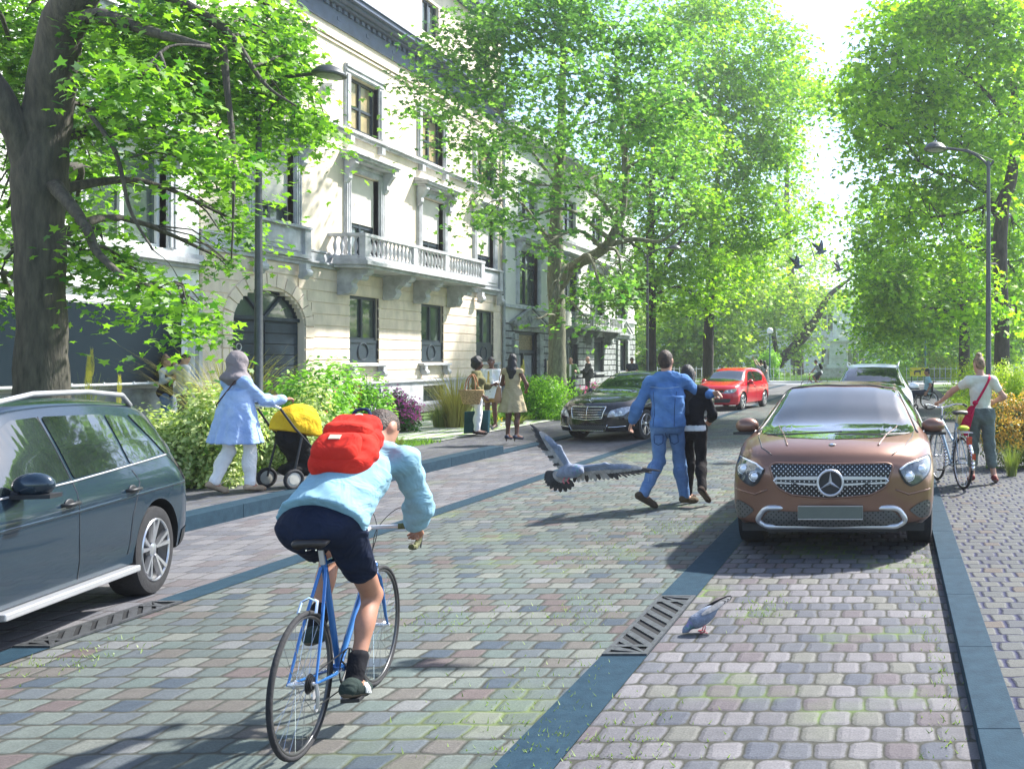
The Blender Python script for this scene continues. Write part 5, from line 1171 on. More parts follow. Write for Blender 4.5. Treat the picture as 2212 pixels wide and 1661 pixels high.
mb = MB()
for k in range(13): c.line('', None, 'front', [(-.30+.05*k,.86),(-.26+.0433*k,.44)], r=.004, off=.010, mb=mb)
mb.build('bars', M_CHROME, g)
h = c.hit('front', 0, .77); mb = MB(); [ringtube(mb, -.126+.084*k, .77, h[0].y+.03, .052, .008) for k in range(4)]; mb.build('four_ring_badge', M_CHROME, g)
for s in (-1, 1):
    h = c.patch('headlight', M_LAMP, 'front', [(s*a, b) for a, b in [(.48,.74),(.80,.70),(.90,.78),(.90,.88),(.70,.87),(.50,.84)]], off=.007, rad=.03)
    for cx in (.60,.75):
        p = c.hit('front', s*cx, .79); MB().ell(p[0], (.045,.02,.045), 12, 6).build('projector', M_LENS, h, smooth=True)
    c.patch('air_intake', M_BLK, 'front', [(s*a, b) for a, b in [(.46,.56),(.84,.58),(.80,.40),(.50,.38)]], off=.006, rad=.03)
    mb = MB(); mb.tube([(s*.60,-1.7,1.53),(s*.62,-1.4,1.62),(s*.64,-.1,1.67),(s*.60,.45,1.55)], .018, 6); mb.build('roof_rail', M_SATIN, c.root, smooth=True)
MB().box(-.28,.28,2.33,2.40,.50,.61).build('number_plate', M_PLATE, c.root)
# ---------------------------------------------------------------- figures: smooth-union volumes turned into one surface
def V3(*a): return np.array(a, float)
def unit(v): v = np.array(v, float); return v/np.linalg.norm(v)
def frame(z, x):
    z = unit(z); x = np.array(x, float); x = unit(x-z*x.dot(z)); return np.array([x, np.cross(z, x), z])    # rows: right, front, up
def cap(a, b, ra, rb, fl=None): return ('c', np.array(a, float), np.array(b, float), ra, rb, fl)   # fl=(axis, factor): flattened along axis
def elp(c, r, F=None): return ('e', np.array(c, float), np.array(r, float), np.eye(3) if F is None else F)
def cone(a, b, r0, r1, F, n=9, amp=.05, ph=0.): return ('k', np.array(a, float), np.array(b, float), r0, r1, F, n, amp, ph)
def bnd(p):
    if p[0] == 'c': R = max(p[3], p[4]); return np.minimum(p[1], p[2])-R, np.maximum(p[1], p[2])+R
    if p[0] == 'e': R = p[2].max(); return p[1]-R, p[1]+R
    R = max(*p[3], *p[4])*1.15; return np.minimum(p[1], p[2])-R, np.maximum(p[1], p[2])+R
def dist(p, X, inf):
    if p[0] == 'c':
        a, b, ra, rb, fl = p[1:]; ab = b-a; L = ab.dot(ab); q = X-a; t = np.clip((q@ab)/max(L, 1e-9), 0, 1); e = q-t[...,None]*ab
        if fl: ax = unit(fl[0]); c = e@ax; e = e+(c*(1/fl[1]-1))[...,None]*ax
        return np.sqrt((e*e).sum(-1))-(ra+(rb-ra)*t)-inf
    if p[0] == 'e':
        r = p[2]+inf; q = (X-p[1])@p[3].T; k0 = np.sqrt(((q/r)**2).sum(-1)); k1 = np.sqrt(((q/(r*r))**2).sum(-1)); return k0*(k0-1)/np.maximum(k1, 1e-6)
    a, b, r0, r1, F, n, amp, ph = p[1:]; ab = b-a; L = np.sqrt(ab.dot(ab)); q = X-a; t = (q@ab)/(L*L); tc = np.clip(t, 0, 1); e = q-tc[...,None]*ab
    x = e@F[0]; y = e@F[1]; th = np.arctan2(y, x); s = 1+amp*tc*(np.cos(n*th+ph)+.5*np.cos((n*2-3)*th+ph*2+tc*2))
    rx = (r0[0]+(r1[0]-r0[0])*tc+inf)*s; ry = (r0[1]+(r1[1]-r0[1])*tc+inf)*s
    d = (np.sqrt((x/rx)**2+(y/ry)**2)-1)*np.minimum(rx, ry); return np.maximum(d, np.maximum(-t, t-1)*L)
def volume(prims, vs=.012, k=.03, inf=0., clips=(), fold=0., lo=None):
    """prims [(prim, extra inflation)] -> verts, quads by surface nets"""
    bs = [bnd(p) for p, _ in prims]; mi = max(i for _, i in prims)+inf; lo = np.min([b[0] for b in bs], 0)-mi-3*vs; hi = np.max([b[1] for b in bs], 0)+mi+3*vs
    n = np.ceil((hi-lo)/vs).astype(int)+1; ax = [lo[i]+vs*np.arange(n[i]) for i in range(3)]; D = np.full(n, 1.0)
    for (p, i), (b0, b1) in zip(prims, bs):
        m = i+inf+k+3*vs; i0 = np.maximum(0, np.floor((b0-m-lo)/vs).astype(int)); i1 = np.minimum(n, np.ceil((b1+m-lo)/vs).astype(int)+1)
        X = np.stack(np.meshgrid(*[ax[j][i0[j]:i1[j]] for j in range(3)], indexing='ij'), -1); d = dist(p, X, i+inf)
        s = tuple(slice(i0[j], i1[j]) for j in range(3)); a = D[s]; h = np.clip(.5+.5*(a-d)/k, 0, 1); D[s] = a+(d-a)*h-k*h*(1-h)
    if fold or clips:
        X = np.stack(np.meshgrid(*ax, indexing='ij'), -1)
        if fold:
            w1 = np.sin(X[...,2]*38+3*np.sin(X[...,0]*11+.7)+2.5*np.sin(X[...,1]*13)); w2 = np.sin(X[...,0]*45+X[...,2]*23+2*np.sin(X[...,2]*9+X[...,1]*14)); w3 = np.sin(X[...,2]*90+X[...,0]*30+4*np.sin(X[...,0]*14+X[...,1]*9)+3*np.sin(X[...,2]*17)); D -= fold*(w1*.6+w2*.5+w3*.28)
        for pt, nr in clips: D = np.maximum(D, (X-np.array(pt))@unit(nr))
    S = D < 0; C = [S[a:S.shape[0]-1+a, b:S.shape[1]-1+b, c:S.shape[2]-1+c] for a in (0,1) for b in (0,1) for c in (0,1)]
    sm = sum(c.astype(np.int8) for c in C); act = (sm > 0) & (sm < 8); idx = np.argwhere(act); ids = np.full(act.shape, -1, int); ids[tuple(idx.T)] = np.arange(len(idx))
    acc = np.zeros((len(idx), 3)); cnt = np.zeros(len(idx))
    cr = [(a,b,c) for a in (0,1) for b in (0,1) for c in (0,1)]
    for A in cr:
        for ax_ in range(3):
            if A[ax_]: continue
            B_ = list(A); B_[ax_] = 1; da = D[tuple((idx+A).T)]; db = D[tuple((idx+B_).T)]; m = (da < 0) != (db < 0); t = np.where(m, da/np.where(m, da-db, 1), 0)
            p = idx+np.array(A)+0.; p[:,ax_] += t; acc[m] += p[m]; cnt[m] += 1
    vt = lo+vs*acc/cnt[:,None]; Q = []
    for ax_ in range(3):
        s0 = [slice(None)]*3; s1 = [slice(None)]*3; s0[ax_] = slice(0, -1); s1[ax_] = slice(1, None); e = S[tuple(s0)] != S[tuple(s1)]
        E = np.argwhere(e); u, v = [(1,2),(2,0),(0,1)][ax_]; E = E[(E[:,u] > 0) & (E[:,v] > 0) & (E[:,u] < act.shape[u]) & (E[:,v] < act.shape[v])]
        du = np.zeros(3, int); du[u] = 1; dv = np.zeros(3, int); dv[v] = 1
        q = np.stack([ids[tuple((E-du-dv).T)], ids[tuple((E-dv).T)], ids[tuple(E.T)], ids[tuple((E-du).T)]], 1); fl = S[tuple(E.T)]; q[~fl] = q[~fl][:,::-1]; Q.append(q)
    Q = np.concatenate(Q); Q = Q[(Q >= 0).all(1)]
    # one smoothing pass
    for _ in range(2):
        s = np.zeros_like(vt); c = np.zeros(len(vt))
        for a, b in ((0,1),(1,2),(2,3),(3,0)):
            np.add.at(s, Q[:,a], vt[Q[:,b]]); np.add.at(c, Q[:,a], 1); np.add.at(s, Q[:,b], vt[Q[:,a]]); np.add.at(c, Q[:,b], 1)
        vt = vt*.55+.45*s/np.maximum(c, 1)[:,None]
    return vt, Q
def vmesh(name, parts, mats, parent):
    """parts: list of (verts, quads, material index) joined into one mesh"""
    vs = []; fs = []; ms = []; o = 0
    for v, q, m in parts:
        vs.append(np.asarray(v)); fs += [[int(i)+o for i in f] for f in q]; ms += [m]*len(q); o += len(v)
    me = bpy.data.meshes.new(name); me.from_pydata(np.concatenate(vs).tolist(), [], fs)
    for m in (mats if isinstance(mats, (list, tuple)) else [mats]): me.materials.append(m)
    me.polygons.foreach_set('material_index', ms); me.polygons.foreach_set('use_smooth', [True]*len(ms)); me.update()
    ob = bpy.data.objects.new(name, me); COL.objects.link(ob); ob.parent = parent; return ob
def rotz(v, a): c, s = math.cos(a), math.sin(a); return V3(v[0]*c-v[1]*s, v[0]*s+v[1]*c, v[2])
def stand(h=1.75, yaw=0, fem=False):
    k = h/1.75; w = .92 if fem else 1
    J = dict(P=(0,0,.95), C=(0,.005,1.24), N=(0,-.01,1.46), H=(0,.015,1.635),
      shL=(-.175*w,-.01,1.40), elL=(-.225*w,-.02,1.12), wrL=(-.235*w,.04,.87), hipL=(-.09,0,.92), knL=(-.095,.02,.49), anL=(-.095,-.02,.085), toL=(-.115,.15,.03),
      shR=(.175*w,-.01,1.40), elR=(.225*w,-.02,1.12), wrR=(.235*w,.04,.87), hipR=(.09,0,.92), knR=(.095,.02,.49), anR=(.095,-.02,.085), toR=(.115,.15,.03))
    J = {a: rotz(V3(*b)*k, yaw) for a, b in J.items()}; J['face'] = rotz(V3(0,1,0), yaw); J['k'] = k; return J
def bodyprims(J, fem=False, thin=1.0):
    k = J['k']; hx = unit(J['hipR']-J['hipL']); sx = unit(J['shR']-J['shL']); T = J['N']-J['P']; FP = frame(T, hx); FC = frame(T, sx); q = k*thin; B = {}
    B['pelvis'] = [elp(J['P']+FP[2]*-.01, V3(.165 if fem else .16,.12,.125)*q, FP)]+[elp(J['hip'+s]-FP[1]*.045, V3(.085,.08,.10)*q, FP) for s in 'LR']
    B['belly'] = [elp(J['P']*.52+J['C']*.48, V3(.128 if fem else .145,.10,.16)*q, FC)]
    B['chest'] = [elp(J['C'], V3(.14 if fem else .165,.105,.165)*q, FC)]
    if fem: B['chest'] += [elp(J['C']+FC[1]*.085+FC[0]*s*.065-FC[2]*.0, V3(.055,.05,.055)*q, FC) for s in (-1, 1)]
    B['yoke'] = [cap(J['shL'], J['shR'], .055*q, .055*q, (FC[1], .85)), cap(J['shL']*.5+J['N']*.5+FC[2]*.005, J['shR']*.5+J['N']*.5+FC[2]*.005, .055*q, .055*q)]
    hu = unit(J['H']-J['N']); f = unit(J['face']); x = np.cross(f, hu); x = unit(x); FH = np.array([x, np.cross(unit(hu), x), unit(hu)]); H = J['H']; J['FH'] = FH
    B['neck'] = [cap(J['N']-hu*.03, H-hu*.05*k-FH[1]*.01, (.05 if fem else .06)*k, (.047 if fem else .055)*k)]
    B['head'] = [elp(H+FH[2]*.02*k-FH[1]*.008, V3(.074,.092,.100)*k, FH), elp(H+FH[1]*.030*k-FH[2]*.045*k, V3(.055,.060,.068)*k, FH), elp(H+FH[1]*.075*k-FH[2]*.085*k, V3(.022,.018,.016)*k, FH),
      cap(H+FH[1]*.088*k+FH[2]*.012*k, H+FH[1]*.106*k-FH[2]*.022*k, .009*k, .014*k)]+[elp(H+FH[0]*s*.077*k-FH[1]*.012-FH[2]*.008, V3(.010,.020,.032)*k, FH) for s in (-1, 1)]
    for s in 'LR':
        B['ua'+s] = [cap(J['sh'+s], J['el'+s], (.046 if fem else .055)*q, .038*q), elp(J['sh'+s], V3(.055,.055,.058)*q)]
        m = J['el'+s]*.7+J['wr'+s]*.3; B['fa'+s] = [cap(J['el'+s], m, .038*q, .042*q), cap(m, J['wr'+s], .041*q, .026*q)]
        B['th'+s] = [cap(J['hip'+s], J['kn'+s], .088*q, .055*q)]
        dn = unit(J['an'+s]-J['kn'+s]); bk = unit(J['an'+s]-J['to'+s]); bk = bk-dn*bk.dot(dn); m = J['kn'+s]*.68+J['an'+s]*.32
        B['sn'+s] = [cap(J['kn'+s], J['an'+s], .052*q, .036*q), elp(m+bk*.022, V3(.050,.052,.10)*q, frame(-dn, hx))]
        t = J['to'+s]; a = J['an'+s]; heel = a+unit(a-t)*.035*k-V3(0,0,.045)*k; heel = a+(a-t)*.28+dn*.035*k
        B['ft'+s] = [cap(heel, t, .036*k, .030*k), cap(a, t, .036*k, .026*k), cap(t, t+unit(t-heel)*.03, .030*k, .022*k)]
    return B
def handprims(w, d, n, side, k=1.0, curl=.5, fist=False):
    """w wrist, d pointing direction, n palm normal (towards palm), side +1 if the thumb lies on cross(d,n) side"""
    d = unit(d); n = unit(np.array(n)-d*np.dot(n, d)); t = np.cross(d, n)*side; P = [cap(w, w+d*.03*k, .023*k, .024*k, (n, .75))]
    for i, (o, L) in enumerate(((.030,.072),(.010,.080),(-.010,.074),(-.028,.058))):
        b = w+d*.085*k+t*o*k; P.append(cap(w+d*.02*k+t*o*.6*k, b, .014*k, .0115*k)); c = curl*(1.15 if fist else 1)+.08*i
        p = b
        for j, (fr, rr) in enumerate(((.42,.0095),(.32,.0085),(.26,.0075))):
            a = c*(j+.6); q = p+(d*math.cos(a)+n*math.sin(a))*L*fr*k; P.append(cap(p, q, rr*k*1.05, rr*k)); p = q
    b = w+d*.025*k+t*.025*k; m = b+(t*.75+d*.65+n*.25)*.036*k; P.append(cap(b, m, .014*k, .011*k)); P.append(cap(m, m+(d*.9+t*.2+n*.45)*.032*k, .0105*k, .008*k)); return P
def shoe(J, s, col, parent, vs, heelh=0, low=False):
    k = J['k']; t = J['to'+s]; a = J['an'+s]; d = unit(t-a); up = unit(a-t*1.0+V3(0,0,.05)); ax = unit(t-(a+V3(0,0,-.05*k)))
    dn = unit(J['an'+s]-J['kn'+s]); heel = a+(a-t)*.30+dn*.035*k
    side = unit(np.cross(unit(t-heel), V3(0,0,1)) if abs(unit(t-heel)[2]) < .95 else V3(1,0,0))
    pr = [(cap(heel, t, .041*k, .036*k), 0), (cap(t, t+unit(t-heel)*.035*k, .036*k, .026*k, ), 0)]+([] if low else [(cap(a+dn*.01, heel*.5+a*.5, .042*k, .042*k), 0), (cap(a, t, .036*k, .028*k), 0)])
    v, q = volume(pr, vs, .015); o = vmesh('shoe', [(v, q, 0)], col, parent)
    sole = [(cap(heel+dn*.030*k, t+dn*.022*k, .028*k, .030*k, (dn, .45)), 0)]
    if heelh: sole.append((cap(heel+dn*.02*k, heel+dn*(.03*k+heelh), .018, .012), 0))
    v, q = volume(sole, vs, .01); vmesh('sole', [(v, q, 0)], M_SOLE, o)
    return o
SKIN_L = mat('skin_light', (.36,.175,.11), .55, var=.08, vs=14); SKIN_D = mat('skin_dark', (.11,.045,.028), .5, var=.12, vs=14); SKIN_P = mat('skin_pale', (.44,.24,.165), .55, var=.06, vs=14)
M_SOLE = mat('shoe_sole', (.10,.075,.05), .8); M_EYE = mat('eye_dark', (.01,.01,.012), .3); M_LIP = mat('lips', (.32,.07,.08), .5)
def cloth(name, col, v=.18, **k):
    m = mat(name, col, .88, var=v, vs=5, bump=.55, bs=7, spec=.15, **k)
    for n in m.node_tree.nodes:
        if n.type == 'TEX_NOISE' and abs(n.inputs['Scale'].default_value-7) < .01: n.inputs['Distortion'].default_value = 2.2; n.inputs['Detail'].default_value = 2
        if n.type == 'BUMP': n.inputs['Distance'].default_value = .03
    return m
def person(label, loc, J, skin, clothes=(), shoes=None, hair=None, vs=.012, fem=False, hands=None, thin=1.0, face=False, scale=1.0, rz=0, barefoot=False, heel=0, group=None, low=False):
    root = thing('person', label, 'person', loc, rz, group=group); root.scale = (scale,)*3; B = bodyprims(J, fem, thin); k = J['k']
    allp = [(p, 0) for key in B for p in B[key]]
    parts = [(*volume(allp, vs, .028), 0)]
    hv = max(.0042, vs*.42)
    for s in 'LR':
        hd = (hands or {}).get(s); d = J['wr'+s]-J['el'+s]; n = None; curl = .45
        if hd: d, n, curl = hd
        if n is None: n = np.cross(unit(d), J['face'])*(1 if s == 'L' else -1); n = unit(J['P']-J['wr'+s])
        side = (1 if s == 'R' else -1); dd = unit(d); nn = unit(np.array(n)-dd*np.dot(n, dd)); t = np.cross(dd, nn)
        sd = 1 if t.dot(J['face']) > 0 or (abs(t.dot(J['face'])) < .2 and t[2] > 0) else -1
        parts.append((*volume([(p, 0) for p in handprims(J['wr'+s], d, nn, sd, k*(1 if vs < .014 else 1.1), curl)], hv, .006), 0))
    ms = [skin]
    if face:
        FH = J['FH']; H = J['H']; ms += [M_EYE, M_LIP, mat('eye_white', (.7,.68,.65), .4)]
        for s in (-1, 1):
            c = H+FH[0]*s*.031*k+FH[1]*.079*k+FH[2]*.012*k
            mb = MB(); mb.ell(c, (.013*k,.010*k,.008*k), 10, 6); parts.append((np.array(mb.v), mb.f, 3)); mb = MB(); mb.ell(c+FH[1]*.006*k, (.006*k,.006*k,.006*k), 8, 6); parts.append((np.array(mb.v), mb.f, 1))
            mb = MB(); mb.tube([H+FH[0]*s*.015*k+FH[1]*.086*k+FH[2]*.030*k, H+FH[0]*s*.035*k+FH[1]*.083*k+FH[2]*.034*k, H+FH[0]*s*.050*k+FH[1]*.070*k+FH[2]*.028*k], .0035*k, 5); parts.append((np.array(mb.v), mb.f, 1))
        mb = MB(); mb.tube([H-FH[0]*.022*k+FH[1]*.079*k-FH[2]*.055*k, H+FH[1]*.088*k-FH[2]*.056*k, H+FH[0]*.022*k+FH[1]*.079*k-FH[2]*.055*k], .0065*k, 6); parts.append((np.array(mb.v), mb.f, 2))
    vmesh('body', parts, ms, root)
    for c in clothes:
        pr = []
        for tg in c['tags']:
            key, fr, inf = (tg+(None,)*3)[:3] if isinstance(tg, tuple) else (tg, None, None)
            for p in B[key]:
                if fr is not None:
                    if p[0] == 'c':
                        f0 = fr
                        if key[:2] == 'fa':   # forearm is two capsules: keep the first, shorten the second
                            if p is B[key][1]:
                                if fr <= .3: continue
                                f0 = (fr-.3)/.7
                            else: f0 = min(1, fr/.3)
                        e = p[1]+(p[2]-p[1])*f0; p = ('c', p[1], e, p[3], p[3]+(p[4]-p[3])*f0, p[5])
                    elif key[:2] == 'sn' and fr < .6: continue
                pr.append((p, inf if inf is not None else 0))
        pr += [(p, 0) for p in c.get('extra', [])]
        v, q = volume(pr, c.get('vs', vs), c.get('k', .03), c.get('inf', .014), c.get('clips', ()), c.get('fold', .0035)); ob = vmesh(c['name'], [(v, q, 0)], c['mat'], root)
    if shoes:
        for s in 'LR': shoe(J, s, shoes, root, vs*.7, heel, low)
    if hair:
        pr, hm = hair[0], hair[1]; hk = hair[2] if len(hair) > 2 else {}
        v, q = volume([(p, 0) for p in pr(J)], min(vs, .010), hk.get('k', .02), 0, hk.get('clips', lambda J: ())(J), hk.get('fold', .0008)); vmesh('hair', [(v, q, 0)], hm, root)
    return root
def hair_short(J):
    H, F, k = J['H'], J['FH'], J['k']; return [elp(H+F[2]*.032*k-F[1]*.016*k, V3(.081,.094,.098)*k, F), elp(H-F[1]*.045*k-F[2]*.02*k, V3(.068,.055,.07)*k, F)]
def clip_face(J, up=.045, back=.03):
    H, F, k = J['H'], J['FH'], J['k']; return [(H+F[1]*.062*k+F[2]*up*k, unit(F[1]*1.0-F[2]*.75))]
HS = {'clips': clip_face}
def hair_bun(J):
    H, F, k = J['H'], J['FH'], J['k']; return hair_short(J)+[elp(H+F[2]*.125*k-F[1]*.045*k, V3(.050,.048,.045)*k, F), elp(H+F[2]*.10*k-F[1]*.06*k, V3(.035,.03,.04)*k, F)]
def hair_long(J, L=.42):
    H, F, k = J['H'], J['FH'], J['k']; return hair_short(J)+[cap(H-F[1]*.05*k, H-F[1]*.10*k-V3(0,0,.22)*k, .085*k, .10*k, (F[1], .6)), cap(H-F[1]*.10*k-V3(0,0,.22)*k, H-F[1]*.13*k-V3(0,0,L)*k, .10*k, .05*k, (F[1], .5))]
def hair_afro(J):
    H, F, k = J['H'], J['FH'], J['k']; return [elp(H+F[2]*.055*k-F[1]*.045*k, V3(.148,.130,.135)*k, F), elp(H-F[1]*.06*k-F[2]*.02*k, V3(.135,.10,.11)*k, F)]
HB = mat('hair_brown', (.050,.026,.014), .6, var=.5, vs=30, bump=.6, bs=90); HK = mat('hair_black', (.008,.008,.010), .5, var=.4, vs=30, bump=.6, bs=90)
HG = mat('hair_grey', (.45,.44,.42), .7, var=.2, vs=30, bump=.4); HF = mat('hair_fair', (.24,.15,.08), .6, var=.4, vs=30, bump=.6, bs=90)
TOP = ['pelvis','belly','chest','yoke']
def tops(sl='long', pelvis=True):
    t = ['belly','chest','yoke','uaL','uaR'] if sl != 'none' else ['belly','chest','yoke']
    if pelvis: t.append('pelvis')
    if sl == 'long': t += [('faL',.92,.004),('faR',.92,.004)]
    if sl == 'elbow': t += []
    if sl == 'three': t += [('faL',.35,.006),('faR',.35,.006)]
    if sl == 'short': t = [x for x in t if x not in ('uaL','uaR')]+[('uaL',.45,.006),('uaR',.45,.006)]
    return t
def neckclip(J, d=.035): T = unit(J['N']-J['P']); return (J['N']+T*d, T)
def hemclip(J, dz): T = unit(J['N']-J['P']); return (J['P']+T*dz, -T)
def legs(fr=.95, inf=.008): return ['pelvis','thL','thR',('snL',fr,inf),('snR',fr,inf)]
def waistclip(J, dz=.10): T = unit(J['N']-J['P']); return (J['P']+T*dz, T)
DENIM = cloth('denim_shirt', (.045,.12,.29), .30, col2=(.11,.22,.42)); JEANS = cloth('blue_jeans', (.07,.14,.28), .3, col2=(.15,.25,.42)); BLACKC = cloth('black_cloth', (.012,.012,.015)); WHITEC = cloth('white_cloth', (.72,.72,.70), .06)
BR_SH = cloth('brown_shoe', (.10,.075,.05)); 
# -- racing cyclist (shares the bicycle's frame of reference)
BIKE_LOC = (-2.607, 4.08, 0); BIKE_RZ = math.radians(10.6); BIKE_S = .93
J = stand(1.80); J.update({a: V3(*b) for a, b in dict(P=(0,.20,1.07), C=(.055,.49,1.27), N=(.075,.66,1.385), H=(.085,.80,1.475), shL=(-.115,.63,1.335), elL=(-.23,.80,1.09), wrL=(-.215,.93,.935), shR=(.255,.62,1.325), elR=(.285,.79,1.08), wrR=(.222,.93,.935),
  hipL=(-.10,.24,1.03), knL=(-.105,.61,.82), anL=(-.115,.45,.47), toL=(-.12,.59,.415), hipR=(.10,.24,1.03), knR=(.12,.55,.62), anR=(.115,.30,.235), toR=(.125,.42,.165)).items()})
J['face'] = unit(V3(.30,1,-.05)); T = unit(J['N']-J['P']); LB = cloth('pale_blue_shirt', (.22,.38,.46), .10)
person('cyclist in pale blue shirt and navy shorts seen from behind on the racing bicycle', BIKE_LOC, J, SKIN_L, [
  dict(name='shirt', mat=LB, tags=['pelvis','belly','chest','yoke','uaL','uaR',('faL',.82,.012),('faR',.82,.012)], inf=.027, fold=.006, clips=[(J['P']+T*.0, -T), neckclip(J, .03)], extra=[cone(J['P']-T*.01, J['C'], (.172,.140), (.155,.115), frame(T, (1,0,0)), 7, .02), elp(J['wrR']*.86+J['elR']*.14, (.040,.040,.035))]),
  dict(name='shorts', mat=cloth('navy_shorts', (.012,.018,.04)), tags=['pelvis',('thL',.62,.008),('thR',.55,.010)], inf=.015, fold=.004, clips=[(J['P']+T*.04, T)]),
  *[dict(name='sock', mat=BLACKC, tags=[], extra=[cap(J['an'+s]*.72+J['kn'+s]*.28, J['an'+s], .048, .042)], inf=0, fold=.001, vs=.007) for s in 'LR']],
  shoes=cloth('dark_trainer', (.03,.045,.04)), hair=(hair_short, HB, HS), vs=.0095, thin=.86, scale=BIKE_S, rz=BIKE_RZ,
  hands={'R': (V3(-.05,.7,-.55), V3(-.6,-.2,-.6), .75), 'L': (V3(.05,.7,-.55), V3(.6,-.2,-.6), .75)})
t = bpy.data.objects[[o.name for o in bpy.data.objects if o.name.startswith('person')][-1]]
for s in 'LR':
    for f in (.35, .52, .69):
        a = J['an'+s]+V3(0,0,-.02); b_ = J['to'+s]; c_ = a+(b_-a)*f; sd_ = V3(.043 if s == 'R' else -.043,0,0)
        MB().tube([c_+sd_*.7+V3(0,-.008,.030), c_+sd_, c_+sd_+V3(0,.01,-.030)], .0055, 5).build('shoe_stripe', WHITEC, t)
# -- walking couple
J = stand(1.84, math.radians(-18)); J.update({a: V3(*b) for a, b in dict(N=(-.02,.02,1.55), C=(0,.01,1.31), H=(-.03,.03,1.72), shL=(-.20,-.02,1.47), elL=(-.34,-.04,1.20), wrL=(-.44,.06,1.00), shR=(.17,.08,1.48), elR=(.34,.22,1.32), wrR=(.50,.14,1.33),
  hipL=(-.10,-.03,.97), knL=(-.10,-.02,.54), anL=(-.22,-.28,.17), toL=(-.12,-.19,.05), hipR=(.085,.03,.97), knR=(.10,.16,.53), anR=(.17,.14,.09), toR=(.26,.26,.035)).items()})
J['face'] = unit(V3(.10,1,0)); T = V3(0,0,1)
person('man in faded blue denim shirt and jeans walking away with his arm around a woman', (-2.68, 11.0, 0), J, SKIN_P, [
  dict(name='shirt', mat=DENIM, tags=['pelvis','belly','chest','yoke','uaL','uaR',('faL',.88,.010),('faR',.88,.010)], inf=.018, fold=.006, clips=[neckclip(J,.055),(J['P']-V3(0,0,.06), -T)], extra=[cone(J['P']-V3(0,0,.08), J['C'], (.185,.14), (.19,.135), frame(T, (1,-.3,0)), 5, .02), cap(J['N'],J['N']+V3(0,0,.02),.062,.06)]),
  dict(name='jeans', mat=JEANS, tags=legs(.96,.012), inf=.012, fold=.005, clips=[waistclip(J)])],
  shoes=BR_SH, hair=(hair_short, HB, HS), vs=.0105)
t = bpy.data.objects[[o.name for o in bpy.data.objects if o.name.startswith('person')][-1]]
def surf(ob, x, z, y0=-.6):
    bm = bmesh.new(); bm.from_mesh(ob.data); bv = BVHTree.FromBMesh(bm); bm.free()
    return lambda x, z: (lambda h: h[0] if h[0] is not None else None)(bv.ray_cast(Vector((x, y0, z)), Vector((0,1,0))))
kids = {o.name.split('.')[0]: o for o in t.children}; f1 = surf(kids['shirt'],0,0); f2 = surf(kids['jeans'],0,0); SEAM = cloth('denim_stitching', (.03,.06,.14)); SEAML = cloth('pale_stitching', (.26,.36,.48))
def seam(f, pts, nm, m, r=.004):
    q = []
    for (a, b), (c_, d_) in zip(pts[:-1], pts[1:]):
        for i in range(8):
            h = f(a+(c_-a)*i/8, b+(d_-b)*i/8)
            if h: q.append(h-Vector((0,.001,0)))
    if len(q) > 2: MB().tube(q, r, 5).build(nm, m, t)
seam(f1, [(-.19,1.42),(-.02,1.40),(.16,1.42)], 'yoke_seam', SEAML); seam(f1, [(-.17,.925),(-.02,.905),(.14,.925)], 'hem_seam', SEAML); seam(f1, [(-.15,1.36),(-.13,1.1),(-.13,.94)], 'side_seam', SEAM); seam(f1, [(.12,1.36),(.11,1.1),(.11,.94)], 'side_seam', SEAM)
for cx in (-.085, .075): seam(f2, [(cx-.05,.86),(cx+.05,.86),(cx+.048,.76),(cx,.735),(cx-.048,.76),(cx-.05,.86)], 'back_pocket', SEAM, .005)
seam(f2, [(-.005,.88),(-.005,.80),(-.01,.72)], 'seat_seam', SEAM); seam(f2, [(-.17,.70),(-.16,.5),(-.17,.3)], 'leg_seam', SEAML, .003)
v, q = volume([(cap(J['N']+V3(-.05,-.035,.02), J['N']+V3(.05,-.035,.02), .022, .022), 0), (cap(J['N']+V3(-.05,-.035,.02), J['N']+V3(-.06,.04,.015), .022, .018), 0), (cap(J['N']+V3(.05,-.035,.02), J['N']+V3(.06,.04,.015), .022, .018), 0)], .009, .02); vmesh('collar', [(v, q, 0)], DENIM, t)
J = stand(1.68, math.radians(-14), True); J.update({a: V3(*b) for a, b in dict(H=(-.06,.03,1.56), hipL=(-.09,0,.90), knL=(-.06,.10,.49), anL=(-.10,.16,.085), toL=(-.06,.29,.03), hipR=(.09,-.02,.90), knR=(.10,.0,.49), anR=(.17,-.28,.20), toR=(.22,-.19,.075), elR=(.23,.05,1.08), wrR=(.17,.22,1.0), elL=(-.2,.1,1.1), wrL=(-.12,.22,1.1)).items()})
J['face'] = unit(V3(-.2,1,0))
person('woman with long black hair, black top and black trousers walking under the man\'s arm', (-2.43, 11.22, 0), J, SKIN_L, [
  dict(name='top', mat=BLACKC, tags=tops('long'), inf=.016, clips=[neckclip(J),(J['P']+V3(0,0,.03), V3(0,0,-1))]),
  dict(name='white_hem', mat=WHITEC, tags=['pelvis','belly'], inf=.012, clips=[(J['P']-V3(0,0,.035), V3(0,0,-1)),(J['P']+V3(0,0,.06), V3(0,0,1))]),
  dict(name='trousers', mat=cloth('dark_trousers', (.016,.014,.015)), tags=legs(.96,.010), inf=.008, fold=.004, clips=[waistclip(J)])],
  shoes=cloth('dark_brown_shoe', (.05,.035,.028)), hair=(lambda J: hair_long(J, .5), HK), vs=.012, fem=True)
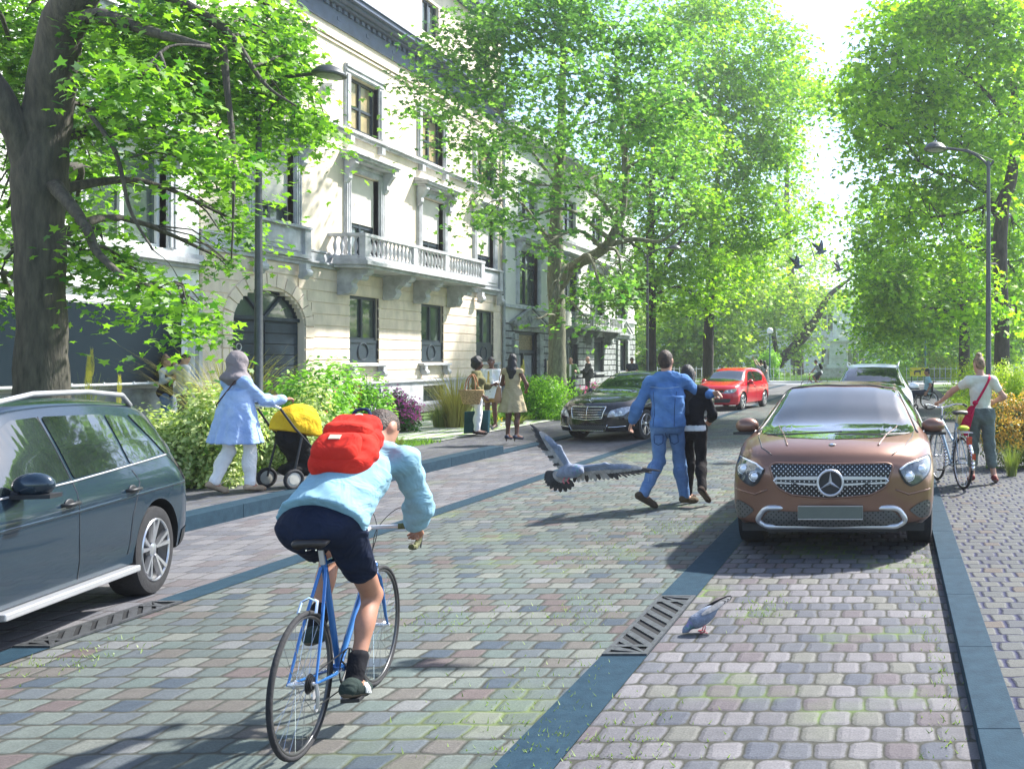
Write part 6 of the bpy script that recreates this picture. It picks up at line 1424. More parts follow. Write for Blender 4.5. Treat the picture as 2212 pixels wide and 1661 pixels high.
# -- woman in a headscarf pushing a buggy
J = stand(1.66, math.radians(-22), True); J.update({a: V3(*b) for a, b in dict(elR=(.27,.08,1.10), wrR=(.36,.30,1.10), elL=(-.17,.16,1.12), wrL=(.12,.42,1.13), hipL=(-.09,-.02,.90), knL=(-.10,.0,.49), anL=(-.17,-.15,.13), toL=(-.12,-.04,.04), hipR=(.085,.03,.90), knR=(.09,.10,.49), anR=(.11,.07,.085), toR=(.16,.20,.03)).items()})
TUN = cloth('blue_tunic', (.20,.31,.56), .16, col2=(.38,.50,.70)); T = V3(0,0,1); F = frame(T, (1,-.35,0)); SCF = cloth('mauve_scarf', (.21,.185,.19), .15)
person('woman in grey headscarf and pale blue tunic pushing a buggy along the left pavement', (-7.85, 11.07, .145), J, SKIN_L, [
  dict(name='tunic', mat=TUN, tags=tops('long'), inf=.016, fold=.004, clips=[neckclip(J,.03)], extra=[cone(J['C']+V3(0,-.005,.05), V3(-.02,-.01,.60), (.165,.115), (.305,.23), F, 9, .055), elp(J['wrR']*.8+J['elR']*.2, (.055,.055,.05))]),
  dict(name='trousers', mat=WHITEC, tags=legs(.93,.016), inf=.006, fold=.004, clips=[waistclip(J,-.05)]),
  dict(name='headscarf', mat=SCF, tags=['neck'], inf=.018, fold=.004, vs=.009, extra=[elp(J['H']+V3(.0,-.015,.02), V3(.088,.105,.118)), cap(J['H']-V3(0,.03,.08), J['N']+V3(0,-.01,0), .085, .105), elp(J['N']+V3(.0,-.02,-.005), V3(.15,.12,.05))], clips=[(J['H']+V3(.05,.075,0), unit(V3(.35,1,0)))])],
  shoes=cloth('beige_wedge', (.42,.32,.22)), vs=.0105, fem=True, hands={'R': (V3(.3,.5,.1), V3(-.2,.2,-1), .7)})
t = bpy.data.objects[[o.name for o in bpy.data.objects if o.name.startswith('person')][-1]]
mb = MB(); mb.tube([J['shR']+V3(-.06,-.07,.02), V3(.0,-.135,1.25), V3(-.16,-.12,1.06), V3(-.20,.02,.92)], .008, 6); mb.build('bag_strap', cloth('brown_strap', (.09,.05,.04)), t)
# -- couple by the white house
J = stand(1.66, math.radians(-75), True); J['face'] = unit(V3(1,.3,0)); J.update({a: V3(*b) for a, b in dict(elL=(.16,.2,1.3), wrL=(.12,.1,1.48), elR=(.1,-.24,1.1), wrR=(.28,-.2,1.2)).items()})
person('fair-haired woman in black waistcoat leaning on her partner by the white house', (-15.95, 20.3, .14), J, SKIN_P, [
  dict(name='sweater', mat=cloth('grey_jersey', (.42,.46,.50), .08), tags=['uaL','uaR','yoke',('faL',.9,.004),('faR',.9,.004)], inf=.014), dict(name='waistcoat', mat=BLACKC, tags=['pelvis','belly','chest'], inf=.024, clips=[neckclip(J)]),
  dict(name='trousers', mat=JEANS, tags=legs(), inf=.008, clips=[waistclip(J,-.02)])], shoes=BR_SH, hair=(hair_bun, HF, HS), vs=.018, fem=True)
J = stand(1.74, math.radians(-30)); J['face'] = unit(V3(.9,-.2,-.3)); J.update({a: V3(*b) for a, b in dict(elL=(-.38,.05,1.30), wrL=(-.46,.14,1.40), wrR=(.25,.2,1.0), H=(.06,0,1.60)).items()})
person('dark-haired man in pale grey jumper with an arm round the woman by the white house', (-15.5, 20.2, .14), J, SKIN_P, [
  dict(name='jumper', mat=MATS['grey_jersey'], tags=tops('long'), inf=.022, clips=[neckclip(J)]), dict(name='jeans', mat=cloth('dark_jeans', (.04,.06,.10)), tags=legs(), inf=.012, clips=[waistclip(J)])], shoes=BR_SH, hair=(hair_short, HK, HS), vs=.018)
# -- three women talking
OL = cloth('olive_blouse', (.16,.15,.07)); g3 = None
J = stand(1.60, math.radians(-70), True); J['face'] = unit(V3(1,.25,0)); J.update({a: V3(*b) for a, b in dict(elR=(.05,-.26,1.03), wrR=(.24,-.24,.82), shR=(.02,-.17,1.29), elL=(.08,.2,1.0), wrL=(.24,.2,1.05)).items()})
person('woman with round afro hair, olive blouse and white trousers carrying a straw bag', (-8.80, 19.6, .145), J, SKIN_D, [
  dict(name='blouse', mat=OL, tags=tops('three'), inf=.024, fold=.005, clips=[neckclip(J,.02)]),
  dict(name='trousers', mat=WHITEC, tags=legs(.88,.014), inf=.010, clips=[waistclip(J,.0)])], shoes=cloth('black_slipper', (.02,.02,.02)), hair=(hair_afro, HK, {'clips': lambda J: [(J['H']+J['FH'][1]*.058+J['FH'][2]*.03, unit(J['FH'][1]-J['FH'][2]*.25))], 'fold': .006, 'k': .02}), vs=.0135, fem=True, face=True, low=True)
J = stand(1.64, math.radians(172), True); J['face'] = unit(V3(.22,-1,0)); J.update({a: V3(*b) for a, b in dict(elL=(.22,-.06,1.04), wrL=(.13,-.26,1.02)).items()})
T = V3(0,0,1); F = frame(T, (1,0,0))
person('smiling woman in long white blazer facing the street between her two friends', (-9.25, 21.3, .145), J, SKIN_D, [
  dict(name='blazer', mat=WHITEC, tags=tops('long'), inf=.020, fold=.003, clips=[neckclip(J,.0)], extra=[cone(J['C'], V3(0,0,.70), (.175,.12), (.21,.15), F, 5, .02)]),
  dict(name='blouse', mat=cloth('yellow_blouse', (.70,.50,.18)), tags=[], extra=[cap(J['C']+V3(0,-.135,.14), J['C']+V3(0,-.135,-.16), .03, .045, (V3(0,1,0), .5))], inf=0, fold=0, vs=.008),
  dict(name='shorts', mat=cloth('tan_shorts', (.38,.22,.08)), tags=['pelvis',('thL',.5,.012),('thR',.5,.012)], inf=.008, clips=[waistclip(J,-.05)])], shoes=cloth('grey_sandal', (.12,.13,.15)), hair=(hair_short, HK, HS), vs=.0135, fem=True, face=True, low=True)
t = bpy.data.objects[[o.name for o in bpy.data.objects if o.name.startswith('person')][-1]]
for z in (1.0, .86):
    for s in (-1, 1): MB().ell((s*.05, -.185-.012*(1-z), z), (.013,.007,.013), 8, 6).build('button', M_EYE, t)
for s in (-1, 1): MB().prism([(s*.015,1.37),(s*.085,1.36),(s*.085,1.22),(s*.02,1.02)], -.150, -.135, 'y').build('lapel', WHITEC, t)
J = stand(1.70, math.radians(-6), True); J['face'] = unit(V3(-.15,1,0)); J.update({a: V3(*b) for a, b in dict(elR=(.27,.02,1.10), wrR=(.20,.20,1.00), elL=(-.24,.06,1.10), wrL=(-.16,.22,1.15)).items()})
SAND = cloth('sand_dress', (.40,.33,.20), .1)
person('woman with long black braids and sleeveless sand-coloured belted dress, back to the street', (-7.57, 18.4, .14), J, SKIN_D, [
  dict(name='dress', mat=SAND, tags=['belly','chest','yoke','pelvis'], inf=.018, fold=.004, clips=[neckclip(J,.0)], extra=[cone(J['P']+V3(0,0,.10), V3(0,0,.55), (.145,.115), (.265,.20), F, 8, .04)]),
  dict(name='belt', mat=SAND, tags=['belly'], inf=.032, fold=0, clips=[(J['P']+V3(0,0,.10), V3(0,0,-1)),(J['P']+V3(0,0,.145), V3(0,0,1))])], shoes=cloth('navy_heel', (.03,.04,.07)), hair=(lambda J: hair_long(J, .36), HK, {'fold': .006}), vs=.0125, fem=True, heel=.05, low=True)
# -- the two old men
J = stand(1.66, math.radians(165)); J['face'] = unit(V3(.3,-1,-.05)); J.update({a: V3(*b) for a, b in dict(elL=(.30,.0,1.05), wrL=(.30,-.2,1.1), elR=(-.26,.0,1.0), wrR=(-.30,-.06,.80)).items()})
GRJ = cloth('green_jacket', (.13,.22,.09)); CHA = cloth('charcoal_cloth', (.05,.052,.055))
person('balding old man in open green jacket leaning on a cane by the grey house', (-13.1, 37.6, .14), J, SKIN_P, [
  dict(name='jacket', mat=GRJ, tags=tops('long'), inf=.03, clips=[neckclip(J,.01)]), dict(name='shirt', mat=WHITEC, tags=[], extra=[cap(J['C']+V3(.03,-.15,.16), J['P']+V3(.02,-.145,.02), .05, .055, (V3(0,1,0), .4))], inf=0, fold=0),
  dict(name='trousers', mat=CHA, tags=legs(), inf=.022, clips=[waistclip(J,.05)])], shoes=cloth('rust_shoe', (.25,.06,.03)), hair=(hair_short, HG, {'clips': lambda J: [(J['H']+J['FH'][2]*.03-J['FH'][1]*.03, unit(J['FH'][1]*.6+J['FH'][2]))]}), vs=.019, face=True)
J = stand(1.70, math.radians(120)); J['face'] = unit(V3(-.7,-.6,-.25)); J.update({a: V3(*b) for a, b in dict(elR=(-.10,.2,1.06), wrR=(-.30,.0,1.08), elL=(-.02,-.27,1.06), wrL=(-.28,-.16,1.05)).items()})
person('bald old man in dark grey suit and sunglasses bending towards his green-jacketed friend', (-12.6, 38.2, .14), J, SKIN_P, [
  dict(name='suit_jacket', mat=cloth('grey_suit', (.065,.065,.06)), tags=tops('long'), inf=.028, clips=[neckclip(J,.01)], extra=[cone(J['C'], J['P']-V3(0,0,.12), (.18,.13), (.2,.16), F, 4, .02)]), dict(name='trousers', mat=cloth('grey_trousers', (.07,.07,.072)), tags=legs(), inf=.02, clips=[waistclip(J,.0)])],
  shoes=CHA, hair=(hair_short, HG, {'clips': lambda J: [(J['H']+J['FH'][2]*.03-J['FH'][1]*.03, unit(J['FH'][1]*.6+J['FH'][2]))]}), vs=.019, face=True)
# -- young man strolling towards us
J = stand(1.66, PI); J.update({a: V3(*b) for a, b in dict(knL=(.09,-.12,.50), anL=(.08,-.14,.08), toL=(.08,-.30,.03), anR=(-.08,.14,.12), toR=(-.09,.02,.03)).items()})
person('young man in dark T-shirt, sunglasses and khaki trousers walking behind the saloon', (-11.3, 40, .14), J, SKIN_L, [
  dict(name='t_shirt', mat=cloth('slate_t_shirt', (.05,.06,.075)), tags=tops('short'), inf=.022, clips=[neckclip(J,.02)]), dict(name='trousers', mat=cloth('khaki', (.20,.16,.09)), tags=legs(.9), inf=.014, clips=[waistclip(J)])], shoes=CHA, hair=(hair_short, HK, HS), vs=.019, face=True)
t = bpy.data.objects[[o.name for o in bpy.data.objects if o.name.startswith('person')][-1]]
MB().box(-.07,.07,-.105,-.085,1.545,1.58).build('sunglasses', M_EYE, t)
# -- pair at the end of the street pointing up
J = stand(1.64, math.radians(35), True); J['face'] = unit(V3(-.6,.6,.2)); J.update({a: V3(*b) for a, b in dict(elL=(-.28,.15,1.42), wrL=(-.42,.25,1.62), elR=(.12,-.2,1.1), wrR=(.0,-.2,.92)).items()})
person('woman in short pale grey dress with raised arm at the end of the street', (-6.55, 47.0, 0), J, SKIN_P, [
  dict(name='dress', mat=cloth('pale_grey_dress', (.36,.38,.36), .06), tags=tops('short'), inf=.02, clips=[neckclip(J,.01)], extra=[cone(J['C'], V3(0,0,.55), (.165,.12), (.24,.19), F, 7, .04)])], shoes=WHITEC, hair=(lambda J: hair_long(J, .28), HK), vs=.022, fem=True)
J = stand(1.70, math.radians(30)); J['face'] = unit(V3(-.5,.8,.2)); J.update({a: V3(*b) for a, b in dict(elL=(-.30,.1,1.50), wrL=(-.42,.16,1.76)).items()})
person('person in grey pointing up just behind the woman in the grey dress', (-6.85, 47.9, 0), J, SKIN_P, [
  dict(name='shirt', mat=MATS['grey_jersey'], tags=tops('short'), inf=.02, clips=[neckclip(J,.01)]), dict(name='trousers', mat=cloth('grey_green_cloth', (.15,.17,.16)), tags=legs(), inf=.014, clips=[waistclip(J)])], shoes=CHA, hair=(hair_short, HB, HS), vs=.022)
# -- far cyclist in the street, riding left
FB_LOC = (-3.80, 50.5, 0); FB_RZ = PI/2+.12; FB_S = .93
J = stand(1.76); J.update({a: V3(*b) for a, b in dict(P=(0,.20,1.07), C=(0,.34,1.34), N=(0,.42,1.53), H=(0,.47,1.70), shL=(-.17,.40,1.47), elL=(-.22,.58,1.24), wrL=(-.24,.78,1.05), shR=(.17,.40,1.47), elR=(.22,.58,1.24), wrR=(.24,.78,1.05),
  hipL=(-.1,.22,1.02), knL=(-.11,.62,.86), anL=(-.11,.47,.52), toL=(-.11,.6,.46), hipR=(.1,.22,1.02), knR=(.11,.48,.62), anR=(.11,.33,.22), toR=(.11,.47,.15)).items()})
person('distant cyclist in grey T-shirt riding left across the street', FB_LOC, J, SKIN_L, [
  dict(name='t_shirt', mat=cloth('light_grey_t_shirt', (.42,.44,.46), .05), tags=tops('short'), inf=.02, clips=[neckclip(J,.02)]), dict(name='shorts', mat=cloth('grey_shorts', (.09,.10,.12)), tags=['pelvis',('thL',.75,.02),('thR',.75,.02)], inf=.014)], shoes=CHA, hair=(hair_short, HK, HS), vs=.022, scale=FB_S, rz=FB_RZ)
# -- wheelchair user
WC = (1.13, 30.9, .062)
J = stand(1.72); J.update({a: V3(*b) for a, b in dict(P=(.0,0,.60), C=(.03,0,.88), N=(.02,0,1.08), H=(-.01,0,1.245), shL=(.02,-.17,1.02), elL=(.10,-.28,.80), wrL=(-.02,-.32,.60), shR=(.02,.17,1.02), elR=(.14,.28,.84), wrR=(.05,.32,.62),
  hipL=(-.02,-.09,.56), knL=(-.46,-.10,.56), anL=(-.56,-.10,.16), toL=(-.71,-.11,.12), hipR=(-.02,.09,.56), knR=(-.46,.10,.56), anR=(-.52,.10,.16), toR=(-.67,.11,.12)).items()})
J['face'] = V3(-1,.0,.0)
person('dark-haired person in pale blue T-shirt seated in the wheelchair facing left', WC, J, SKIN_L, [
  dict(name='t_shirt', mat=cloth('sky_t_shirt', (.30,.48,.56), .08), tags=tops('short'), inf=.022, clips=[neckclip(J,.02)]), dict(name='trousers', mat=cloth('navy_trousers', (.02,.03,.06)), tags=legs(.94), inf=.016, clips=[waistclip(J)])], shoes=cloth('oxblood_shoe', (.09,.03,.02)), hair=(hair_short, HK, HS), vs=.016)
# -- woman wheeling a bicycle on the right
J = stand(1.73, math.radians(8), True); J.update({a: V3(*b) for a, b in dict(H=(-.02,.05,1.60), elL=(-.36,.10,1.26), wrL=(-.53,.30,1.09), elR=(.32,.0,1.17), wrR=(.20,.18,1.10), hipL=(-.09,0,.93), knL=(-.09,.10,.50), anL=(-.11,.10,.09), toL=(-.13,.25,.03), hipR=(.09,0,.93), knR=(.12,.0,.50), anR=(.18,-.04,.10), toR=(.22,.10,.035)).items()})
J['face'] = unit(V3(-.45,1,-.35)); CRM = cloth('cream_t_shirt', (.60,.60,.50), .08); CAP = cloth('grey_green_capris', (.12,.15,.14))
person('woman in cream T-shirt with her hair in a bun wheeling a bicycle away', (1.18, 12.55, .062), J, SKIN_P, [
  dict(name='t_shirt', mat=CRM, tags=tops('short'), inf=.014, fold=.004, clips=[neckclip(J,.02),(J['P']+V3(0,0,.06), V3(0,0,-1))]),
  dict(name='cropped_trousers', mat=CAP, tags=['pelvis','thL','thR',('snL',.55,.012),('snR',.55,.012)], inf=.022, fold=.006, clips=[waistclip(J,.09)])],
  shoes=cloth('dark_red_sandal', (.16,.03,.03)), hair=(hair_bun, HF, HS), vs=.0105, fem=True, hands={'L': (V3(-.35,.6,-.1), V3(.2,.1,-1), .8)}, low=True)
# ---------------------------------------------------------------- bicycles
M_CABLE = mat('black_cable', (.01,.01,.01), .5)
def bicycle(name, label, loc, rz, scale, fcol, drop=True, fender=False, rack=False, step=False, crank=-1.9, steer=0, group=None, cat='bicycle', tape=None, R=.34, tw=.013, spk=28):
    t = thing(name, label, cat, loc, rz, group=group); t.scale = (scale,)*3; fm = fcol; bb = (0,.43,.28); L = 1.0
    st = (0,.235,.90); ht = (0,.80,.86 if not step else .92); hb = (0,.845,.70 if not step else .74); seat = (0,.20,.98); fa = (0,L,R)
    mb = MB(); T = lambda a, b, r: mb.tube([a, b], r, 10)
    tt = (0,.24,.86)
    if step: T((0,.33,.58), (0,.815,.86), .016); T(bb, hb, .018)
    else: T(tt, (0,.805,.84), .0145); T(bb, hb, .0165)
    T(bb, st, .0155); T(ht, hb, .019); mb.lathe([(.021,-.036),(.021,.036)], bb, 14, 'x')
    for s in (-1, 1):
        mb.tube([(s*.012,.245,.84),(s*.045,.10,.55),(s*.060,0,R)], [.009,.008,.006], 8); mb.tube([(s*.02,.42,.28),(s*.05,.25,.30),(s*.062,0,R)], [.011,.010,.007], 8)
    fr = mb.build('frame', fm, t, smooth=50)
    mb = MB()
    for s in (-1, 1): mb.tube([(s*.02,.855,.695),(s*.048,.875,.64),(s*.050,.93,.50),(s*.05,.965,.40),(s*.05,1.0,R)], [.013,.012,.010,.008,.006], 8)
    mb.lathe([(.026,-.03),(.026,.03)], (0,.855,.69), 10, 'x'); mb.build('fork', fm if not drop else M_CHROME if False else fm, t, smooth=50)
    MB().tube([(0,.235,.86),(0,.205,.965)], .0135, 10).build('seat_post', M_SATIN, t, smooth=50)
    # saddle: a shaped shell
    prof = [(-.12,.075,.0),(-.09,.085,.012),(-.03,.07,.012),(.04,.035,.006),(.10,.020,.0),(.155,.014,-.006)] if drop else [(-.13,.095,.0),(-.09,.11,.02),(-.03,.095,.02),(.04,.05,.01),(.10,.028,.0),(.14,.018,-.01)]
    vs = []; fs = []; S = spline(prof, 4)
    for y, w_, z in S:
        for k in range(14):
            a = 2*PI*k/14; vs.append((w_*math.cos(a), .19+y, .985+z+(.022*math.sin(a) if math.sin(a) > 0 else .030*math.sin(a)*(1 if abs(math.cos(a)) > .6 else .4))))
    n = 14; fs = [(i*n+k, i*n+(k+1)%n, (i+1)*n+(k+1)%n, (i+1)*n+k) for i in range(len(S)-1) for k in range(n)]+[tuple(range(n-1,-1,-1)), tuple(range((len(S)-1)*n, len(S)*n))]
    mb = MB(); mb.add(vs, fs); sd = mb.build('saddle', mat('saddle_leather', (.03,.022,.02), .45, var=.3), t, smooth=True)
    mb = MB(); [mb.tube([(s*.022,.10,.955),(s*.022,.20,.945),(s*.012,.30,.965)], .0035, 6) for s in (-1, 1)]; mb.build('rails', M_CHROME, sd)
    if drop:
        mb = MB(); mb.tube([(0,.80,.86),(0,.79,.915),(0,.87,.925)], .0125, 8); mb.build('stem', M_SATIN, t, smooth=50)
        P = [(-.20,.93,.80),(-.205,.985,.79),(-.21,1.03,.83),(-.21,1.01,.895),(-.20,.93,.925),(-.17,.88,.928),(0,.87,.928),(.17,.88,.928),(.20,.93,.925),(.21,1.01,.895),(.21,1.03,.83),(.205,.985,.79),(.20,.92,.80)]
        Q = [tuple(p) for p in spline(P, 5)]; mb = MB(); mb.tube(Q[26:35], .0125, 8); hb_ = mb.build('handlebar', M_SATIN, t, smooth=50)
        for q in (Q[:27], Q[34:]): MB().tube(q, .0165, 10).build('bar_tape', tape or mat('bar_tape', (.16,.17,.05), .8, var=.4, vs=30, bump=.4, col2=(.03,.03,.02)), hb_, smooth=50)
        for s in (-1, 1):
            mb = MB(); mb.tube([(s*.21,1.02,.885),(s*.212,1.07,.90)], .014, 8); mb.tube([(s*.212,1.065,.90),(s*.212,1.08,.83),(s*.212,1.05,.77)], .005, 6); mb.build('brake_lever', M_BLK, hb_, smooth=50)
            mb = MB(); mb.tube([tuple(p) for p in spline([(s*.212,1.07,.915),(s*.20,1.12,.97),(s*.08,1.09,1.0),(0,.98,.90),(0,.90,.78)], 6)], .0025, 5); mb.build('brake_cable', M_CABLE, hb_)
    else:
        mb = MB(); mb.tube([(0,.805,.86),(0,.785,1.0),(0,.82,1.03)], .0125, 8); mb.build('stem', M_SATIN, t, smooth=50)
        P = [(-.29,.62,1.05),(-.28,.70,1.07),(-.20,.80,1.07),(-.08,.84,1.035),(0,.83,1.03),(.08,.84,1.035),(.20,.80,1.07),(.28,.70,1.07),(.29,.62,1.05)]
        Q = [tuple(p) for p in spline(P, 4)]; hb_ = MB().tube(Q, .0115, 8).build('handlebar', M_CHROME, t, smooth=50)
        for q in (Q[:5], Q[-5:]): MB().tube(q, .0165, 8).build('grip', M_BLK, hb_)
    for y, nm in ((0,'rear'), (L,'front')):
        wt = thing('wheel', None, None, (0,y,R)); wt.parent = t
        MB().tube([(0,(R-tw)*math.cos(2*PI*k/48),(R-tw)*math.sin(2*PI*k/48)) for k in range(48)], tw, 8, closed=True).build('tyre', M_TYRE, wt, smooth=True)
        MB().tube([(0,(R-.030)*math.cos(2*PI*k/48),(R-.030)*math.sin(2*PI*k/48)) for k in range(48)], .0085, 8, closed=True).build('rim', M_SATIN if not drop else mat('dull_rim', (.10,.10,.10), .35, .7), wt, smooth=True)
        mb = MB()
        for k in range(spk):
            a = 2*PI*k/spk; s = 1 if k % 2 else -1; b = a+.55*(1 if (k//2) % 2 else -1); mb.tube([(s*.022,.020*math.cos(b),.020*math.sin(b)),(0,(R-.035)*math.cos(a),(R-.035)*math.sin(a))], .0011, 4, cap=False)
        mb.build('spokes', M_CHROME, wt)
        MB().lathe([(.008,-.06),(.012,-.045),(.022,-.03),(.012,-.02),(.012,.02),(.022,.03),(.012,.045),(.008,.06)], (0,0,0), 14, 'x').build('hub', M_SATIN, wt, smooth=50)
        if fender:
            mb = MB(); a0, a1 = (-.25, 3.3) if nm == 'rear' else (.4, 3.5); P = [(0,(R+.022)*math.cos(a0+(a1-a0)*k/24),(R+.022)*math.sin(a0+(a1-a0)*k/24)) for k in range(25)]
            for i in range(24):
                (x,ya,za),(x,yb,zb) = P[i],P[i+1]; ca, sa = ya/(R+.022), za/(R+.022); cb, sb = yb/(R+.022), zb/(R+.022)
                mb.add([(-.027,ya-ca*.012,za-sa*.012),(0,ya,za),(.027,ya-ca*.012,za-sa*.012),(-.027,yb-cb*.012,zb-sb*.012),(0,yb,zb),(.027,yb-cb*.012,zb-sb*.012)], [(0,1,4,3),(1,2,5,4)])
            o = mb.build('mudguard', M_CHROME, wt, smooth=True); md = o.modifiers.new('s', 'SOLIDIFY'); md.thickness = .002
    cx, sx = math.cos(crank), math.sin(crank); mb = MB()
    mb.tube([(.045,*bb[1:]),(.055,bb[1]+.17*cx,bb[2]+.17*sx)], .009, 8); mb.tube([(-.045,*bb[1:]),(-.055,bb[1]-.17*cx,bb[2]-.17*sx)], .009, 8); cr = mb.build('cranks', M_SATIN, t, smooth=50)
    mb = MB(); mb.tube([(.040,bb[1]+.095*math.cos(2*PI*k/32),bb[2]+.095*math.sin(2*PI*k/32)) for k in range(32)], .004, 4, closed=True)
    for k in range(5): mb.tube([(.042,*bb[1:]),(.042,bb[1]+.093*math.cos(k*1.257),bb[2]+.093*math.sin(k*1.257))], .005, 5)
    mb.build('chainring', M_BLK, cr)
    for s in (1, -1): MB().box(*sorted((s*.06, s*.15)), bb[1]+s*.17*cx-.035, bb[1]+s*.17*cx+.035, bb[2]+s*.17*sx-.01, bb[2]+s*.17*sx+.01).build('pedal', M_BLK, cr, bevel=.003)
    mb = MB(); mb.tube([(.04,bb[1],bb[2]+.095),(.04,.0,R+.035)], .0035, 4); mb.tube([(.04,bb[1],bb[2]-.095),(.042,.06,R-.13),(.042,.03,R-.06)], .0035, 4); mb.build('chain', M_BLK, t)
    if drop:
        for k, rr in enumerate((.048,.042,.035,.03)): MB().lathe([(rr,.030+k*.006),(rr,.032+k*.006)], (0,0,R), 20, 'x').build('sprocket', M_BLK, t)
        mb = MB(); mb.tube([(.06,0,R),(.065,.01,R-.06),(.05,.045,R-.13)], .009, 6); mb.lathe([(.022,.040),(.022,.046)], (0,.02,R-.06), 10, 'x'); mb.lathe([(.022,.040),(.022,.046)], (0,.05,R-.13), 10, 'x'); mb.build('derailleur', M_SATIN, t)
    for (y, z, s) in ((.085,.70,1), (.885,.71,1)):
        mb = MB(); mb.tube([(-.04,y-.03*s,z-.04),(-.035,y,z+.01),(0,y,z+.03),(.035,y,z+.01),(.04,y-.03*s,z-.04)], .007, 6); mb.build('brake_caliper', M_CHROME, t, smooth=50)
    if rack:
        mb = MB()
        for s in (-1, 1): mb.tube([(s*.055,0,R),(s*.06,-.05,.74),(s*.06,-.2,.75),(s*.06,.14,.76)], .005, 6)
        for k in range(6): mb.tube([(-.06,-.2+k*.06,.75),(.06,-.2+k*.06,.75)], .004, 5)
        mb.build('rack', M_SATIN, t); MB().box(-.035,.035,-.245,-.20,.60,.70).build('rear_lamp', M_REDL, t, bevel=.008); MB().box(-.022,.022,-.395,-.37,.42,.50).build('reflector', M_REDL, t)
        mb = MB(); mb.ell((0,-.02,.80), (.07,.12,.035), 12, 6); mb.build('strapped_cloth', mat('neon_yellow_cloth', (.55,.75,.04), .8, var=.2, vs=12, bump=.4), t, smooth=True)
    return t
BLUEF = paint('blue_frame_enamel', (.03,.14,.38), .2, .3)
bicycle('racing_bicycle', 'slim blue racing bicycle with dropped bars ridden up the middle of the street', BIKE_LOC, BIKE_RZ, BIKE_S, BLUEF, crank=math.radians(-130))
bicycle('city_bicycle', 'pale blue town bicycle with chrome mudguards and rack wheeled along the right footway', (.90, 12.0, .062), math.radians(17), .99, paint('pale_blue_frame', (.22,.33,.42), .25, .4), drop=False, fender=True, rack=True, step=True, crank=2.6, tw=.018)
bicycle('distant_bicycle', 'red-framed bicycle ridden left across the far end of the street', FB_LOC, FB_RZ, FB_S, paint('crimson_frame', (.35,.03,.05), .25, .2), drop=False, tw=.016, spk=16)

# ---------------------------------------------------------------- bags and things people carry
def softbox(name, label, cat, loc, rows, m, vs=.01, fold=.004, k=.05):
    t = thing(name, label, cat, loc); return t
def bike_to_world(p): v = Matrix.Rotation(BIKE_RZ, 4, 'Z') @ (Vector(p)*BIKE_S); return v+Vector(BIKE_LOC)
t = thing('backpack', 'bright red backpack with dark blue carrying loop on the cyclist\'s back', 'backpack', tuple(BIKE_LOC), BIKE_RZ); t.scale = (BIKE_S,)*3
ax = unit(V3(.03,.46,.31)); F = frame(ax, (1,0,0)); up_ = -F[1]; c0 = V3(.045,.47,1.39)
RED = cloth('red_canvas', (.62,.035,.02), .15, col2=(.48,.02,.015)); NAVYS = cloth('navy_strap', (.02,.04,.09))
def P3(a, b, c): return c0+F[0]*(a*.68-.012)+ax*(b*.88-.01)+up_*c*.98
pr = [(cap(P3(-.085,-.13,.03), P3(.085,-.13,.03), .080, .080), 0), (cap(P3(-.09,0,.045), P3(.09,0,.045), .088, .088), 0), (cap(P3(-.07,.13,.035), P3(.07,.13,.035), .085, .085), 0), (cap(P3(-.10,-.08,.0), P3(-.09,.10,0), .075, .07), 0), (cap(P3(.10,-.08,0), P3(.09,.10,0), .075, .07), 0)]
v, q = volume(pr, .009, .05, 0, (), .006); bp = vmesh('main_bag', [(v, q, 0)], RED, t)
v, q = volume([(cap(P3(-.085,.17,.055), P3(.085,.17,.055), .072, .072), 0), (cap(P3(-.095,.06,.105), P3(.095,.06,.105), .052, .052), 0)], .009, .06, 0, (), .004); vmesh('top_flap', [(v, q, 0)], RED, t)
v, q = volume([(cap(P3(-.085,-.12,.095), P3(.085,-.12,.095), .055, .055), 0), (cap(P3(-.085,-.04,.115), P3(.085,-.04,.115), .045, .045), 0)], .009, .06, 0, (), .003); vmesh('front_pocket', [(v, q, 0)], RED, t)
for s in (-1, 1):
    v, q = volume([(cap(P3(s*.165,-.10,.02), P3(s*.16,.0,.02), .038, .036), 0)], .009, .03, 0, (), .003); vmesh('side_pocket', [(v, q, 0)], RED, t)
    MB().tube([P3(s*.08,.18,-.03), P3(s*.10,.10,-.06), P3(s*.115,-.02,-.05), P3(s*.13,-.14,0)], .016, 8).build('shoulder_strap', NAVYS, t, smooth=True)
MB().tube([tuple(p) for p in spline([P3(-.05,.21,.06), P3(-.04,.27,.10), P3(.05,.28,.10), P3(.09,.21,.06)], 6)], .009, 8).build('carrying_loop', NAVYS, t, smooth=True)
mb = MB(); a = [P3(-.05,-.085,.166), P3(.03,-.085,.166), P3(.03,-.052,.168), P3(-.05,-.052,.168)]; b = [p-up_*.01 for p in a]; mb.add(a+b, [(0,1,2,3),(4,7,6,5),(0,4,5,1),(1,5,6,2),(2,6,7,3),(3,7,4,0)]); mb.build('label_patch', mat('cream_label', (.6,.55,.42), .8), t)
mb = MB(); a = [P3(.125,-.10,.125), P3(.155,-.10,.11), P3(.15,-.06,.115), P3(.12,-.06,.13)]; b = [p-up_*.03 for p in a]; mb.add(a+b, [(0,1,2,3),(4,7,6,5),(0,4,5,1),(1,5,6,2),(2,6,7,3),(3,7,4,0)]); mb.build('blue_tab', NAVYS, t)
mb = MB(); mb.lathe([(.022,0),(.022,.006)], (0,0,0), 16); M_ = Matrix(((F[0][0],ax[0],up_[0],0),(F[0][1],ax[1],up_[1],0),(F[0][2],ax[2],up_[2],0),(0,0,0,1))); mb.xf(Matrix.Translation(Vector(P3(.03,.185,.123))) @ M_); mb.build('round_badge', mat('cream_badge', (.65,.62,.5), .8), t)

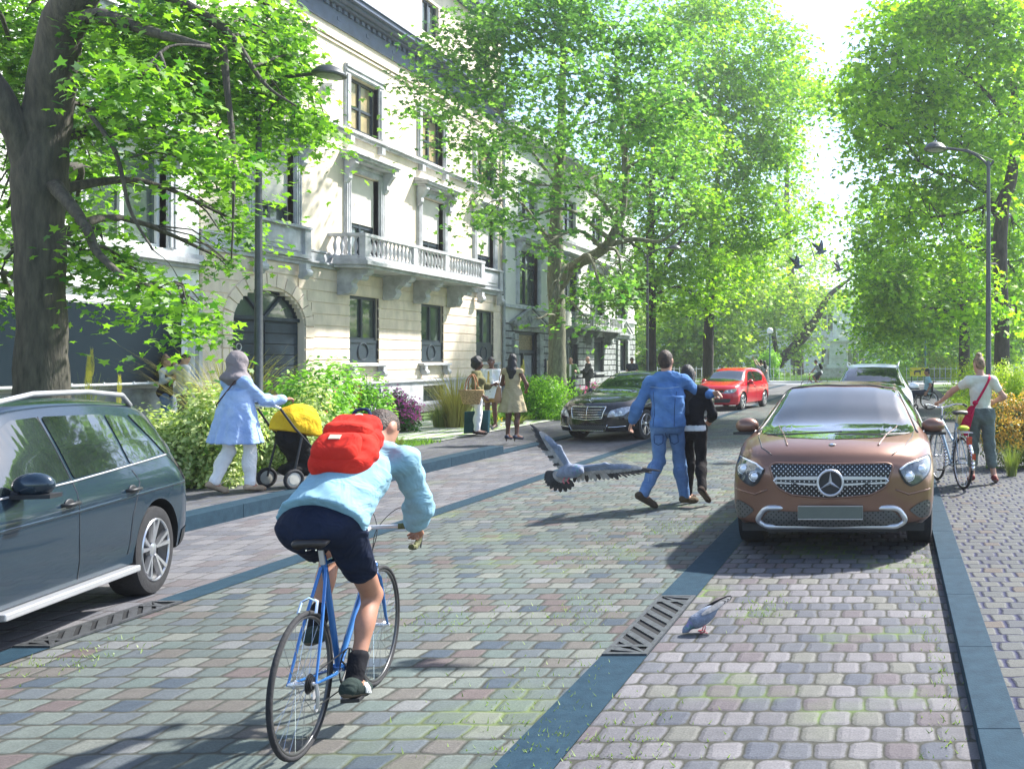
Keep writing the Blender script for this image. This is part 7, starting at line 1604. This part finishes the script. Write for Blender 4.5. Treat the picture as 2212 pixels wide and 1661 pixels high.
STRAW = mat('woven_straw', (.50,.31,.14), .9, var=.35, vs=40, bump=1, bs=70)
t = thing('straw_bag', 'wide woven straw basket bag hanging at the afro-haired woman\'s side', 'straw bag', (-8.78, 19.25, .145))
v, q = volume([(cone(V3(0,0,.66), V3(0,0,.96), (.17,.075), (.27,.10), frame((0,0,1),(1,0,0)), 3, .0), 0)], .012, .02, 0, (), .002); vmesh('basket', [(v, q, 0)], STRAW, t)
for s in (-1, 1): MB().tube([tuple(p) for p in spline([(-.10,s*.07,.93),(-.07,s*.05,1.15),(.03,s*.04,1.28),(.10,s*.05,1.15),(.12,s*.07,.93)], 5)], .012, 6).build('handle', mat('tan_leather', (.40,.16,.06), .6), t)
t = thing('tote_bag', 'slim tan leather shoulder bag on the left arm of the woman in the sand dress', 'handbag', (-7.82, 18.30, .14))
v, q = volume([(cap(V3(0,0,.80), V3(.02,0,1.02), .075, .045, (V3(0,1,0),.6)), 0)], .011, .02, 0, (), .002); vmesh('bag', [(v, q, 0)], mat('tan_suede', (.40,.22,.12), .8, var=.15), t)
MB().tube([(.0,0,1.0),(.05,-.02,1.25),(.08,0,1.42)], .010, 6).build('strap', MATS['tan_suede'], t)
t = thing('carrier_bag', 'flat teal-black shopping bag on the pavement behind the white trousers', 'shopping bag', (-8.95, 19.9, .145))
mb = MB(); mb.prism([(-.27,0),(.25,.02),(.27,.50),(-.25,.47)], -.05, .05, 'y'); mb.build('bag', cloth('dark_teal_bag', (.015,.06,.075)), t, bevel=.01); MB().tube([(-.08,0,.47),(-.05,0,.62),(.05,0,.62),(.08,0,.48)], .006, 6).build('handle', M_BLK, t)
t = thing('paper_cup', 'white paper coffee cup held by the woman in the white blazer', 'cup', (-9.12, 21.03, 1.14)); MB().lathe([(.028,0),(.036,.11)], (0,0,0), 14).build('cup', WHITEC, t, smooth=50); MB().lathe([(.038,.11),(.034,.125)], (0,0,0), 14).build('lid', WHITEC, t)
t = thing('walking_cane', 'thin dark cane in the right hand of the old man in the green jacket', 'cane', (-13.40, 37.5, .14)); MB().tube([(0,0,0),(0,0,.84),(.03,0,.88),(.08,0,.86)], .014, 8).build('shaft', M_BLK, t); MB().lathe([(.02,0),(.018,.04)], (0,0,0), 10).build('ferrule', M_TYRE, t)
t = thing('rucksack', 'black rucksack on the back of the distant cyclist', 'rucksack', FB_LOC, FB_RZ); t.scale = (FB_S,)*3
v, q = volume([(cap(V3(-.04,.17,1.36), V3(.04,.17,1.36), .12, .12), 0), (cap(V3(-.04,.22,1.52), V3(.04,.22,1.52), .10, .10), 0)], .02, .04, 0, (), .003); vmesh('bag', [(v, q, 0)], BLACKC, t); MB().tube([(-.1,.30,1.55),(-.13,.45,1.5),(-.13,.40,1.3)], .02, 6).build('strap', BLACKC, t)
PINK = cloth('crimson_bag', (.45,.01,.06)); t = thing('sling_bag', 'crimson cloth bag slung across the back of the woman wheeling the bicycle', 'sling bag', (1.18, 12.55, .062))
mb = MB(); mb.tube([tuple(p) for p in spline([(.11,.02,1.46),(.10,-.12,1.40),(.0,-.165,1.22),(-.12,-.20,1.02),(-.16,-.20,.92)], 6)], [.022]*4+[.026]*12+[.03]*9, 8, flat=.5); mb.build('strap', PINK, t, smooth=True)
v, q = volume([(cap(V3(-.14,-.19,1.02), V3(-.235,-.14,.72), .05, .075, (V3(0,1,0),.6)), 0)], .011, .02, 0, (), .005); vmesh('bag', [(v, q, 0)], PINK, t)
v, q = volume([(elp(V3(-.09,-.205,1.10), V3(.04,.03,.035)), 0)], .009, .02); vmesh('knot', [(v, q, 0)], PINK, t)
t = thing('shoulder_bag', 'black shoulder bag beside the woman in the grey dress at the street end', 'handbag', (-6.72, 46.9, 0)); v, q = volume([(cap(V3(0,0,.88), V3(.02,0,1.06), .13, .08, (V3(0,1,0),.5)), 0)], .02, .02); vmesh('bag', [(v, q, 0)], BLACKC, t); MB().tube([(0,0,1.1),(.08,0,1.38)], .015, 6).build('strap', BLACKC, t)

# buggy
t = thing('pushchair', 'three-wheeled black pushchair with bright yellow hood pushed by the woman in the headscarf', 'pushchair', (-7.50, 11.66, .145), math.radians(-24))
YEL = cloth('yellow_canvas', (.68,.44,.02), .15, col2=(.50,.30,.01)); DKC = cloth('black_canvas', (.014,.014,.014))
v, q = volume([(elp(V3(0,.0,.74), V3(.26,.32,.30), frame((0,-.15,1),(1,0,0))), 0)], .012, .03, 0, [(V3(0,0,.66), V3(0,-.25,-1)), (V3(0,.17,.7), V3(0,1,.15))], .006); vmesh('hood', [(v, q, 0)], YEL, t)
v, q = volume([(cap(V3(0,-.10,.62), V3(0,.06,.36), .19, .17, (V3(0,1,0),.75)), 0), (cap(V3(0,.06,.36), V3(0,.30,.34), .16, .12, (V3(0,0,1),.6)), 0), (cap(V3(0,-.05,.22), V3(0,.12,.20), .17, .15, (V3(0,0,1),.55)), 0)], .012, .05, 0, (), .005); vmesh('seat', [(v, q, 0)], DKC, t)
for s in (-1, 1):
    MB().tube([(s*.22,-.36,1.0),(s*.235,-.20,.76),(s*.24,.06,.45),(s*.20,.38,.16)], .014, 8).build('side_frame', M_BLK, t, smooth=50); MB().tube([(s*.235,-.10,.66),(s*.25,-.22,.14)], .013, 8).build('rear_leg', M_BLK, t)
MB().tube([(-.22,-.36,1.0),(-.20,-.40,1.03),(.20,-.40,1.03),(.22,-.36,1.0)], .017, 8).build('handle', M_SATIN, t, smooth=50)
for x, y in ((-.26,-.22),(.26,-.22),(-.20,.40),(.20,.40)):
    w_ = thing('wheel', None, None, (x,y,.125)); w_.parent = t; MB().tube([(0,.105*math.cos(2*PI*k/24),.105*math.sin(2*PI*k/24)) for k in range(24)], .022, 8, closed=True).build('tyre', M_TYRE, w_, smooth=True); MB().lathe([(.06,-.012),(.09,-.004),(.09,.004),(.06,.012)], (0,0,0), 16, 'x').build('rim', mat('pale_rim', (.45,.44,.38), .5), w_)
v, q = volume([(elp(V3(.17,.30,.30), V3(.07,.09,.07)), 0)], .012, .02, 0, (), .006); vmesh('green_toy', [(v, q, 0)], mat('green_plastic', (.02,.42,.16), .5), t)
v, q = volume([(elp(V3(.18,.14,.40), V3(.05,.06,.07)), 0)], .012, .02, 0, (), .006); vmesh('pink_cloth', [(v, q, 0)], cloth('pink_cloth', (.50,.06,.18)), t)
# wheelchair
t = thing('wheelchair', 'black manual wheelchair facing left on the right footway behind the parked cars', 'wheelchair', WC, 0)
for s in (-1, 1):
    w_ = thing('wheel', None, None, (.06,s*.29,.31)); w_.parent = t; w_.rotation_euler = (0,0,PI/2)
    MB().tube([(0,.295*math.cos(2*PI*k/36),.295*math.sin(2*PI*k/36)) for k in range(36)], .016, 8, closed=True).build('tyre', M_TYRE, w_, smooth=True); mb = MB(); [mb.tube([(0,0,0),(0,.29*math.cos(k*2*PI/12),.29*math.sin(k*2*PI/12))], .003, 4) for k in range(12)]; mb.build('spokes', M_SATIN, w_)
    MB().tube([(s*-.03,.25*math.cos(2*PI*k/30),.25*math.sin(2*PI*k/30)) for k in range(30)], .009, 6, closed=True).build('hand_rim', M_SATIN, w_)
    MB().tube([(-.38,s*.21,.09+.065*math.sin(2*PI*k/16)) if False else (-.38+.065*math.cos(2*PI*k/16),s*.21,.085+.065*math.sin(2*PI*k/16)) for k in range(16)], .018, 6, closed=True).build('caster', M_TYRE, t)
    MB().tube([(.20,s*.22,.92),(.16,s*.22,.50),(.06,s*.24,.31),(-.36,s*.22,.40),(-.38,s*.21,.15)], .012, 8).build('side_frame', M_BLK, t, smooth=50); MB().tube([(.20,s*.22,.92),(.30,s*.22,.93)], .016, 8).build('push_handle', M_BLK, t); MB().tube([(-.34,s*.16,.44),(-.50,s*.14,.12),(-.64,s*.13,.09)], .010, 6).build('footrest', M_BLK, t)
MB().box(-.34,.14,-.21,.21,.44,.50).build('seat', DKC, t, bevel=.01); MB().box(.14,.18,-.21,.21,.5,.88).build('backrest', DKC, t, bevel=.01)

# ---------------------------------------------------------------- pigeons
P_GREY = mat('pigeon_grey', (.17,.20,.26), .8, var=.15, vs=25, bump=.3, bs=60); P_DARK = mat('feather_dark', (.035,.032,.032), .7, var=.3, vs=40); P_PALE = mat('feather_pale', (.30,.285,.27), .7, var=.2, vs=30); P_NECK = mat('pigeon_neck', (.20,.14,.34), .35, var=.4, vs=30, col2=(.06,.20,.16), metal=.3); P_LEG = mat('pigeon_leg', (.50,.10,.12), .6)
def feather(mb, a, d, L, w_, nrm, mi):
    a = np.array(a); d = unit(d); n = unit(np.array(nrm)-d*np.dot(nrm, d)); s = np.cross(d, n); pts = []
    for t_, ww in ((0,.35),(.3,.9),(.7,1),(.92,.7),(1,.15)): pts.append((a+d*L*t_-n*.012*L*t_*t_*4, ww*w_))
    vs = []
    for p, ww in pts: vs += [tuple(p-s*ww), tuple(p+n*.0015), tuple(p+s*ww)]
    for i in range(4): mb.add([vs[3*i],vs[3*i+1],vs[3*i+4],vs[3*i+3]], [(0,1,2,3)], mi); mb.add([vs[3*i+1],vs[3*i+2],vs[3*i+5],vs[3*i+4]], [(0,1,2,3)], mi)
    mb.add([tuple(np.array(v_)-n*.0015) for v_ in vs], [(3*i,3*i+3,3*i+4,3*i+1) for i in range(4)]+[(3*i+1,3*i+4,3*i+5,3*i+2) for i in range(4)], mi)
def wing(mb, pr, lead, trail, nrm, n=20, w_=.014):
    """lead: 3 points root, wrist, tip on the leading edge; trail: trailing direction*length at root, wrist, tip"""
    lp = [np.array(p) for p in lead]; tr = [np.array(p) for p in trail]
    for i in range(n):
        u = i/(n-1); j = min(1, int(u*2)); f = u*2-j; a = lp[j]+(lp[j+1]-lp[j])*f*(1 if j == 0 else .35); d = tr[j]+(tr[j+1]-tr[j])*f; L = np.linalg.norm(d)
        feather(mb, a, d, L*(1+.06*math.sin(i*2.7)), w_*(.62 if u > .55 else 1.1), nrm, 1 if u > .45 or i % 3 == 0 else 3)
        
        if L > .02: feather(mb, a+np.array(nrm)*.003, d, L*.62, w_*1.15, nrm, 3)
        feather(mb, a+np.array(nrm)*.006, d, L*.36, w_*1.2, nrm, 2)
    pr += [cap(lp[0], lp[1], .014, .010), cap(lp[1], lp[1]*.55+lp[2]*.45, .010, .004)]
def pigeon(label, loc, mkbody, group=None, scale=1, rz=0):
    o_mb = MB(); pr = []; eyes = mkbody(o_mb, pr); v, q = volume([(p, 0) for p in pr], .0055, .02)
    H, nk = eyes; hd = np.linalg.norm(v-np.array(nk), axis=1); parts = []
    qc = v[q].mean(1); m = np.linalg.norm(qc-np.array(nk), axis=1) < .038; parts.append((v, q[~m], 2)); parts.append((v, q[m], 4))
    parts.append((np.array(o_mb.v), [], 0)); byi = {}
    for f, mi in zip(o_mb.f, o_mb.m): byi.setdefault(mi, []).append(f)
    for mi, fs in byi.items(): parts.append((np.array(o_mb.v), fs, mi))
    t = thing('pigeon', label, 'pigeon', loc, rz, group=group); t.scale = (scale,)*3
    vmesh('body', parts, [P_GREY, P_DARK, P_GREY, P_PALE, P_NECK, P_LEG, M_EYE], t); return t
def fly_body(mb, pr):
    pr += [elp(V3(0,0,0), V3(.085,.046,.046), frame((.0,.25,.97),(1,-.45,.08))), elp(V3(.045,-.022,.008), V3(.045,.038,.040)), cap(V3(.05,-.03,.012), V3(.082,-.05,.012), .028, .020), elp(V3(.088,-.054,.012), V3(.023,.020,.021)), cap(V3(.105,-.066,.006), V3(.122,-.076,-.004), .006, .002), cap(V3(-.05,.02,-.01), V3(-.085,.03,-.03), .030, .014)]
    wing(mb, pr, [(.05,-.01,.025),(.24,-.03,.050),(.45,-.02,.025)], [V3(-.03,.03,-.10),V3(.06,.03,-.10),V3(.27,.01,-.03)], (0,-.9,.45), 20, .013)
    wing(mb, pr, [(.0,.0,.035),(-.07,.02,.155),(-.19,.02,.235)], [V3(-.07,.03,-.05),V3(-.15,.03,.0),V3(-.15,.01,.12)], (.35,-.9,.3), 20, .014)
    for k in range(12):
        a = math.radians(172+k*11.5); d = V3(math.cos(a), .15, math.sin(a)*.62); feather(mb, V3(-.06,.02,-.02), d, .115+.02*math.sin(k*PI/11), .017, (0,-1,.2), 1); feather(mb, V3(-.06,.017,-.02), d, .06, .016, (0,-1,.2), 3)
    for s in (0, .03): mb.tube([(-.02+s,-.03,-.035),(-.03+s,-.04,-.058),(-.015+s,-.05,-.07)], .004, 5, mi=5)
    mb.ell((.095,-.073,.016), (.004,.004,.004), 8, 5, mi=6); return (.088,-.054,.012), (.068,-.042,.010)
pigeon('large grey pigeon flying with spread wings low over the middle of the street', (-2.10, 6.0, 1.02), fly_body)
def peck_body(mb, pr):
    F_ = frame((.35,.15,.9),(1,.45,-.3)); pr += [elp(V3(0,0,.10), V3(.095,.052,.050), frame((-.5,-.2,.84),(.80,.35,.50))), elp(V3(-.045,-.02,.078), V3(.045,.045,.042)), cap(V3(-.06,-.03,.075), V3(-.095,-.05,.040), .032, .020), elp(V3(-.10,-.052,.034), V3(.022,.019,.020)), cap(V3(-.115,-.062,.024), V3(-.126,-.070,.010), .006, .002), cap(V3(.06,.03,.135), V3(.13,.06,.185), .030, .014, (V3(-.4,0,.9),.5))]
    for s in (-1, 1):
        for k in range(7): feather(mb, V3(-.02,-.01,.125)+V3(-.2,.45,0)*s*.085, V3(.80,.35,.42)+V3(-.4,.9,0)*s*(-.03-.012*k), .15+.012*k, .020, (V3(-.4,.0,.6)+V3(-.4,.9,0)*s*.8), 1 if k in (2,4,6) else 3)
        o = V3(-.2,.45,0)*s*.05; mb.tube([(0+o[0],0+o[1],.06),(.005+o[0],o[1],.035),(-.005+o[0],o[1],.005)], .004, 5, mi=5); 
        for a in (-.5,0,.5,2.9): mb.tube([(-.005+o[0],o[1],.006),(-.005+o[0]-.026*math.cos(a),o[1]-.026*math.sin(a),.004)], .003, 4, mi=5)
        mb.ell((-.105-.004,-.052+s*.017,.038), (.0035,.0035,.0035), 8, 5, mi=6)
    for k in range(7): feather(mb, V3(.09,.045,.155), V3(.82,.36+.05*(k-3),.5), .085, .015, (-.4,-.1,.9), 1)
    return (-.10,-.052,.034), (-.080,-.042,.055)
pigeon('grey pigeon pecking at the setts beside the drain grate', (-1.215, 5.93, .0), peck_body)
def far_body(mb, pr):
    pr += [elp(V3(0,0,0), V3(.115,.05,.05), frame((-.15,0,1),(1,0,.25))), cap(V3(.07,0,.02), V3(.13,0,.035), .03, .022), cap(V3(.15,0,.035), V3(.17,0,.03), .008, .003), cap(V3(-.08,0,-.02), V3(-.19,0,-.07), .03, .012, (V3(0,0,1),.4))]
    wing(mb, pr, [(.04,-.03,.03),(-.02,-.10,.13),(-.14,-.16,.20)], [V3(-.11,-.02,-.01),V3(-.14,-.03,.04),V3(-.15,-.05,.10)], (.4,-.5,.7), 16, .022)
    wing(mb, pr, [(.04,.03,.03),(.03,.08,.15),(.0,.12,.27)], [V3(-.11,.02,0),V3(-.12,.03,.05),V3(-.06,.05,.14)], (.3,-.7,.5), 16, .022)
    return (.13,0,.035), (.10,0,.03)
gq = 'pigeons flying between the trees at the end of the street'
p0 = at(1723,577,29); q_ = pigeon('dark pigeon flying right, leftmost of the three in the sky gap', p0, far_body, group=gq, scale=1.25)
dup(q_, at(1773,545,28), -.25, 'dark pigeon flying right, highest of the three in the sky gap', 1.2); dup(q_, at(1812,583,33), .2, 'dark pigeon flying right, rightmost of the three in the sky gap', 1.2)

# ---------------------------------------------------------------- street lamps
M_POLE = mat('pole_grey', (.075,.082,.085), .45, .5, var=.12, vs=12)
def lamp(label, x, y, z, s, H=5.95, rz=0):
    t = thing('street_lamp', label, 'street lamp', (x,y,z), rz, group='curved-arm street lamps')
    mb = MB(); mb.tube([(0,0,0),(0,0,.06)], .17, 16); mb.tube([(0,0,.05),(0,0,1.0),(0,0,1.03),(0,0,2.6),(0,0,H)], [.085,.08,.062,.058,.038], 16); mb.build('pole', M_POLE, t, smooth=50)
    P = spline([(s*-.12,0,H+.00),(s*.0,0,H-.12),(s*.12,0,H+.02),(s*.45,0,H+.20),(s*.95,0,H+.27)], 6); MB().tube([tuple(p) for p in P], .026, 10).build('arm', M_POLE, t, smooth=50)
    MB().tube([(s*-.12,0,H+.0),(s*.45,0,H+.24),(s*.9,0,H+.29)], .010, 6).build('tie_rod', M_POLE, t)
    c = s*1.14; mb = MB(); mb.lathe([(.235,H+.235),(.245,H+.26),(.22,H+.30),(.16,H+.36),(.08,H+.395),(.02,H+.405),(.012,H+.47),(.003,H+.49)], (c,0,0), 28); mb.f.pop(-2); mb.m.pop(-2)
    hd = mb.build('lamp_head', M_POLE, t, smooth=50); MB().ell((s*.95,0,H+.275), (.05,.04,.035), 12, 8).build('joint', M_POLE, hd, smooth=True)
    MB().lathe([(.03,H+.200),(.16,H+.215),(.205,H+.236),(.20,H+.25)], (c,0,0), 24).build('diffuser', mat('lamp_diffuser', (.42,.42,.40), .3, var=.3, vs=30, col2=(.20,.20,.19)), hd, smooth=50)
    MB().lathe([(.22,H+.225),(.245,H+.235),(.25,H+.262),(.24,H+.27)], (c,0,0), 28).build('rim', M_POLE, hd)
lamp('tall grey street lamp in front of the arched gateway, arm curving right', -10.25, 14.95, .10, 1, 5.98)
lamp('grey street lamp far down the left footway beside the dark trunk, arm curving right', -10.15, 38.2, .10, 1, 5.95)
lamp('grey street lamp on the right behind the hedge, arm curving left', 2.04, 19.9, .05, -1, 5.95)
def globe(label, u, Y, H):
    t = thing('globe_lamp', label, 'park lamp', ((u-VU)*Y/FL, Y, 0), group='green park lamps'); gm = mat('green_iron', (.04,.13,.10), .5)
    mb = MB(); mb.tube([(0,0,0),(0,0,.5),(0,0,.55),(0,0,H)], [.14,.12,.07,.05], 12); mb.build('pole', gm, t, smooth=50); MB().ell((0,0,H+.22), (.26,.26,.26), 16, 10).build('globe', mat('opal_glass', (.8,.82,.82), .2), t, smooth=True); MB().lathe([(.12,H-.04),(.16,H+.02)], (0,0,0), 12).build('collar', gm, t)
globe('green park lamp with white globe left of the leaning tree', 1663, 72, 3.7); globe('thin green park lamp post right of the statue under the dense tree', 1999, 66, 5.2); globe('green park lamp post by the right edge beyond the yellow hedge', 2206, 60, 5.6)

# ---------------------------------------------------------------- monument, far house, railings, sign
MARB = mat('weathered_marble', (.74,.71,.67), .8, var=.22, vs=2.5, bump=.3, bs=12, col2=(.42,.38,.33)); MARL = mat('pale_marble', (.88,.87,.84), .75, var=.1, vs=3)
t = thing('monument', 'white marble statue of a robed figure on a tall inscribed pedestal with steps', 'monument', (-4.75, 80, 0))
mb = MB()
for i, (w_, h0, h1) in enumerate(((2.1,0,.28),(1.85,.28,.5),(1.6,.5,.72),(1.35,.72,.95))): mb.box(-w_,w_,-w_,w_,h0,h1)
mb.build('steps', MARB, t, bevel=.03)
mb = MB(); mb.box(-.95,.95,-.95,.95,.95,1.25); mb.prism([(-.78,1.25),(.78,1.25),(.72,3.1),(-.72,3.1)], -.75, .75, 'y'); mb.box(-.85,.85,-.85,.85,3.1,3.2); mb.box(-1.0,1.0,-1.0,1.0,3.2,3.36); mb.box(-.8,.8,-.8,.8,3.36,3.6); mb.build('pedestal', MARL, t, bevel=.03)
mb = MB()
for k in range(4): mb.box(-.5+.03*(k%2),.5-.07*((k*3)%3),-.79,-.755,1.95-k*.12,1.98-k*.12)
mb.build('inscription', MARB, t)
mk = bpy.data.objects.new('figure', None)
v, q = volume([(cone(V3(0,0,3.6), V3(0,0,4.75), (.52,.42), (.26,.22), frame((0,0,1),(1,0,0)), 11, .0), 0), (cap(V3(-.24,0,4.75), V3(.24,0,4.75), .15, .15), 0), (cap(V3(0,0,4.8), V3(0,0,5.05), .10, .08), 0), (elp(V3(0,-.02,5.2), V3(.14,.16,.19)), 0), (elp(V3(0,0,5.36), V3(.24,.22,.08)), 0), (cap(V3(-.3,0,4.7), V3(-.36,-.2,4.25), .09, .07), 0), (cap(V3(-.36,-.2,4.25), V3(-.1,-.35,4.2), .07, .05), 0), (cap(V3(.3,0,4.7), V3(.38,-.12,4.2), .09, .07), 0), (cap(V3(.38,-.12,4.2), V3(.2,-.35,4.0), .07, .05), 0)], .045, .08, 0, (), .012)
vmesh('statue', [(v, q, 0)], MARL, t)
for s in (-1, 1):
    v, q = volume([(cap(V3(s*1.0,-.1,1.0), V3(s*1.05,0,1.7), .28, .20), 0), (cap(V3(s*1.05,0,1.7), V3(s*.95,0,2.3), .2, .16), 0), (elp(V3(s*.95,-.05,2.5), V3(.12,.13,.16)), 0), (cap(V3(s*1.0,-.1,2.1), V3(s*1.3,-.2,1.8), .07, .06), 0), (cap(V3(s*1.05,-.1,1.3), V3(s*1.35,-.5,1.2), .14, .10), 0)], .045, .08, 0, (), .012); vmesh('side_figure', [(v, q, 0)], MARB, t)
bpy.data.objects.remove(mk)
t = thing('far_house', 'long white house with dark windows glimpsed behind the statue', 'house', (-6, 122, 0)); WF = mat('far_white_render', (.80,.80,.77), .8, var=.04)
wins = [(-24+i*4.1, -22.5+i*4.1) for i in range(14)]
def wall_x(mb, x0, x1, y0, y1, z0, z1, holes):
    tmp = MB(); wall_cells(tmp, y0, y1, x0, x1, z0, z1, holes); mb.add([(b, a, c) for a, b, c in tmp.v], [tuple(reversed(f)) for f in tmp.f])
mb = MB(); wall_x(mb, -26, 34, 0, .4, 0, 10.5, [(a,b,.9,3.0) for a,b in wins]+[(a,b,5.4,7.8) for a,b in wins]); mb.box(-26,34,.45,10,0,10.5); mb.build('wall', WF, t)
mb = MB(); mb.box(-26,34,-.25,-.01,4.2,4.5); mb.box(-26,34,-.2,-.01,9.4,9.6); mb.box(-26.4,34.4,-.6,10,10.5,10.9); mb.build('cornice', WF, t)
for a, b in wins:
    for z0_, z1_ in ((.9,3.0),(5.4,7.8)):
        mb = MB(); mb.box(a,b,.28,.32,z0_,z1_); w_ = mb.build('window', M_GLASS, t); mb = MB(); mb.box((a+b)/2-.05,(a+b)/2+.05,.22,.28,z0_,z1_); mb.box(a-.15,b+.15,-.12,-.012,z1_,z1_+.3); mb.box(a-.15,b+.15,-.12,-.012,z0_-.15,z0_); mb.build('frame', WF, w_)
mb = MB(); mb.box(-10,14,-1.2,-.26,4.5,4.6); [mb.box(-10+k*.4,-9.94+k*.4,-1.15,-1.1,4.6,5.5) for k in range(60)]; mb.box(-10,14,-1.17,-1.08,5.5,5.56); mb.build('balcony_railing', MARB, t)
def railing(label, x0, x1, y):
    t = thing('park_railing', label, 'railing', ((x0+x1)/2, y, .09)); w_ = (x1-x0)/2; pm = mat('pale_iron', (.50,.53,.50), .6); mb = MB(); n = int((x1-x0)/.42)
    for k in range(n+1): x = -w_+k*2*w_/n; mb.box(x-.022,x+.022,-.022,.022,0,1.0); mb.add([(x-.022,-.022,1.0),(x+.022,-.022,1.0),(x+.022,.022,1.0),(x-.022,.022,1.0),(x,0,1.09)], [(0,1,4),(1,2,4),(2,3,4),(3,0,4)])
    mb.build('pickets', pm, t); MB().box(-w_,w_,-.015,.015,.88,.92).build('top_rail', pm, t); MB().box(-w_,w_,-.015,.015,.15,.19).build('bottom_rail', pm, t)
railing('low pale iron park railing left of the monument steps', -18, -6.6, 70.6); railing('low pale iron park railing right of the silver car', 1.0, 12, 70.6); railing('low pale iron park railing behind the red hatchback', -32, -20, 70.6)
t = thing('yellow_sign', 'yellow board with a dark animal silhouette at the park edge', 'sign', (1.70, 61, .05)); MB().box(-.62,.62,-.02,.02,.55,1.12).build('board', mat('sign_yellow', (.85,.68,.02), .5, var=.05), t)
for s in (-1, 1): MB().box(s*.5-.03,s*.5+.03,.021,.06,0,1.1).build('post', M_BLK, t)
mb = MB(); mb.prism([(-.32,.62),(-.28,.62),(-.24,.80),(.0,.82),(.04,.62),(.09,.62),(.10,.84),(.20,.98),(.33,.93),(.34,.98),(.24,1.05),(.18,1.06),(.08,.96),(-.26,.94),(-.36,.86)], -.03, -.0205, 'y'); mb.build('silhouette', M_BLK, t)

# the light haze of a summer morning
mb = MB().box(-150, 150, -80, 135, -1.3, 40); hz = mb.build('haze', None); hz['kind'] = 'stuff'; hz.data.materials.clear()
m = bpy.data.materials.new('haze'); m.use_nodes = True; n = m.node_tree.nodes; n.clear(); o_ = n.new('ShaderNodeOutputMaterial'); v_ = n.new('ShaderNodeVolumePrincipled')
v_.inputs['Color'].default_value = (.93,.97,1,1); v_.inputs['Density'].default_value = .0010; v_.inputs['Anisotropy'].default_value = .55; m.node_tree.links.new(v_.outputs[0], o_.inputs['Volume']); hz.data.materials.append(m)
